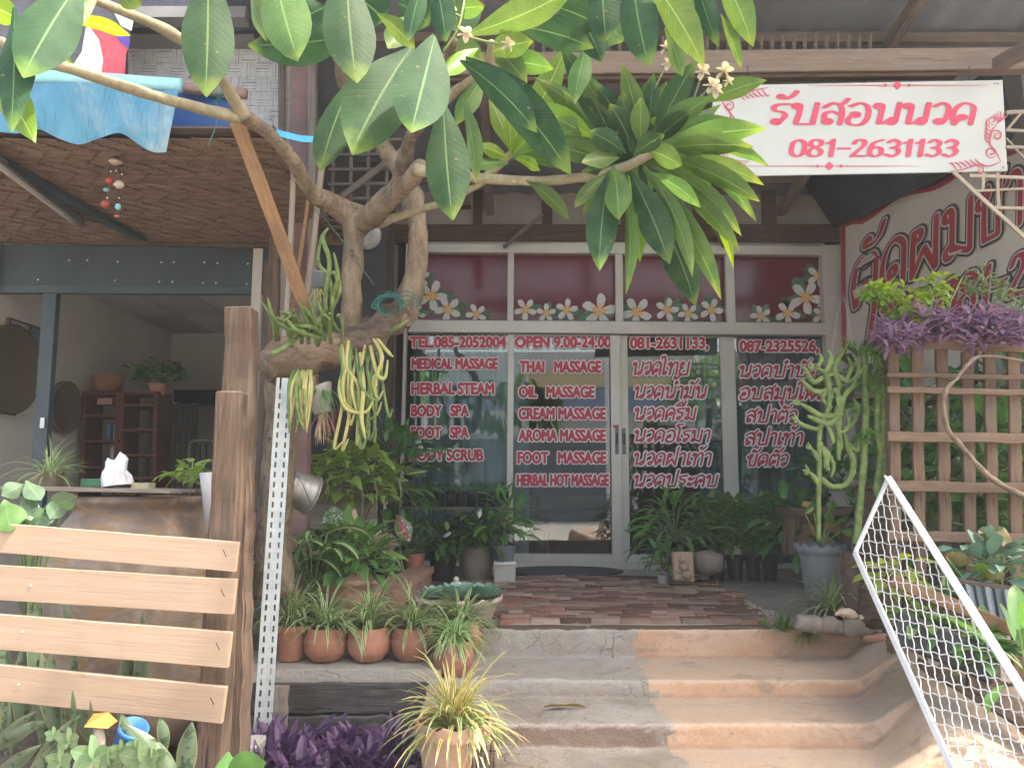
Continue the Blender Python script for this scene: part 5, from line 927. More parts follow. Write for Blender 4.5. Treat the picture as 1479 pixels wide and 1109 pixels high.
def ornament(x, y, s=1, fx=1, fy=1, rot=0):
    cr, sr = math.cos(rot), math.sin(rot)
    def T(a, b): a *= fx; b *= fy; return sp(x + s * (a * cr - b * sr), y + s * (a * sr + b * cr), .002)
    def stroke(pts, w):
        pts = cat(pts, 5); k = len(pts); L = []
        for i, p in enumerate(pts):
            a = pts[max(0, i - 1)]; b = pts[min(k - 1, i + 1)]; d = math.hypot(b[0] - a[0], b[1] - a[1]) + 1e-9; nx, ny = -(b[1] - a[1]) / d, (b[0] - a[0]) / d; ww = w * math.sin(math.pi * (i + .6) / (k + .2)) ** .6 / 2
            L.append([T(p[0] + nx * ww, p[1] + ny * ww), T(p[0] - nx * ww, p[1] - ny * ww)])
        m.grid(L)
    def curl(cx, cy, r, a0, turns, w):
        stroke([(cx + r * (1 - t * .8) * math.cos(a0 + turns * 6.28 * t), cy + r * (1 - t * .8) * math.sin(a0 + turns * 6.28 * t)) for t in [i / 9 for i in range(10)]], w)
    stroke([(0, 0), (-8, -16), (-16, -26), (-14, -44), (-4, -56)], 2.2); curl(-14, -14, 9, .6, 1.4, 2.0); curl(-6, -38, 9, 2.8, 1.4, 2.0); curl(-12, -60, 7, 1, 1.3, 1.8); curl(-30, 12, 6, 4, 1.2, 1.6)
    stroke([(0, 0), (-18, 6), (-34, 4), (-52, 10), (-74, 14)], 2.0)
    for i in range(6): stroke([(-24 - i * 8, 5 + i * 1.2), (-31 - i * 8, 2), (-38 - i * 7.5, -5 + i * 1.6)], 1.9)
    for i in range(5): stroke([(-15, -26 - i * 6), (-21, -31 - i * 6), (-24 + i, -39 - i * 6)], 1.7)
    for i in range(5): stroke([(-4, -56), (-8 + i * 4, -66), (-12 + i * 5, -74 + abs(i - 2) * 3)], 1.5)
ornament(1446, 234, 1); ornament(1040, 140, .95, -1, -1)
ornament(1040, 232, .55, -1, 1)
for x, y in ((1296, 123.5), (1198, 240)):
    for dx, r in ((0, 7), (-17, 3), (17, 3), (-26, 1.6), (26, 1.6)): m.add([sp(x + dx - r, y, .002), sp(x + dx, y + r * .9, .002), sp(x + dx + r, y, .002), sp(x + dx, y - r * .9, .002)], [(0, 1, 2, 3)])
    for s in (-1, 1): m.add([sp(x + s * 8, y - .7, .0016), sp(x + s * 8, y + .7, .0016), sp(x + s * 130, y + .2, .0016), sp(x + s * 130, y - .2, .0016)], [(0, 1, 2, 3)])
m.build('printed_scrolls', Vpink, sg, smooth=False)
for x, y in ((1441, 121), (1449, 242), (1436, 121)): m2 = MB(); m2.lathe([(.001, 0), (.004, 0), (.003, .003), (.001, .004)], sp(x, y), 8, tilt=Matrix.Rotation(math.pi / 2, 3, 'X')); m2.build('screw', Mgreyp, sg)
for x in (1080, 1400): m2 = MB(); m2.tube([P(x, 118, 3.92), P(x, 95, 3.95)], .002, 5); m2.build('hanging_wire', Mwire, sg)
# ------------------------------------------------------------------ right side: banner, lattice, trellis
BX = 2.93
bn = thing('side_banner', 'cream vinyl banner with big red Thai lettering along the right side wall', 'banner', (BX, 5.5, 1.8))
def bp(x, y, lift=0): p = PX(x, y, BX); return V((BX - lift - .006 * math.sin(p.y * 4 + p.z * 2), p.y, p.z))
rows = []
for j in range(13):
    r = []
    for i in range(25): x = 1216 + (1560 - 1216) * i / 24; yt = 325 - (x - 1216) * .455 + 6 * math.sin(i * .8) * (i > 1); yb = 520 + (x - 1216) * .55; r.append(bp(x, yb + (yt - yb) * j / 12, 0))
    rows.append(r)
m = MB(); m.grid(rows); m.build('cloth', Bcloth, bn)
m = MB(); m.grid([[bp(1216 + 344 * i / 24, 325 - 344 * i / 24 * .455 + 6 * math.sin(i * .8) * (i > 1) + dy, .004) for i in range(25)] for dy in (6, 0)]); m.grid([[bp(1216 + dx, 325 + j * 16, .004) for dx in (0, 6)] for j in range(13)][::-1]); m.build('red_border', Bred, bn)
def quad(BL, BR, TL, TR): return lambda u, v: (BL[0] * (1 - u) * (1 - v) + BR[0] * u * (1 - v) + TL[0] * (1 - u) * v + TR[0] * u * v, BL[1] * (1 - u) * (1 - v) + BR[1] * u * (1 - v) + TL[1] * (1 - u) * v + TR[1] * u * v)
BL_ = [(5.6, Bgrey, 'letter_outline', .010), (2.7, Bpale, 'letter_edge', .013), (.6, Bred, 'lettering', .014)]
lettering('ตัดผมชาย', 0, 0, 330, 66, bp, bn, BL_, thai=True, nib=(4.0, 2.0, .4), slant=.0, cell=1.1, quad=quad((1232, 446), (1522, 300), (1236, 380), (1522, 218)))
lettering('โทร.081-2631133', 0, 0, 330, 46, bp, bn, [(5, Bgrey, 'letter_outline', .008), (2.3, Bpale, 'letter_edge', .011), (.4, Bred, 'lettering', .014)], thai=True, nib=(3.5, 1.6, .5), slant=.12, cell=1, quad=quad((1254, 496), (1640, 372), (1257, 446), (1640, 310)))
m = MB(); m.box((3.05, 5.75, 1.55), (.1, 3.0, 3.4)); tag(m.build('side_wall', Mroom, smooth=False), 'plain wall behind the red lettered banner', 'wall')
lt = thing('bamboo_lattice', 'pale bamboo lattice frame hanging behind the right end of the white sign', 'lattice', P(1440, 250, 3.7))
for x0, y0, x1, y1, w in ((1453, 163, 1520, 160, 8), (1453, 188, 1520, 192, 6), (1453, 213, 1520, 213, 7), (1400, 254, 1500, 258, 7), (1408, 276, 1500, 272, 5), (1436, 300, 1500, 302, 6), (1376, 248, 1490, 352, 8), (1420, 250, 1419, 275, 7), (1440, 250, 1442, 300, 7), (1453, 190, 1474, 164, 5), (1453, 200, 1480, 230, 4)):
    beam('lattice_bar', P(x0, y0, 3.75), P(x1, y1, 3.75), .012, w * .75 * MX(3.75), W_pole, lt, n=4, jit=.001)
tr_ = thing('wood_trellis', 'brown timber trellis of crossed slats on the right with purple plants on top', 'trellis', P(1380, 830, 3.4))
for x0, x1, w in ((1290, 1292, 15), (1324, 1327, 16), (1360, 1364, 17), (1396, 1401, 17), (1428, 1432, 16), (1463, 1467, 17), (1499, 1502, 17)): beam('upright_slat', P(x0, 494, 3.42), P(x1 + 4, 1000, 3.42), .018, w * MX(3.42), W_trel, tr_, n=14, jit=.0025)
for y0, y1, w in ((496, 505, 13), (541, 547, 7), (563, 568, 9), (630, 634, 14), (701, 706, 15), (773, 779, 14), (850, 856, 12), (925, 932, 12)): beam('cross_slat', P(1281, y0, 3.38), P(1530, y1, 3.38), .018, w * MX(3.38), W_trel, tr_, n=10, jit=.0025)
beam('trellis_post', P(1284, 494, 3.45), P(1288, 1000, 3.45), .04, 7 * MX(3.4), W_trel, tr_)
t = thing('climbing_stem', 'thick bare woody vine stem crossing in front of the trellis', 'vine', P(1480, 730, 3.3)); m = MB(); m.tube(pth((1500, 724, 3.3), (1455, 705, 3.3), (1420, 680, 3.28), (1394, 650, 3.28), (1370, 622, 3.28), (1363, 592, 3.28), (1365, 566, 3.28), (1382, 546, 3.28), (1398, 526, 3.28), (1418, 514, 3.3), (1460, 518, 3.3), (1500, 528, 3.3)), [.013, .012, .0115, .010, .011, .009, .010, .008, .008, .007, .006, .006], 9, .55, 6, sc=36); m.build('woody_stem', gen('pale vine bark', (.16, .115, .08), (.30, .23, .17), 20, .8, .6), t)
random.seed(21)
t = thing('purple_trellis_plant', 'pale purple leaved plant heaped along the top of the trellis', 'plant', P(1400, 495, 3.4))
for nm, mt, n in (('lavender_leaves', Llav, 130), ('pink_leaves', Lpink, 190)):
    m = MB()
    for i in range(n):
        x = U(1282, 1500) if i % 5 else U(1272, 1310); x = max(x, 1275); c = P(x, 500 - (U(0, 48) if x > 1330 else U(0, 28)), 3.35 + U(-.1, .15))
        for k_ in range(3): a = U(0, 6.28); e = U(-.5, 1.2); m.leaf(c, V((math.cos(a) * math.cos(e), math.sin(a) * math.cos(e), math.sin(e))), U(.06, .1), U(.016, .026), droop=.7, fold=.5, n=4)
    m.build(nm, mt, t, kind='stuff')
for x, y in ((1405, 515), (1396, 520), (1300, 500)): fleaf(x, y, x + U(-10, 14), y + 12, 9, 3.3, 3.28, 2, .3, .4, bpy.data.materials['purple leaf'], name='leaf', par=t)
b0 = P(1315, 450, 3.5); t = thing('green_trellis_shrub', 'bright green small leaved shrub growing above the left end of the trellis', 'shrub', b0)
for cx, cy, r in ((1280, 430, .06), (1310, 440, .08), (1335, 450, .09), (1350, 415, .06), (1320, 470, .07), (1262, 422, .04), (1300, 475, .06)): bush(t, P(cx, cy, 3.5), r, 60, .05, .022, Llime, stems=False, name='leaf_sprays', low=-.6)
m = MB()
for x, y in ((1280, 430), (1335, 430), (1350, 410), (1262, 420), (1390, 400)): m.tube([P(1330, 500, 3.5), P((x + 1330) / 2, 460, 3.48), P(x, y, 3.5)], .003, 5)
m.build('twigs', Mstem, t); b0 = P(1420, 400, 3.6); t = thing('dry_twiggy_shrub', 'sparse twiggy shrub with small dull leaves above the middle of the trellis', 'shrub', b0)
for cx, cy, r in ((1420, 405, .08), (1445, 430, .09), (1400, 420, .06), (1475, 440, .07)): bush(t, P(cx, cy, 3.6), r, 40, .035, .014, Lvar, name='leaf_sprays', low=-.6)
# euphorbia and chain cactus
random.seed(8)
def strand2(parent, pts, r, mat=Mcact, ribs=1): strand(parent, [(x, y, 3.5) for x, y in pts], r, mat, ribs=ribs, seg=8)
t = thing('looping_cactus', 'looping green pencil cactus in the scalloped grey pot', 'cactus', P(1186, 790, 3.5))
for pts in ([(1182, 780), (1182, 720), (1183, 670), (1184, 620), (1196, 590), (1204, 560)], [(1186, 690), (1200, 702), (1220, 700), (1230, 685), (1232, 665), (1224, 645), (1218, 620)], [(1184, 620), (1170, 618), (1156, 612), (1152, 606)], [(1205, 600), (1185, 600), (1168, 590), (1155, 582)], [(1211, 665), (1211, 630), (1212, 600), (1210, 570), (1213, 545)], [(1215, 625), (1224, 618), (1226, 606), (1220, 590)],
            [(1197, 590), (1196, 560), (1192, 540), (1175, 530)], [(1192, 545), (1205, 540), (1222, 550), (1236, 545), (1240, 525)], [(1213, 560), (1205, 535), (1212, 515), (1222, 505)], [(1215, 600), (1218, 575), (1230, 560), (1243, 552)], [(1183, 700), (1176, 690), (1168, 680)], [(1184, 668), (1178, 656), (1172, 648)], [(1196, 680), (1194, 668), (1196, 655), (1190, 645)],
            [(1188, 545), (1176, 552), (1168, 545), (1166, 535)], [(1200, 560), (1188, 575), (1200, 590)], [(1180, 530), (1186, 520), (1184, 510)], [(1204, 640), (1198, 622), (1192, 612)], [(1222, 548), (1230, 530), (1224, 515)], [(1200, 560), (1180, 566), (1166, 558), (1158, 548)], [(1212, 600), (1196, 612), (1178, 606), (1166, 600)], [(1218, 620), (1232, 610), (1238, 590), (1232, 575)], [(1196, 655), (1204, 672), (1200, 690)], [(1204, 560), (1214, 580), (1206, 600), (1214, 640), (1208, 664)], [(1192, 540), (1200, 520), (1196, 506)], [(1230, 560), (1240, 540), (1250, 528)], [(1184, 640), (1192, 660), (1190, 676)], [(1226, 640), (1238, 650), (1240, 630)]): strand2(t, pts, U(3.2, 4.2))
for x, y in ((1155, 582), (1152, 606), (1168, 680), (1172, 648), (1175, 530), (1166, 535), (1240, 525), (1190, 645)):
    for k_ in range(4): a = U(2, 4.3); strand2(t, [(x, y), (x + 5 * math.cos(a), y + 5 * math.sin(a)), (x + 9 * math.cos(a), y + 9 * math.sin(a) - 2)], 2.2, Mcact, 0)
t = thing('chain_cactus', 'long hanging rope like cactus strands beside the trellis edge', 'cactus', P(1262, 480, 3.45))
for pts in ([(1248, 500), (1250, 560), (1249, 620), (1246, 680), (1240, 740), (1234, 785)], [(1266, 500), (1268, 560), (1267, 620), (1272, 660), (1266, 705), (1270, 720)], [(1270, 510), (1276, 570), (1274, 640), (1278, 690), (1272, 710)], [(1274, 560), (1280, 600), (1279, 635)], [(1236, 785), (1238, 770), (1246, 720)]): strand2(t, pts, 4.8)
t = thing('feathery_cactus_plant', 'feathery green tufted plant beside the trellis post', 'plant', P(1262, 520, 3.55))
for x, y in ((1262, 500), (1268, 515), (1255, 508), (1262, 545), (1265, 565), (1240, 592), (1256, 628), (1248, 635), (1230, 500), (1272, 535)): tuft(t, P(x, y, 3.45), 34, .065, .009, Lfern, up=(-.6, 1.2), droop=.8, name='leaf_tuft')
# the stump and scalloped pot
st = thing('wooden_stumps', 'pair of weathered upright stumps behind the wire panel', 'stump', P(1250, 880, 3.7))
m = MB(); m.tube(pth((1262, 905, 3.75), (1260, 800, 3.75), (1256, 700, 3.75)), [.075, .07, .06], 12, .3, 5, sc=16); m.build('tall_stump', W_old, st); m = MB(); m.tube(pth((1240, 892, 3.8), (1236, 850, 3.8), (1232, 795, 3.8)), [.07, .06, .055], 12, .4, 5, sc=16); m.build('short_stump', W_dark, st)
b0 = P(1190, 872, 4.05); b0.z = 0; t = thing('scalloped_grey_pot', 'large grey plastic pot with scalloped rim holding the looping cactus', 'pot', b0); r = 33 * MX(4.05); h = P(1190, 786, 4.05).z - 0; m = MB(); m.lathe([(.01, 0), (.62 * r, 0), (.9 * r, .85 * h), (.93 * r, .88 * h), (1.08 * r, .9 * h), (1.1 * r, h), (1.0 * r, h), (.85 * r, .8 * h), (.01, .8 * h)], b0, 44, .01, 14); m.build('pot_shell', Mgreyp, t)
for x0, y0, x1, y1, w, mt in ((1163, 742, 1176, 732, 12, Lvar), (1172, 726, 1158, 730, 10, Lyel), (1197, 740, 1204, 722, 12, Lmid), (1206, 752, 1190, 744, 14, Lmid), (1215, 765, 1238, 772, 12, Lmid), (1193, 768, 1200, 755, 12, Lyel)): m = MB(); m.tube([P(1186, 790, 4.0), P(x0, y0, 4.0)], .004, 5); m.build('stalk', Mstem, t); fleaf(x0, y0, x1, y1, w, 4.0, 3.97, 2, .3, .3, mt, par=t)
b0 = P(1203, 888, 3.85); b0.z = -.01; t = thing('black_spider_plant_pot', 'spider plant arching from a black plastic pot beside the stones', 'potted plant', b0); base_pot('taper', b0, 19 * MX(3.85), .10, t, Mblackp); tuft(t, b0 + V((0, 0, .09)), 70, .30, .012, Lspid, up=(.25, 1.3), droop=1.5)
b0 = P(1130, 900, 3.85); b0.z = -.02; t = thing('feathery_weeds', 'tuft of feathery bright green weeds at the right end of the terrace edge board', 'plant', b0); tuft(t, b0, 130, .13, .006, Lfern, up=(.3, 1.5), droop=.9, name='leaves'); tuft(t, b0 + V((.1, -.03, .0)), 90, .12, .006, Lfern, up=(-.2, 1.2), droop=1.5, name='leaves'); tuft(t, b0 + V((-.08, .03, .0)), 60, .10, .006, Lfern, up=(.2, 1.4), droop=1.0, name='leaves')
# stones
stl = [(1168, 900, 40, 22, 'flat grey stone at the left end of the stone edging'), (1196, 902, 30, 24, 'second stone from the left in the stone edging'), (1212, 905, 13, 20, 'thin rounded pebble between two larger edging stones'), (1233, 906, 32, 24, 'large grey stone in the middle of the stone edging'), (1250, 909, 26, 12, 'brown flat stone near the shells'), (1262, 920, 36, 13, 'reddish flat stone lying lowest in the edging'), (1282, 922, 18, 24, 'grey stone at the right end of the edging beside the wire panel'), (1275, 895, 22, 16, 'reddish broken brick piece beside the wire panel'), (1272, 880, 18, 14, 'small red brick shard above the edging stones')]
def rock(name, x, y, wpx, hpx, Y, mat, lab, cat_, grp=None, flat=1):
    c = P(x, y, Y); m = MB(); n1, n2 = 12, 8; w, h = wpx * MX(Y) / 2, hpx * MX(Y) / 2; off = V((x, y, 0)); vs = []
    for j in range(n2 + 1):
        ph_ = math.pi * j / n2
        for i in range(n1):
            a = 2 * math.pi * i / n1; d = V((math.sin(ph_) * math.cos(a), math.sin(ph_) * math.sin(a), math.cos(ph_))); d = V([math.copysign(abs(q) ** .7, q) for q in d]); k_ = 1 + .22 * mn.noise(d * 1.3 + off) + .1 * mn.noise(d * 4 + off)
            vs.append(c + V((d.x * w * k_, d.y * w * .8 * k_, d.z * h * k_)))
    m.add(vs, [(j * n1 + i, (j + 1) * n1 + i, (j + 1) * n1 + (i + 1) % n1, j * n1 + (i + 1) % n1) for j in range(n2) for i in range(n1)]); return tag(m.build(name, mat), lab, cat_, grp)
Mrs = gen('reddish stone', (.38, .18, .12), (.46, .26, .19), 9, .9, .5)
for x, y, w, h, lab in stl: rock('edging_stone', x, y, w, h, 3.72, Mrs if 'red' in lab else Mstone, lab, 'stone', 'stones edging the bed')
for x, y, lab in ((1222, 888, 'pinkish ribbed sea shell on the left of the pair'), (1256, 894, 'pale spiral sea shell beside the stump')):
    m = MB(); c = P(x, y, 3.72); m.tube([c + V((-.05, 0, .0)), c + V((-.02, 0, .012)), c + V((.02, 0, .005)), c + V((.055, 0, -.005))], [.004, .02, .026, .006], 12, .5, 6, sc=70); tag(m.build('sea_shell', gen('shell', (.6, .42, .34), (.72, .6, .46), 30, .5, .3) if x == 1222 else gen('pale shell', (.6, .55, .38), (.7, .66, .5), 30, .5, .3)), lab, 'shell')
m = MB(); random.seed(4)
for i in range(240): t_ = R(); q = V((1.33 + U(-.05, .07), 4.0 + 1.75 * t_, U(-.006, .012))); m.box(q, (U(.01, .028), U(.01, .028), U(.008, .018)), Matrix.Rotation(U(0, 3), 3, 'Z'), jit=.003)
m.build('pebble_strip', gen('pebble', (.34, .28, .23), (.45, .38, .32), 30, .9), kind='stuff', smooth=False)
tag(bpy.data.objects['pebble_strip'], 'strip of small pebbles between the bricks and the plain concrete', 'pebbles')
# plants along the right of the doors
potted('fine_leaf_pot', 'small trailing plant in a square pale pot left of the carved stone', 958, 832, 5.45, 18, 16, 'taper', Mconc, Ldark, 60, .12, .09, .03, 1.2, .06)
potted('dracaena_pot', 'whorled dracaena in a grey pot behind the carved stone', 975, 810, 5.7, 34, 20, 'taper', Mgreyp, Lmid, 130, .24, .19, .034, 1.25, .13, z=.09)
for x, y, w, lab, n in ((1035, 818, 26, 'glossy peperomia behind the rough rock', 120), (1062, 830, 26, 'glossy leafy plant in the leftmost black pot right of the rough rock', 90), (1088, 830, 24, 'glossy leafy plant in the middle black pot right of the rough rock', 90), (1112, 828, 24, 'glossy leafy plant in the rightmost black pot by the wooden stool', 90)):
    potted('leafy_black_pot', lab, x, y, 5.8, w, 34, 'taper', Mblackp, Lmid, n + 70, .24, .10, .07, 1.3, .12, prof='heart')
for x, y, lab in ((1205, 700, 'dark big leaved plant behind the looping cactus'), (1150, 765, 'dark leafy plant between the stool and the window'), (1250, 560, 'dark foliage mass behind the hanging cactus')):
    b0 = P(x, y, 5.4); t = thing('dark_plant', lab, 'plant', b0); bush(t, b0, .22, 90, .17, .06, Ldark, h=1.1, low=-.7)
rock('rough_rock', 1021, 812, 46, 32, 5.4, Mstone, 'large angular grey rock between the carved stone and the black pots', 'rock')
t = thing('carved_stone', 'small carved sandstone relief figure leaning among the plants', 'carving', P(986, 832, 5.2)); c = P(986, 818, 5.3); Msand = gen('sandstone', (.34, .22, .15), (.46, .34, .25), 14, .9, .5)
m = MB(); m.box(c, (.15, .06, .19), Matrix.Rotation(-.12, 3, 'X'), jit=.01); m.build('slab', Msand, t, smooth=False, bevel=.012)
for dx, dz, r in ((-.01, .045, .022), (.0, .0, .035), (.02, -.05, .04), (-.03, -.03, .018)): m = MB(); m.lathe([(.003, -r), (r * .8, -r * .5), (r, 0), (r * .8, r * .5), (.003, r)], c + V((dx, -.035, dz)), 12, nz=.2); m.build('relief', Msand, t)
t = thing('wooden_stool', 'rustic wooden stool with a thick slab seat behind the scalloped pot', 'stool', P(1160, 830, 5.2)); beam('seat', P(1130, 738, 5.2), P(1232, 738, 5.2), .3, .05, W_old, t, n=6, jit=.003)
for x in (1140, 1222): beam('leg', P(x, 745, 5.1), P(x - 2, 800, 5.1), .05, .06, W_old, t)
t = thing('clay_barrel_pot', 'tan clay barrel pot beneath the rustic stool', 'pot', P(1175, 800, 5.3)); b0 = P(1178, 800, 5.5); m = MB(); m.lathe([(.01, 0), (.14, 0), (.18, .12), (.18, .2), (.14, .3), (.12, .3), (.01, .28)], b0, 24); m.build('jar_body', gen('tan clay', (.34, .22, .15), (.42, .29, .2), 6, .8, .2), t)
# ---- the white wire panel leaning over the bank
wp = thing('white_wire_panel', 'white painted steel frame with woven wire mesh leaning over the right bank', 'gate', P(1330, 900, 2.7))
A0, B0, D0 = P(1283, 690, 2.95), P(1235, 798, 2.95), P(1375, 1109, 2.25); nrm = (B0 - A0).cross(D0 - A0).normalized()
def W(x, y, l=0): r = ray(x, y); t_ = (A0 - O).dot(nrm) / r.dot(nrm); return O + r * t_ + nrm * l * (-1 if nrm.y > 0 else 1)
poly = [(1283, 690), (1235, 798), (1375, 1109), (1420, 1209), (1600, 1209), (1479, 1000)]; edge = [((1283, 690), (1235, 798)), ((1235, 798), (1420, 1209)), ((1283, 690), (1611, 1209))]
for (a, b), w in zip(edge, (.014, .019, .024)): beam('frame_rail', W(*a), W(*b), .012, w, Mwhite, wp, bevel=.002, side=nrm)
beam('rail_lip', W(1283, 690, .012), W(1611, 1209, .012), .02, .008, Mwhite, wp, side=nrm)
def lx(y): return 1283 - (y - 690) * 48 / 108 if y < 798 else 1235 + (y - 798) * 140 / 311
def rx(y): return 1283 + (y - 690) * 328 / 519
m = MB(); y = 704.
while y < 1250:
    sl = .10 + (y - 700) * .00035; pts = []
    for i in range(80):
        x = 1225 + i * 4.4; yy = y + (x - lx(y)) * sl - 8 + 1.2 * math.sin(i * 1.5)
        if lx(yy) < x < rx(yy): pts.append(W(x, yy, .003))
    if len(pts) > 1: m.tube(pts, .0019, 4, sub=1, caps=False)
    y += 16 + (y - 700) * .021
x = 1110.
while x < 1620:
    pts = []
    for i in range(100):
        yy = 690 + i * 5.6; xx = x + (yy - 690) * (.13 + (x - 1230) * .0009) + 0.9 * math.sin(i * 1.9 + x)
        if lx(yy) < xx < rx(yy) and yy > 692: pts.append(W(xx, yy, -.001))
    if len(pts) > 1: m.tube(pts, .0019, 4, sub=1, caps=False)
    x += 8.8 + max(0, x - 1240) * .011
m.build('wire_mesh', Mwhite, wp, kind='stuff')
for x, y in ((1312, 736), (1428, 920)): m = MB(); m.lathe([(.002, -.01), (.012, -.008), (.012, .008), (.002, .01)], W(x, y, .01), 10); m.build('hinge', Mwhite, wp)
# ---- plants and oddments behind the panel
t = thing('corrugated_planter', 'dark corrugated sheet planter behind the wire panel', 'planter', P(1430, 870, 3.0))
for i in range(9): x = 1385 + i * 14; beam('sheet_rib', P(x, 842 + i * 2, 3.1 - i * .015), P(x + 10, 890 + i * 5, 3.05 - i * .015), .02, 13 * MX(3.1), Mgreyp if i % 2 else Mteal, t)
beam('rim_board', P(1375, 838, 3.12), P(1520, 858, 2.98), .05, .02, W_dark, t)
tag(beam('orange_brown_plank', P(1290, 838, 3.05), P(1540, 940, 2.7), .05, .045, W_brace, n=8, jit=.003), 'orange brown plank running down behind the wire panel', 'plank')
tag(beam('reddish_plank', P(1330, 960, 2.95), P(1560, 1090, 2.5), .08, .03, W_old, n=8, jit=.003), 'dark reddish plank low behind the wire panel', 'plank')
t = thing('black_trough', 'black plastic trough of leafy plants behind the wire panel', 'planter', P(1350, 940, 3.0)); beam('trough', P(1295, 905, 3.0), P(1440, 965, 2.8), .14, .12, Mblackp, t, bevel=.008)
bush(t, P(1340, 905, 2.98), .08, 26, .09, .035, Lmid); bush(t, P(1400, 935, 2.9), .1, 34, .12, .045, Ldark)
for i, (x, y, Y, r, n, L, w, mt, lab) in enumerate(((1300, 830, 3.2, .09, 22, .10, .04, Llime, 'lime green leafy plant showing through the top of the wire panel'), (1385, 900, 3.1, .12, 34, .13, .045, Ldark, 'mid green leafy plant through the middle of the wire panel'), (1440, 830, 3.2, .16, 90, .11, .05, Lsuc, 'greyish green clump above the corrugated planter'), (1480, 960, 2.6, .12, 22, .18, .06, Lmid, 'broad green leaves at the right edge below the corrugated planter'),
    (1420, 700, 3.9, .35, 160, .2, .08, Ldark, 'dark plants in shade behind the middle of the trellis'), (1350, 760, 3.9, .3, 130, .18, .07, Ldark, 'dark plants in shade behind the left of the trellis'), (1330, 620, 4.2, .3, 100, .18, .06, Ldark, 'dark plants high behind the left half of the trellis'), (1460, 580, 4.2, .32, 110, .18, .06, Ldark, 'dark plants high behind the right half of the trellis'))):
    b0 = P(x, y, Y); t = thing('bed_plant', lab, 'plant', b0); bush(t, b0, r, n, L, w, mt, low=-.7)
t = thing('yellowing_leaf_plant', 'tall arrow leaf plant with yellow and orange leaves before the trellis', 'plant', P(1440, 880, 3.2))
for x0, y0, x1, y1, w, mt in ((1452, 762, 1430, 786, 44, Lyel), (1366, 800, 1404, 812, 20, Lyel), (1440, 812, 1430, 838, 28, Lyel), (1420, 836, 1412, 812, 22, Llime), (1385, 836, 1360, 845, 18, Lfern), (1466, 850, 1490, 838, 26, Llime)): m = MB(); m.tube([P(1440, 900, 3.15), P((x0 + 1440) / 2, 850, 3.15), P(x0, y0 + 4, 3.15)], .005, 5); m.build('leaf_stalk', Mstem, t); fleaf(x0, y0, x1, y1, w, 3.15, 3.12, 2, .2, .2, mt, par=t)
t = tag(beam('back_shelf', P(1225, 575, 4.6), P(1540, 580, 4.4), .3, .04, W_dark), 'dark shelf board in shade behind the trellis', 'shelf'); 
for x, lab in ((1310, 'left'), (1400, 'middle'), (1470, 'right')): tag(beam('back_post', P(x, 480, 4.5), P(x, 900, 4.5), .07, .07, W_dark, n=4, jit=.003), '%s dark timber post standing in shade behind the trellis' % lab, 'post')
m = MB(); m.tube([P(1218, 425, 5.5), P(1208, 460, 5.4), P(1204, 490, 5.3), P(1200, 520, 5.2)], .002, 4); m.tube([P(1198, 435, 5.5), P(1206, 426, 5.5), P(1203, 430, 5.5)], .002, 4); m.tube([P(1219, 430, 5.4), P(1226, 465, 5.3), P(1232, 500, 5.2)], .002, 4); tag(m.build('white_string', Mwhite), 'thin white string dangling by the right window frame', 'string')
# ------------------------------------------------------------------ left building
lb = thing('left_shop_front', 'dark teal steel beam and post framing the open shop on the left', 'building frame', P(200, 390, 4.8))
beam('lintel_beam', P(-60, 387, 4.8), P(400, 388, 4.8), .08, 66 * MX(4.8), Mteal, lb, n=1); beam('lower_rail', P(-60, 418, 4.78), P(392, 420, 4.78), .05, 12 * MX(4.8), Mteal, lb); beam('door_post', P(75, 425, 4.78), P(52, 760, 4.78), .05, 20 * MX(4.8), Mteal, lb)
for x, y in ((100, 376), (126, 376), (170, 378), (233, 379), (251, 379), (295, 379), (314, 380), (358, 381), (55, 404), (166, 405), (230, 407), (249, 407), (293, 409), (312, 409), (356, 410), (62, 605)):
    m = MB(); m.lathe([(.001, 0), (.007, 0), (.005, .004), (.001, .005)], P(x, y, 4.755), 8, tilt=Matrix.Rotation(math.pi / 2, 3, 'X')); m.build('bolt', Mwhite, lb)
tag(wrect('latch_plate', 57, 603, 64, 618, 4.74, .01, Mwhite, None), 'small white latch plate on the teal door post', 'latch')
Mrm = gen('cream room wall', (.5, .48, .44), (.55, .53, .49), 2, .9, .05)
XL = -3.3; Yb = 7.3; zt = 2.15
m = MB(); m.box((-2.4, Yb, .9), (1.9, .05, 2.9)); m.build('room_back_wall', Mrm, kind='structure', smooth=False)
m = MB(); m.box((XL, 6.0, .9), (.05, 2.6, 2.9)); m.build('room_left_wall', Mrm, kind='structure', smooth=False)
m = MB(); m.box((-3.6, 4.95, .9), (.6, .05, 2.6)); 
m = MB(); m.box((-1.62, 6.0, .9), (.06, 2.5, 3.2)); m.build('room_right_wall', Mrm, kind='structure', smooth=False)
rc = thing('room_ceiling', 'grey panelled ceiling of the open shop on the left', 'ceiling', (-2.45, 6, zt)); Mcp = gen('ceiling board', (.42, .41, .40), (.47, .46, .45), 2, .9, .05)
for i in range(4):
    for j in range(3): m = MB(); m.box((-3.08 + i * .42, 5.26 + j * .82, zt), (.41, .81, .02)); m.build('ceiling_panel', Mcp, rc, smooth=False)
for i in range(4): beam('ceiling_batten', (-3.29 + i * .42, 4.88, zt + .012), (-3.29 + i * .42, 7.25, zt + .012), .02, .02, W_dark, rc, side=(1, 0, 0))
slab('room_floor', -3.3, -1.62, 4.7, 7.3, -.25, Mint)
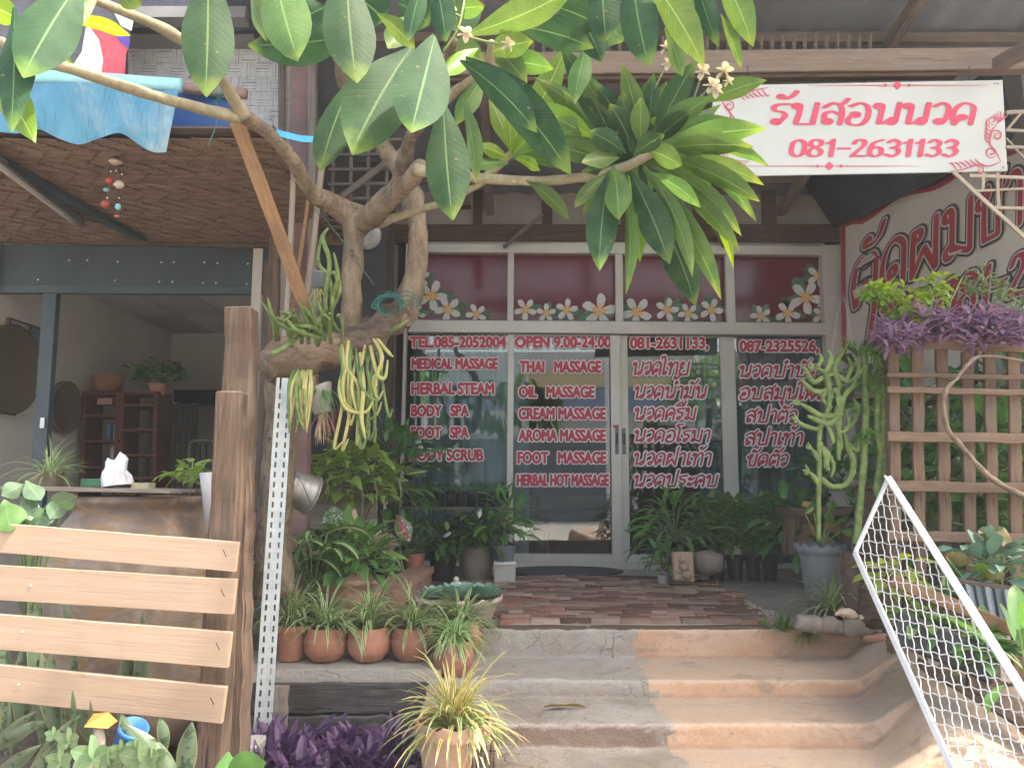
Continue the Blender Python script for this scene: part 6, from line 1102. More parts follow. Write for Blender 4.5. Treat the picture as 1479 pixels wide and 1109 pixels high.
def disc(name, lab, cat_, x, y, rx_, ry_, Y, mat, X=None, grp=None):
    c = P(x, y, Y) if X is None else PX(x, y, X); r = ry_ * MX(c.y); m = MB(); m.lathe([(.005, 0), (r * .9, -.01), (r, .0), (r, .03), (r * .94, .03), (r * .9, .008), (.005, .012)], c, 28, tilt=Matrix.Rotation(math.pi / 2, 3, 'Y')); return tag(m.build(name, mat), lab, cat_, grp)
Mbask = gen('dark woven tray', (.10, .075, .05), (.16, .12, .08), 60, .8, .5)
disc('round_basket_tray', 'large round woven tray hung on the left wall at the picture edge', 'basket tray', 14, 533, 24, 66, 5.2, Mbask, XL + .06, 'round woven trays on the wall'); disc('round_basket_tray', 'smaller round woven tray hung behind the teal door post', 'basket tray', 92, 588, 20, 38, 6, Mbask, XL + .06, 'round woven trays on the wall')
for x0, y0, x1, y1, lab, c in ((12, 458, 40, 498, 'black framed picture with pale print above the large round tray', (.2, .22, .24)), (43, 468, 66, 524, 'brown framed blue picture left of the teal door post', (.08, .14, .2)), (0, 566, 22, 600, 'small teal poster below the large round tray', (.03, .12, .16))):
    a = PX(x0 if x0 else 1, y0, XL + .04); b = PX(x1, y1, XL + .04); t = thing('picture_frame', lab, 'picture', (XL + .04, a.y, a.z)); m = MB(); ya, yb2 = sorted((a.y, b.y)); za_, zb = a.z, b.z - .0
    m.box((XL + .035, (ya + yb2) / 2, (za_ + zb) / 2), (.02, yb2 - ya, za_ - zb)); m.build('frame', W_dark, t, smooth=False); m = MB(); m.box((XL + .048, (ya + yb2) / 2, (za_ + zb) / 2), (.004, (yb2 - ya) * .8, (za_ - zb) * .82)); m.build('print', gen('print ' + str(x0), c, tuple(q * 1.4 for q in c), 6), t, smooth=False)
# shelves and things
sh = thing('wooden_shelf', 'dark red wooden shelf unit against the back wall of the left shop', 'shelf', P(180, 690, 5.85))
for x in (134, 182, 188, 236): beam('upright', P(x, 568, 5.85), P(x - 4, 720, 5.85), .25, .035, W_red, sh)
for x0, x1, ys in ((132, 184, (570, 602, 638, 675, 705)), (184, 238, (570, 587, 622, 658, 690))):
    for y in ys: beam('shelf_board', P(x0, y, 5.83), P(x1, y, 5.83), .25, .02, W_red, sh)
t = tag(wrect('box', 140, 575, 162, 584, 5.8, .12, gen('pale red box', (.4, .2, .18), (.45, .25, .22), 9), None), 'small pale red box on the top left shelf', 'box')
for i, (x, c) in enumerate(((156, (.08, .2, .3)), (166, (.5, .5, .48)), (161, (.4, .4, .42)))): tag(wrect('bottle', x - 3, 612 if i < 2 else 645, x + 4, 636 if i < 2 else 672, 5.8, .06, gen('bottle %d' % i, c, c, 5), None), ('blue bottle on the middle left shelf', 'white bottle beside the blue bottle on the middle left shelf', 'grey bottle on the lower left shelf')[i], 'bottle')
b0 = P(155, 566, 5.83); t = thing('round_basket', 'round brown basket on top of the shelf unit', 'basket', b0); m = MB(); m.lathe([(.01, 0), (.1, 0), (.115, .12), (.12, .125), (.11, .125), (.01, .1)], b0, 20); m.build('basket_body', gen('basket brown', (.25, .12, .07), (.3, .16, .1), 50), t)
b0 = P(228, 560, 5.8); t = thing('shelf_top_plant', 'bushy green houseplant on top of the shelf unit', 'potted plant', b0); base_pot('taper', b0 - V((0, 0, .06)), .07, .09, t, Mterra); bush(t, b0 + V((0, 0, .08)), .2, 90, .08, .05, Ldark, h=.6)
t = tag(wrect('dark_blanket_pile', 250, 563, 318, 580, 6.6, .3, gen('black cloth', (.02, .02, .025), (.04, .035, .04), 12, .9, 1), None), 'heap of dark cloth on the rack beside the shelf unit', 'cloth')
m = MB(); m.grid([[V((P(x, 0, 6.7).x, 6.7 + .02 * math.sin(x * .9), z)) for x in range(252, 322, 2)] for z in (P(260, 720, 6.7).z, P(260, 582, 6.7).z)]); tag(m.build('grey_cloth_curtain', gen('grey green cloth', (.13, .13, .12), (.2, .19, .17), 9, .9)), 'grey green cloth hanging from the rack in the left shop', 'curtain')
m = MB(); m.grid([[V((P(x, 0, 6.75).x, 6.75 + .02 * math.sin(x * .9), z)) for x in range(206, 240, 2)] for z in (P(220, 720, 6.7).z, P(220, 575, 6.7).z)]); tag(m.build('navy_cloth', gen('navy cloth', (.02, .035, .07), (.03, .05, .09), 9, .9)), 'navy cloth hanging behind the shelf unit', 'cloth')
t = thing('steel_chair', 'steel framed chair with dark back in the left shop', 'chair', P(295, 700, 6.2)); m = MB(); m.tube([P(273, 720, 6.2), P(273, 650, 6.2), P(280, 637, 6.2), P(310, 637, 6.2), P(318, 650, 6.2), P(318, 720, 6.2)], .009, 7); m.build('back_frame', Mzinc, t); m = MB()
for i in range(4): x = 280 + i * 9; m.bar(P(x, 640, 6.2), P(x, 665, 6.2), .01, .008)
m.build('back_slats', Mblackp, t, smooth=False); wrect('seat', 274, 668, 318, 674, 6.0, .35, Mblackp, t)
# table-like jar with board lid
jc = P(188, 980, 3.3); rj = .36; zj0 = -.34; zj1 = P(188, 716, 3.3).z
t = thing('glazed_water_jar', 'huge brown glazed water jar with board lid behind the peach fence', 'water jar', (jc.x, 3.3, zj0)); H = zj1 - zj0; k = NT('brown glazed jar'); v = k.vec(); n1 = k.noise(v, 5, 5, .6, 1.5); w = k.noise(k.vec((1, 1, 4)), 3.4, 3, .5, 2)
col = k.mix(k.ramp(n1, .35, .65), C(.15, .115, .09), C(.26, .20, .155)); col = k.mix(k.math('MULTIPLY', k.ramp(w, .55, .62), .8), col, C(.22, .135, .06)); k.l(col, k.b.inputs['Base Color']); k.b.inputs['Roughness'].default_value = .55; k.b.inputs['Specular IOR Level'].default_value = .3; k.bump(w, .3, .01)
m = MB(); m.lathe([(.05, 0), (.22, 0), (.30, .15 * H), (.355, .4 * H), (rj, .6 * H), (.345, .75 * H), (.29, .88 * H), (.255, .93 * H), (.25, .955 * H), (.28, .97 * H), (.285, H), (.25, H), (.24, .94 * H), (.01, .93 * H)], (jc.x, 3.3, zj0), 48); m.build('jar_body', k.m, t)
t = thing('board_lid', 'thin wooden board lid lying across the glazed water jar', 'lid', (jc.x, 3.3, zj1))
for i in range(4): beam('lid_plank', V((P(66, 0, 3.1).x, 3.06 + i * .13, zj1 + .034)), V((P(300, 0, 3.1).x, 3.06 + i * .13, zj1 + .02)), .125, .014, W_grey, t, n=6, jit=.001)
for x in (84, 165, 240): beam('cleat', V((P(x - 9, 0, 3.1).x, 3.07, zj1 + .012)), V((P(x + 9, 0, 3.1).x, 3.07, zj1 + .012)), .04, .018, W_trel, t)
c = P(168, 702, 3.15); t = thing('white_plastic_bag', 'crumpled white plastic bag standing on the board lid', 'bag', c); m = MB(); m.lathe([(.01, 0), (.05, 0), (.048, .03), (.042, .06), (.045, .09), (.036, .105), (.024, .125), (.005, .12)], c, 11, nz=1.3, tilt=Matrix.Rotation(-.15, 3, 'Y')); m.build('bag_body', Mpaper, t, smooth=False)
t = tag(wrect('small_glass_box', 189, 697, 215, 707, 3.15, .06, gen('glass jar content', (.32, .32, .25), (.5, .42, .22), 30, .3), None), 'small clear box of odds and ends on the board lid right of the bag', 'box')
t = tag(wrect('green_tray', 116, 691, 148, 702, 3.35, .08, gen('green plastic', (.05, .16, .08), (.07, .2, .1), 20, .4), None), 'green plastic tray on the board lid left of the bag', 'tray')
b0 = P(68, 708, 3.3); t = thing('woven_pot_plant', 'spider plant in a ribbed brown pot left of the green tray', 'potted plant', b0); m = MB(); m.lathe([(.01, 0), (.055, 0)] + [(.058 + .001 * i + (.002 if i % 2 else 0), .008 * i) for i in range(10)] + [(.06, .078), (.01, .07)], b0, 24); m.build('pot', gen('ribbed brown pot', (.16, .12, .09), (.22, .17, .13), 20), t); tuft(t, b0 + V((0, 0, .06)), 80, .19, .011, Lspid, up=(.1, 1.3), droop=.9)
b0 = P(275, 708, 3.3); t = thing('lid_pothos', 'yellow green pothos at the right end of the board lid', 'plant', b0); bush(t, b0 + V((0, 0, .03)), .1, 34, .085, .05, Lpoth, prof='heart')
c = P(309, 770, 3.1); t = thing('grey_white_vase', 'tall pale grey vase beside the old timber gatepost', 'vase', c); m = MB(); m.lathe([(.01, 0), (.03, 0), (.045, .15), (.055, .24), (.05, .24), (.01, .2)], c, 20, tilt=Matrix.Rotation(-.05, 3, 'Y')); m.build('vase_body', gen('pale grey glaze', (.38, .36, .37), (.44, .42, .43), 5, .5), t)
# old table beneath hidden things: leafy plants front left
t = thing('grey_green_leaf_plant', 'grey green arrow leaved plant rising over the top slat at the far left', 'plant', P(40, 860, 2.55))
for x0, y0, x1, y1, w in ((35, 700, 2, 716, 26), (38, 694, 60, 722, 26), (62, 735, 112, 716, 30), (42, 712, 44, 752, 26), (70, 750, 38, 742, 24), (95, 720, 72, 750, 26), (12, 728, 2, 760, 36), (22, 735, 14, 766, 34), (60, 742, 74, 755, 40)):
    m = MB(); m.tube([P(45, 880, 2.6), P((x0 + 45) / 2, 800, 2.58), P(x0, y0, 2.52)], .004, 5); m.build('leaf_stalk', Mstem, t); fleaf(x0, y0, x1, y1, w, 2.5, 2.46, 2, U(-.3, .3), .2, gen.__call__ and bpy.data.materials.get('dull leaf') or leafm('dull leaf', (.10, .17, .09), (.14, .22, .12), (.22, .32, .18), trans=.25, veins=.1), par=t)
fleaf(8, 722, 16, 768, 44, 2.35, 2.3, 2, .1, .1, Lmid, par=t)
# ------------------------------------------------------------------ fence
fn = thing('peach_fence', 'peach painted board fence nailed to an old timber post', 'fence', P(330, 1000, 2.3))
for (ax, ay), (bx_, by), hpx in (((-40, 773), (343, 804), 41), ((-40, 838), (340, 861), 48), ((-40, 908), (333, 938), 48), ((-40, 981), (325, 1017), 48)):
    sl_ = beam('fence_board', P(ax, ay, 2.32), P(bx_, by, 2.30), .018, hpx * MX(2.3), Mslat, fn, n=10, jit=.0008, bevel=.0015)
    q = P(bx_ - 16, by, 2.285); m = MB(); m.tube([q, q + V((-.004, -.008, .014)), q + V((-.007, -.01, .022))], .0012, 5); m.build('nail', Mwire, fn)
for x, y in ((44, 846), (32, 912), (27, 988)): m = MB(); m.lathe([(.001, 0), (.004, 0), (.003, .002)], P(x, y, 2.305), 8, tilt=Matrix.Rotation(math.pi / 2, 3, 'X')); m.build('nail_head', Mwhite, fn)
gp = thing('old_gatepost', 'cracked brown timber gatepost with a shorter timber bolted in front', 'post', P(320, 1150, 2.45))
beam('rear_timber', P(333, 1180, 2.52), P(349, 446, 2.52), .085, 40 * MX(2.5), W_old, gp, n=26, jit=.004, bevel=.006, side=(0, 1, 0)); beam('front_timber', P(303, 1180, 2.40), P(336, 566, 2.40), .07, 38 * MX(2.4), W_old, gp, n=22, jit=.003, bevel=.006, side=(0, 1, 0))
# snake plants behind and below the fence
random.seed(33)
t = thing('snake_plant_clump', 'clump of banded snake plant leaves behind the peach fence', 'plant', P(120, 1090, 2.7))
for x0, y0, x1, y1, w in ((30, 1080, 34, 925, 24), (60, 1090, 44, 830, 20), (8, 1090, 2, 905, 26), (95, 1090, 108, 935, 22), (140, 1090, 110, 990, 24), (85, 1080, 60, 942, 26), (60, 1080, 75, 940, 26), (190, 1060, 187, 890, 18), (200, 1070, 206, 880, 20), (180, 1070, 178, 950, 24), (35, 1000, 50, 880, 14), (62, 930, 55, 850, 14), (45, 900, 30, 850, 16), (120, 950, 92, 870, 16), (100, 1085, 107, 932, 20), (16, 1090, 15, 985, 24), (330, 900, 298, 850, 18)):
    fleaf(x0, y0, x1, y1, w, 2.7, 2.65, U(-6, 6), U(-.4, .4), .35, Lsans, par=t)
t = thing('front_snake_plant', 'sprawling grey banded leaves in front of the lowest fence board', 'plant', P(120, 1150, 2.1))
for x0, y0, x1, y1, w, bd_ in ((30, 1150, 118, 1030, 22, -10), (-30, 1100, 70, 1040, 18, -14), (-20, 1085, 55, 1025, 10, -6), (60, 1140, 110, 1040, 14, 14), (270, 1150, 180, 1045, 18, 22), (268, 1150, 278, 1040, 26, -8), (240, 1090, 230, 1035, 16, 4), (105, 1050, 105, 995, 7, 1), (132, 1045, 130, 1010, 4, 1), (10, 1150, 95, 1060, 18, 10), (-30, 1150, 60, 1075, 20, -8), (60, 1160, 130, 1090, 16, 10), (200, 1080, 175, 1030, 16, -5)):
    fleaf(x0, y0, x1, y1, w, 2.15, 2.1, bd_, U(-.3, .3), .3, Lsans, par=t)
t = thing('lobed_ivy', 'pale green lobed ivy leaves at the bottom edge in front of the fence', 'plant', P(170, 1150, 2.0)); Livy = leafm('pale ivy', (.16, .26, .12), (.22, .33, .17), (.35, .45, .28), trans=.25)
for x, y, s in ((100, 1070, 18), (135, 1095, 30), (175, 1085, 16), (205, 1100, 30), (222, 1095, 22), (88, 1100, 20), (78, 1062, 12), (196, 1078, 13), (160, 1105, 24)):
    m = MB(); c = P(x, y, 2.05)
    for k_ in range(5): a = math.pi / 2 + (k_ - 2) * 1.0; m.leaf(c, V((math.cos(a), -.3, math.sin(a))), s * MX(2.05) * (1.2 - abs(k_ - 2) * .15), s * MX(2.05) * .8, droop=.3, fold=.1, n=4, prof='lance', roll=1.57)
    m.build('leaf', Livy, t)
t = thing('round_green_leaf_plant', 'single bright green rounded leaf at the foot of the gatepost', 'plant', P(350, 1130, 2.2)); fleaf(325, 1125, 385, 1100, 46, 2.2, 2.2, -6, .5, .1, Lmid, par=t); fleaf(330, 1085, 326, 1130, 30, 2.25, 2.2, 3, .2, .2, Lmid, par=t)
c = P(183, 1078, 2.15); t = thing('blue_plastic_bottle', 'blue plastic container tipped over below the lowest fence board', 'container', c); m = MB(); r = 19 * MX(2.15); m.lathe([(.005, 0), (r * .95, 0), (r, .01), (r, .052), (r * 1.06, .054), (r * 1.06, .066), (r * .9, .068), (r * .86, .02), (.005, .018)], c, 24, tilt=Matrix.Rotation(.45, 3, 'Y') @ Matrix.Rotation(.35, 3, 'X')); m.build('container_body', gen('blue plastic', (.03, .14, .42), (.04, .18, .5), 10, .35, .05), t)
c = P(140, 1085, 2.1); t = thing('orange_topped_ornament', 'small orange roofed garden ornament on a brown stem beside the blue container', 'ornament', c); m = MB(); m.tube([c + V((-.03, 0, -.05)), c, c + V((0, 0, .06))], [.03, .018, .012], 10, .3, 4, sc=50); m.build('ornament_stem', gen('shell brown', (.3, .24, .2), (.42, .35, .3), 40), t)
m = MB(); q = c + V((.004, 0, .075)); m.add([q + V(p) for p in ((-.032, -.02, -.008), (.03, -.02, -.012), (.03, .03, -.008), (-.03, .03, -.006), (-.014, -.01, .022), (.014, .01, .02))], [(0, 1, 5, 4), (1, 2, 5), (2, 3, 4, 5), (3, 0, 4), (0, 3, 2, 1)]); m.build('ornament_roof', gen('orange glaze', (.55, .2, .04), (.6, .25, .06), 9, .4), t, smooth=False)
# ------------------------------------------------------------------ posts, poles and woven panels between the two buildings
tag(beam('mauve_pillar', P(428, 900, 4.4), P(438, -20, 4.4), .1, 31 * MX(4.4), Mmauve, n=6, jit=.002, side=(0, 1, 0)), 'mauve painted square pillar between the two shops', 'pillar')
tag(beam('dark_plank', P(386, 800, 4.2), P(398, 340, 4.2), .05, 14 * MX(4.2), W_old, n=10, jit=.003, side=(0, 1, 0)), 'old dark plank standing left of the tree trunk', 'plank')
tag(beam('grey_plank', P(372, 740, 4.3), P(388, 380, 4.3), .04, 9 * MX(4.3), W_dark, n=10, jit=.002, side=(0, 1, 0)), 'thin dark plank next to the gatepost', 'plank')
tag(beam('leaning_brace', P(448, 462, 3.15), P(340, 168, 2.75), .03, 19 * MX(3), W_brace, n=10, jit=.002, side=(0, 1, 0)), 'brown timber brace leaning from the branch fork to the log', 'brace')
tag(beam('weathered_post', P(452, 560, 4.3), P(452, -10, 4.35), .06, 12 * MX(4.3), W_grey, n=10, jit=.003, side=(0, 1, 0)), 'grey weathered post right of the mauve pillar', 'post')
for pts, r, mt, lab in (([(404, 565, 3.6), (416, 430, 3.6), (424, 240, 3.6)], 4.5, W_pole, 'pale bamboo pole left of the upright limb'), ([(436, 470, 3.7), (449, 380, 3.7), (464, 250, 3.7), (476, 190, 3.8)], 5, W_pole, 'long pale pole leaning behind the hanging pot'), ([(418, 480, 3.65), (432, 380, 3.65), (448, 270, 3.7)], 3.2, W_brace, 'thin brown stick between two pale poles'), ([(462, 640, 4.0), (458, 500, 4.0), (470, 420, 4.0)], 2.5, W_old, 'thin dark stick below the rotten log')):
    m = MB(); m.tube(pth(*pts), r * MX(3.6), 8, .12, 6, sc=30); tag(m.build('leaning_pole', mt), lab, 'pole', 'poles leaning by the tree')
m = MB(); m.box((P(510, 0, 5.2).x, 5.25, .9), (110 * MX(5.2), .05, 2.0)); 
t = thing('small_lattice', 'grey wooden lattice with a diagonal brace behind the tree fork', 'lattice', P(530, 250, 5.0))
for x in (482, 508, 533, 560): beam('lattice_slat', P(x, 190, 5.0), P(x - 2, 300, 5.0), .015, 5 * MX(5), W_grey, t, side=(0, 1, 0))
for y in (203, 224, 245, 266, 287): beam('lattice_slat', P(474, y, 4.98), P(580, y - 1, 4.98), .015, 4 * MX(5), W_grey, t)
beam('diagonal_brace', P(494, 284, 4.95), P(596, 206, 4.95), .02, 9 * MX(5), W_grey, t)
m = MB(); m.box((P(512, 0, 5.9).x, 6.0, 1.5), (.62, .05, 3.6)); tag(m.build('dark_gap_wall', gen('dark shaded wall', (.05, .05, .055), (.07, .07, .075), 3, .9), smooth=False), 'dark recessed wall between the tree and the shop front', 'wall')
tag(wrect('small_red_picture', 469, 590, 486, 622, 5.9, .02, gen('red picture', (.2, .04, .06), (.25, .08, .1), 20), None), 'small red picture on the recessed wall behind the hanging roots', 'picture')
tag(beam('gap_diagonal', P(498, 640, 5.6), P(520, 585, 5.6), .02, .02, W_dark), 'thin dark stick leaning in the recess', 'stick')
tag(beam('dark_door_post', P(555, 690, 6.4), P(560, 250, 6.4), .08, .12, W_dark, n=6, jit=.002, side=(0, 1, 0)), 'dark timber post at the left edge of the shop front', 'post')
# white woven bamboo wall of the left building, above the awning
wv = thing('woven_bamboo_wall', 'white washed basket woven bamboo wall above the blue awning', 'wall', P(300, 120, 4.7)); Ywv = 4.7
m = MB(); cell = 20.5; random.seed(2)
for i in range(13):
    for j in range(10):
        x = 185 + i * cell; y = 30 + j * cell
        if x > 418: continue
        hor = (i + j) % 2 == 0
        for k_ in range(5):
            o1 = (k_ + .5) / 5 * cell; g_ = .93 * cell / 5 * MX(Ywv)
            z_ = 0 if hor else -.008
            pc = P(x + cell / 2, y + o1 + U(-.3, .3), Ywv + z_) if hor else P(x + o1 + U(-.3, .3), y + cell / 2, Ywv); ln = (cell + 2) * MX(Ywv); m.box(pc, (ln, .004, g_) if hor else (g_, .004, ln), Matrix.Rotation(U(-.012, .012), 3, 'Y'))
m.build('bamboo_strips', gen('whitewashed bamboo', (.55, .55, .56), (.70, .70, .70), 22, .8, .3, spot=.62, spot_c=(.2, .16, .15), spot_sc=14), wv, kind='stuff', smooth=False)
wrect('backing', 185, 30, 424, 240, Ywv + .02, .02, W_dark, wv)
for x in (407,): beam('vertical_batten', P(x, 250, Ywv - .03), P(x, 20, Ywv - .03), .02, 10 * MX(4.7), W_grey, wv, side=(0, 1, 0))
beam('horizontal_batten', P(185, 56, Ywv - .03), P(420, 58, Ywv - .03), .02, 9 * MX(4.7), W_grey, wv)
tag(wrect('dark_upper_eave', 150, -80, 425, 43, 4.5, .05, gen('dark navy board', (.035, .04, .06), (.05, .055, .08), 2, .7), None), 'dark navy board above the woven bamboo wall', 'board')
# vinyl banner remnant beside it
t = thing('printed_tarpaulin', 'old tarpaulin printed red, black and white above the blue awning', 'tarpaulin', P(100, 80, 4.2))
def tarp(pts, mat, nm, lift=0):
    vs = [P(x, y, 4.25 - lift) for x, y in pts]; m = MB(); m.add(vs, [tuple(range(len(vs)))]); m.build(nm, mat, t, smooth=False)
Tb, Tw, Tr, Tv = gen('black print', (.06, .06, .075), (.1, .1, .12), 9, .5, .4), gen('white print', (.55, .58, .62), (.62, .65, .68), 4, .5, .2), gen('red print', (.62, .05, .07), (.7, .08, .1), 8, .4, .6), gen('violet print', (.1, .05, .3), (.12, .07, .35), 8, .5, .3)
tarp([(-40, -20), (190, -20), (188, 50), (182, 80), (180, 113), (-40, 113)], Tb, 'black_field'); tarp([(124, 40), (140, 60), (145, 85), (142, 108), (104, 97), (118, 75)], Tw, 'white_shape', .004)
tarp([(125, 35), (160, 42), (188, 60), (182, 78), (180, 112), (142, 110), (146, 86), (141, 60)], Tr, 'red_field', .004); tarp([(160, 42), (188, 52), (186, 72), (172, 60)], Tv, 'violet_corner', .006)
tarp([(128, 37), (143, 58), (149, 86), (146, 110), (142, 110), (145, 86), (139, 60), (124, 38)], Tw, 'white_stripe', .008); tarp([(65, 76), (95, 92), (90, 96), (64, 86)], Tw, 'white_chips', .006); tarp([(64, 100), (104, 108), (100, 112), (64, 112)], Tw, 'white_chips', .006)
tarp([(160, 10), (195, 18), (190, 45), (175, 38)], Tw, 'white_corner', .004)
# blue awning
aw = thing('blue_awning', 'blue plastic awning valance with wavy lower edge and rolled top', 'awning', P(130, 160, 3.2))
k = NT('blue tarpaulin'); v = k.vec(); n1 = k.noise(v, 2.6, 5, .55, .6); col = k.mix(k.ramp(n1, .4, .6), C(.16, .46, .64), C(.66, .80, .82)); k.l(col, k.b.inputs['Base Color']); k.b.inputs['Roughness'].default_value = .4; k.bump(k.noise(k.vec((2, 1, .6)), 7, 5, .6, 1.2), .9, .05)
tr2 = k.n('BsdfTranslucent'); k.l(col, tr2.inputs[0]); mx = k.n('MixShader'); mx.inputs[0].default_value = .45; k.l(k.b.outputs[0], mx.inputs[1]); k.l(tr2.outputs[0], mx.inputs[2]); k.l(mx.outputs[0], k.out.inputs[0]); Maw = k.m
low = [(-60, 190), (0, 191), (25, 193), (45, 188), (60, 188), (80, 198), (112, 209), (135, 203), (165, 193), (180, 195), (205, 212), (222, 220), (240, 220)]
low = cat(low, 4); rows = [[], [], [], [], []]
for i, (x, y) in enumerate(low):
    u = (x + 60) / 300; xt = -60 + u * 318; yt = 118 + 10 * u + 4 * math.sin(u * 9)
    for j in range(5): f = j / 4; rows[j].append(P(x + (xt - x) * f, y + (yt - y) * f, 3.2 + .02 * math.sin(i * .55 + f * 2) * (1 - f)))
m = MB(); m.grid(rows); m.build('valance', Maw, aw)
m = MB(); m.tube(pth((-60, 112, 3.22), (60, 112, 3.22), (160, 116, 3.22), (262, 124, 3.22)), .03, 12, .1, 5); m.build('rolled_top', gen('pale blue tarpaulin', (.28, .62, .72), (.42, .72, .78), 5, .4, .3), aw)
m = MB(); m.tube(pth((255, 126, 3.3), (300, 130, 3.32), (356, 136, 3.34)), 9 * MX(3.3), 14); m.build('roller_pipe', gen('rusty pipe', (.2, .12, .1), (.3, .2, .17), 12, .6, .3), aw)
wrect('dark_blue_band', -60, 134, 336, 204, 3.35, .01, gen('deep blue tarpaulin', (.02, .07, .22), (.03, .09, .28), 3, .6), aw)
m = MB(); m.grid([[P(x, y + d, 3.25) for x, y in ((368, 170), (385, 182), (410, 190), (435, 196), (456, 197))] for d in (9, 0)]); m.build('awning_edge_strip', gen('bright blue edge', (.06, .35, .7), (.1, .42, .75), 5, .4), aw)
m = MB()
for k_ in range(6): m.tube(pth((312 + k_ * 2, 120, 3.0), (306 + k_ * 4, 132, 2.95), (318 - k_, 146, 3.0)), .0028, 5)
m.tube(pth((312, 146, 3.), (314, 175, 3.), (300, 212, 3.02)), .0022, 5); m.tube(pth((322, 82, 2.95), (326, 110, 2.9), (330, 128, 2.95)), .003, 5); tag(m.build('rope_knot', Mrope), 'knotted green rope tying the awning pipe to the branch', 'rope')
# woven ceiling under the eave: chevron twill strips
cl = thing('woven_eave_ceiling', 'brown chevron woven bamboo ceiling under the left eave', 'ceiling', P(180, 280, 4))
Ca, Cb = P(200, 205, 3.3), P(200, 352, 4.75); sl3 = (Cb.z - Ca.z) / (Cb.y - Ca.y)
zc_ = lambda Y: Ca.z + (Y - Ca.y) * sl3
m = MB(); random.seed(6); y = 3.28; r_ = 0
while y < 4.76:
    sh_ = abs((r_ % 10) - 5) * .024; x = -3.6 - (sh_ % .12); yj = y
    while x < -1.12: m.box((x + .058, yj, zc_(yj) + U(-.002, .002)), (.117, .0235, .004), Matrix.Rotation(math.atan(sl3), 3, 'X') @ Matrix.Rotation(.05, 3, 'Y')); x += .12
    y += .0245; r_ += 1
m.build('bamboo_strips', gen('brown bamboo strip', (.14, .09, .06), (.25, .165, .115), 6, .8, .3, (1, 5, 1), spot=.62, spot_c=(.12, .08, .06), spot_sc=5), cl, kind='stuff', smooth=False)
m = MB(); m.box((-2.35, 4.0, (Ca.z + Cb.z) / 2 + .03), (2.6, 1.56, .01), Matrix.Rotation(math.atan(sl3), 3, 'X')); m.build('backing', W_dark, cl, smooth=False)
def CP(x, y, off):
    r = ray(x, y); z0 = Ca.z - off - sl3 * Ca.y; t_ = (z0 - CZ) / (r.z - sl3 * r.y); return O + r * t_
beam('edge_lath', P(-60, 347, 4.72), P(400, 355, 4.72), .03, .03, W_old, cl, n=12, jit=.004)
beam('dark_ceiling_joist', CP(-20, 222, .02), CP(205, 347, .02), .06, .03, Mteal, cl)
t = thing('fluorescent_lamp', 'unlit fluorescent tube lamp fixed under the woven ceiling', 'lamp', P(60, 280, 3.9)); beam('lamp_body', CP(-30, 212, .03), CP(116, 322, .03), .05, .035, Mzinc, t); m = MB(); m.tube([CP(-30, 218, .07), CP(114, 326, .07)], .015, 8); m.build('tube', gen('grey glass tube', (.4, .38, .36), (.45, .43, .4), 9, .4), t)
m = MB(); m.tube(pth((10, 300, 4.3), (130, 312, 4.3), (250, 280, 4.2), (345, 240, 3.8), (380, 215, 3.5)), .0035, 5); tag(m.build('black_cable', Mwire), 'thin black cable sagging below the woven ceiling', 'cable')
t = thing('hanging_charm', 'hanging charm of coloured shells and painted beads below the awning', 'wind chime', P(165, 232, 3.4)); Yc = 3.45
m = MB(); m.tube(pth((166, 200, Yc), (167, 228, Yc)), .0012, 4); m.tube(pth((160, 240, Yc), (155, 262, Yc), (153, 300, Yc)), .001, 4); m.tube(pth((172, 240, Yc), (174, 262, Yc), (170, 300, Yc)), .001, 4); m.build('strings', Mwire, t)
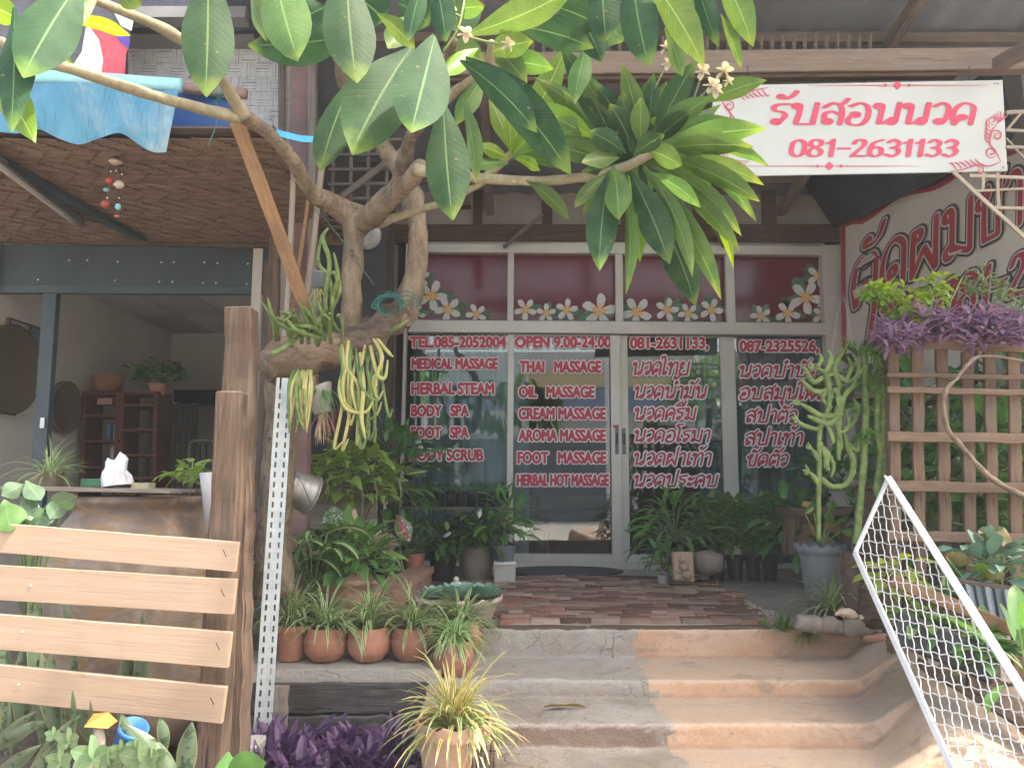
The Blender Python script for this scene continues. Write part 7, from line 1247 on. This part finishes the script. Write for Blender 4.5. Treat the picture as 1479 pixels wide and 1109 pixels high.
def bead(x, y, rx2, rz2, col): m = MB(); c = P(x, y, Yc); r = rx2 * MX(Yc); h = rz2 * MX(Yc); m.lathe([(.0005, -h), (r * .7, -h * .7), (r, 0), (r * .7, h * .7), (.0005, h)], c, 12, nz=.8); m.build('charm_bead', bpy.data.materials.get('charm %s' % (col,)) or gen('charm %s' % (col,), col, tuple(q * .8 for q in col), 30, .4), t)
for a in ((169, 235, 11, 5, (.6, .45, .32)), (168, 230, 7, 4, (.05, .05, .05)), (159, 262, 7, 7, (.6, .08, .06)), (173, 268, 9, 9, (.6, .5, .4)), (154, 275, 6, 4, (.2, .4, .45)), (153, 296, 8, 9, (.35, .07, .05)), (171, 300, 6, 8, (.2, .5, .6)), (170, 313, 6, 3, (.5, .15, .08)), (160, 248, 2, 2, (.7, .68, .6)), (168, 247, 2, 2, (.7, .68, .6)), (176, 252, 2, 2, (.7, .68, .6)), (155, 286, 2, 2, (.7, .68, .6)), (172, 286, 2, 2, (.7, .68, .6))): bead(*a)
# two small gourd charms on the cable are left out where they cannot be made out; wire from the fork
m = MB(); m.tube(pth((402, 232, 3.0), (430, 270, 3.1), (490, 350, 3.3)), .0016, 4); tag(m.build('thin_wire', Mwire), 'thin dark wire running from the branch to the rope', 'wire')
# light-blocking mass of the left building and its roof
Mr2 = gen('left roof sheet', (.2, .2, .2), (.26, .26, .26), 2, .8)
m = MB(); m.box((-3.0, 6.0, 3.4), (2.7, 3.2, .08), Matrix.Rotation(-.12, 3, 'X')); tag(m.build('left_roof', Mr2, smooth=False), 'grey roof sheet over the left shop', 'roof')
# ------------------------------------------------------------------ thin haze volume added to lift the blacks like lens glare
k = bpy.data.materials.new('veil haze'); k.use_nodes = True; nt = k.node_tree; nt.nodes.clear(); mo_ = nt.nodes.new('ShaderNodeOutputMaterial'); pv = nt.nodes.new('ShaderNodeVolumePrincipled')
pv.inputs['Color'].default_value = (.95, .96, 1, 1); pv.inputs['Density'].default_value = .004; pv.inputs['Anisotropy'].default_value = .0; nt.links.new(pv.outputs[0], mo_.inputs['Volume'])
m = MB(); m.box((0, -4, 2.2), (52, 34, 8.6)); m.build('haze', k, kind='stuff', smooth=False)
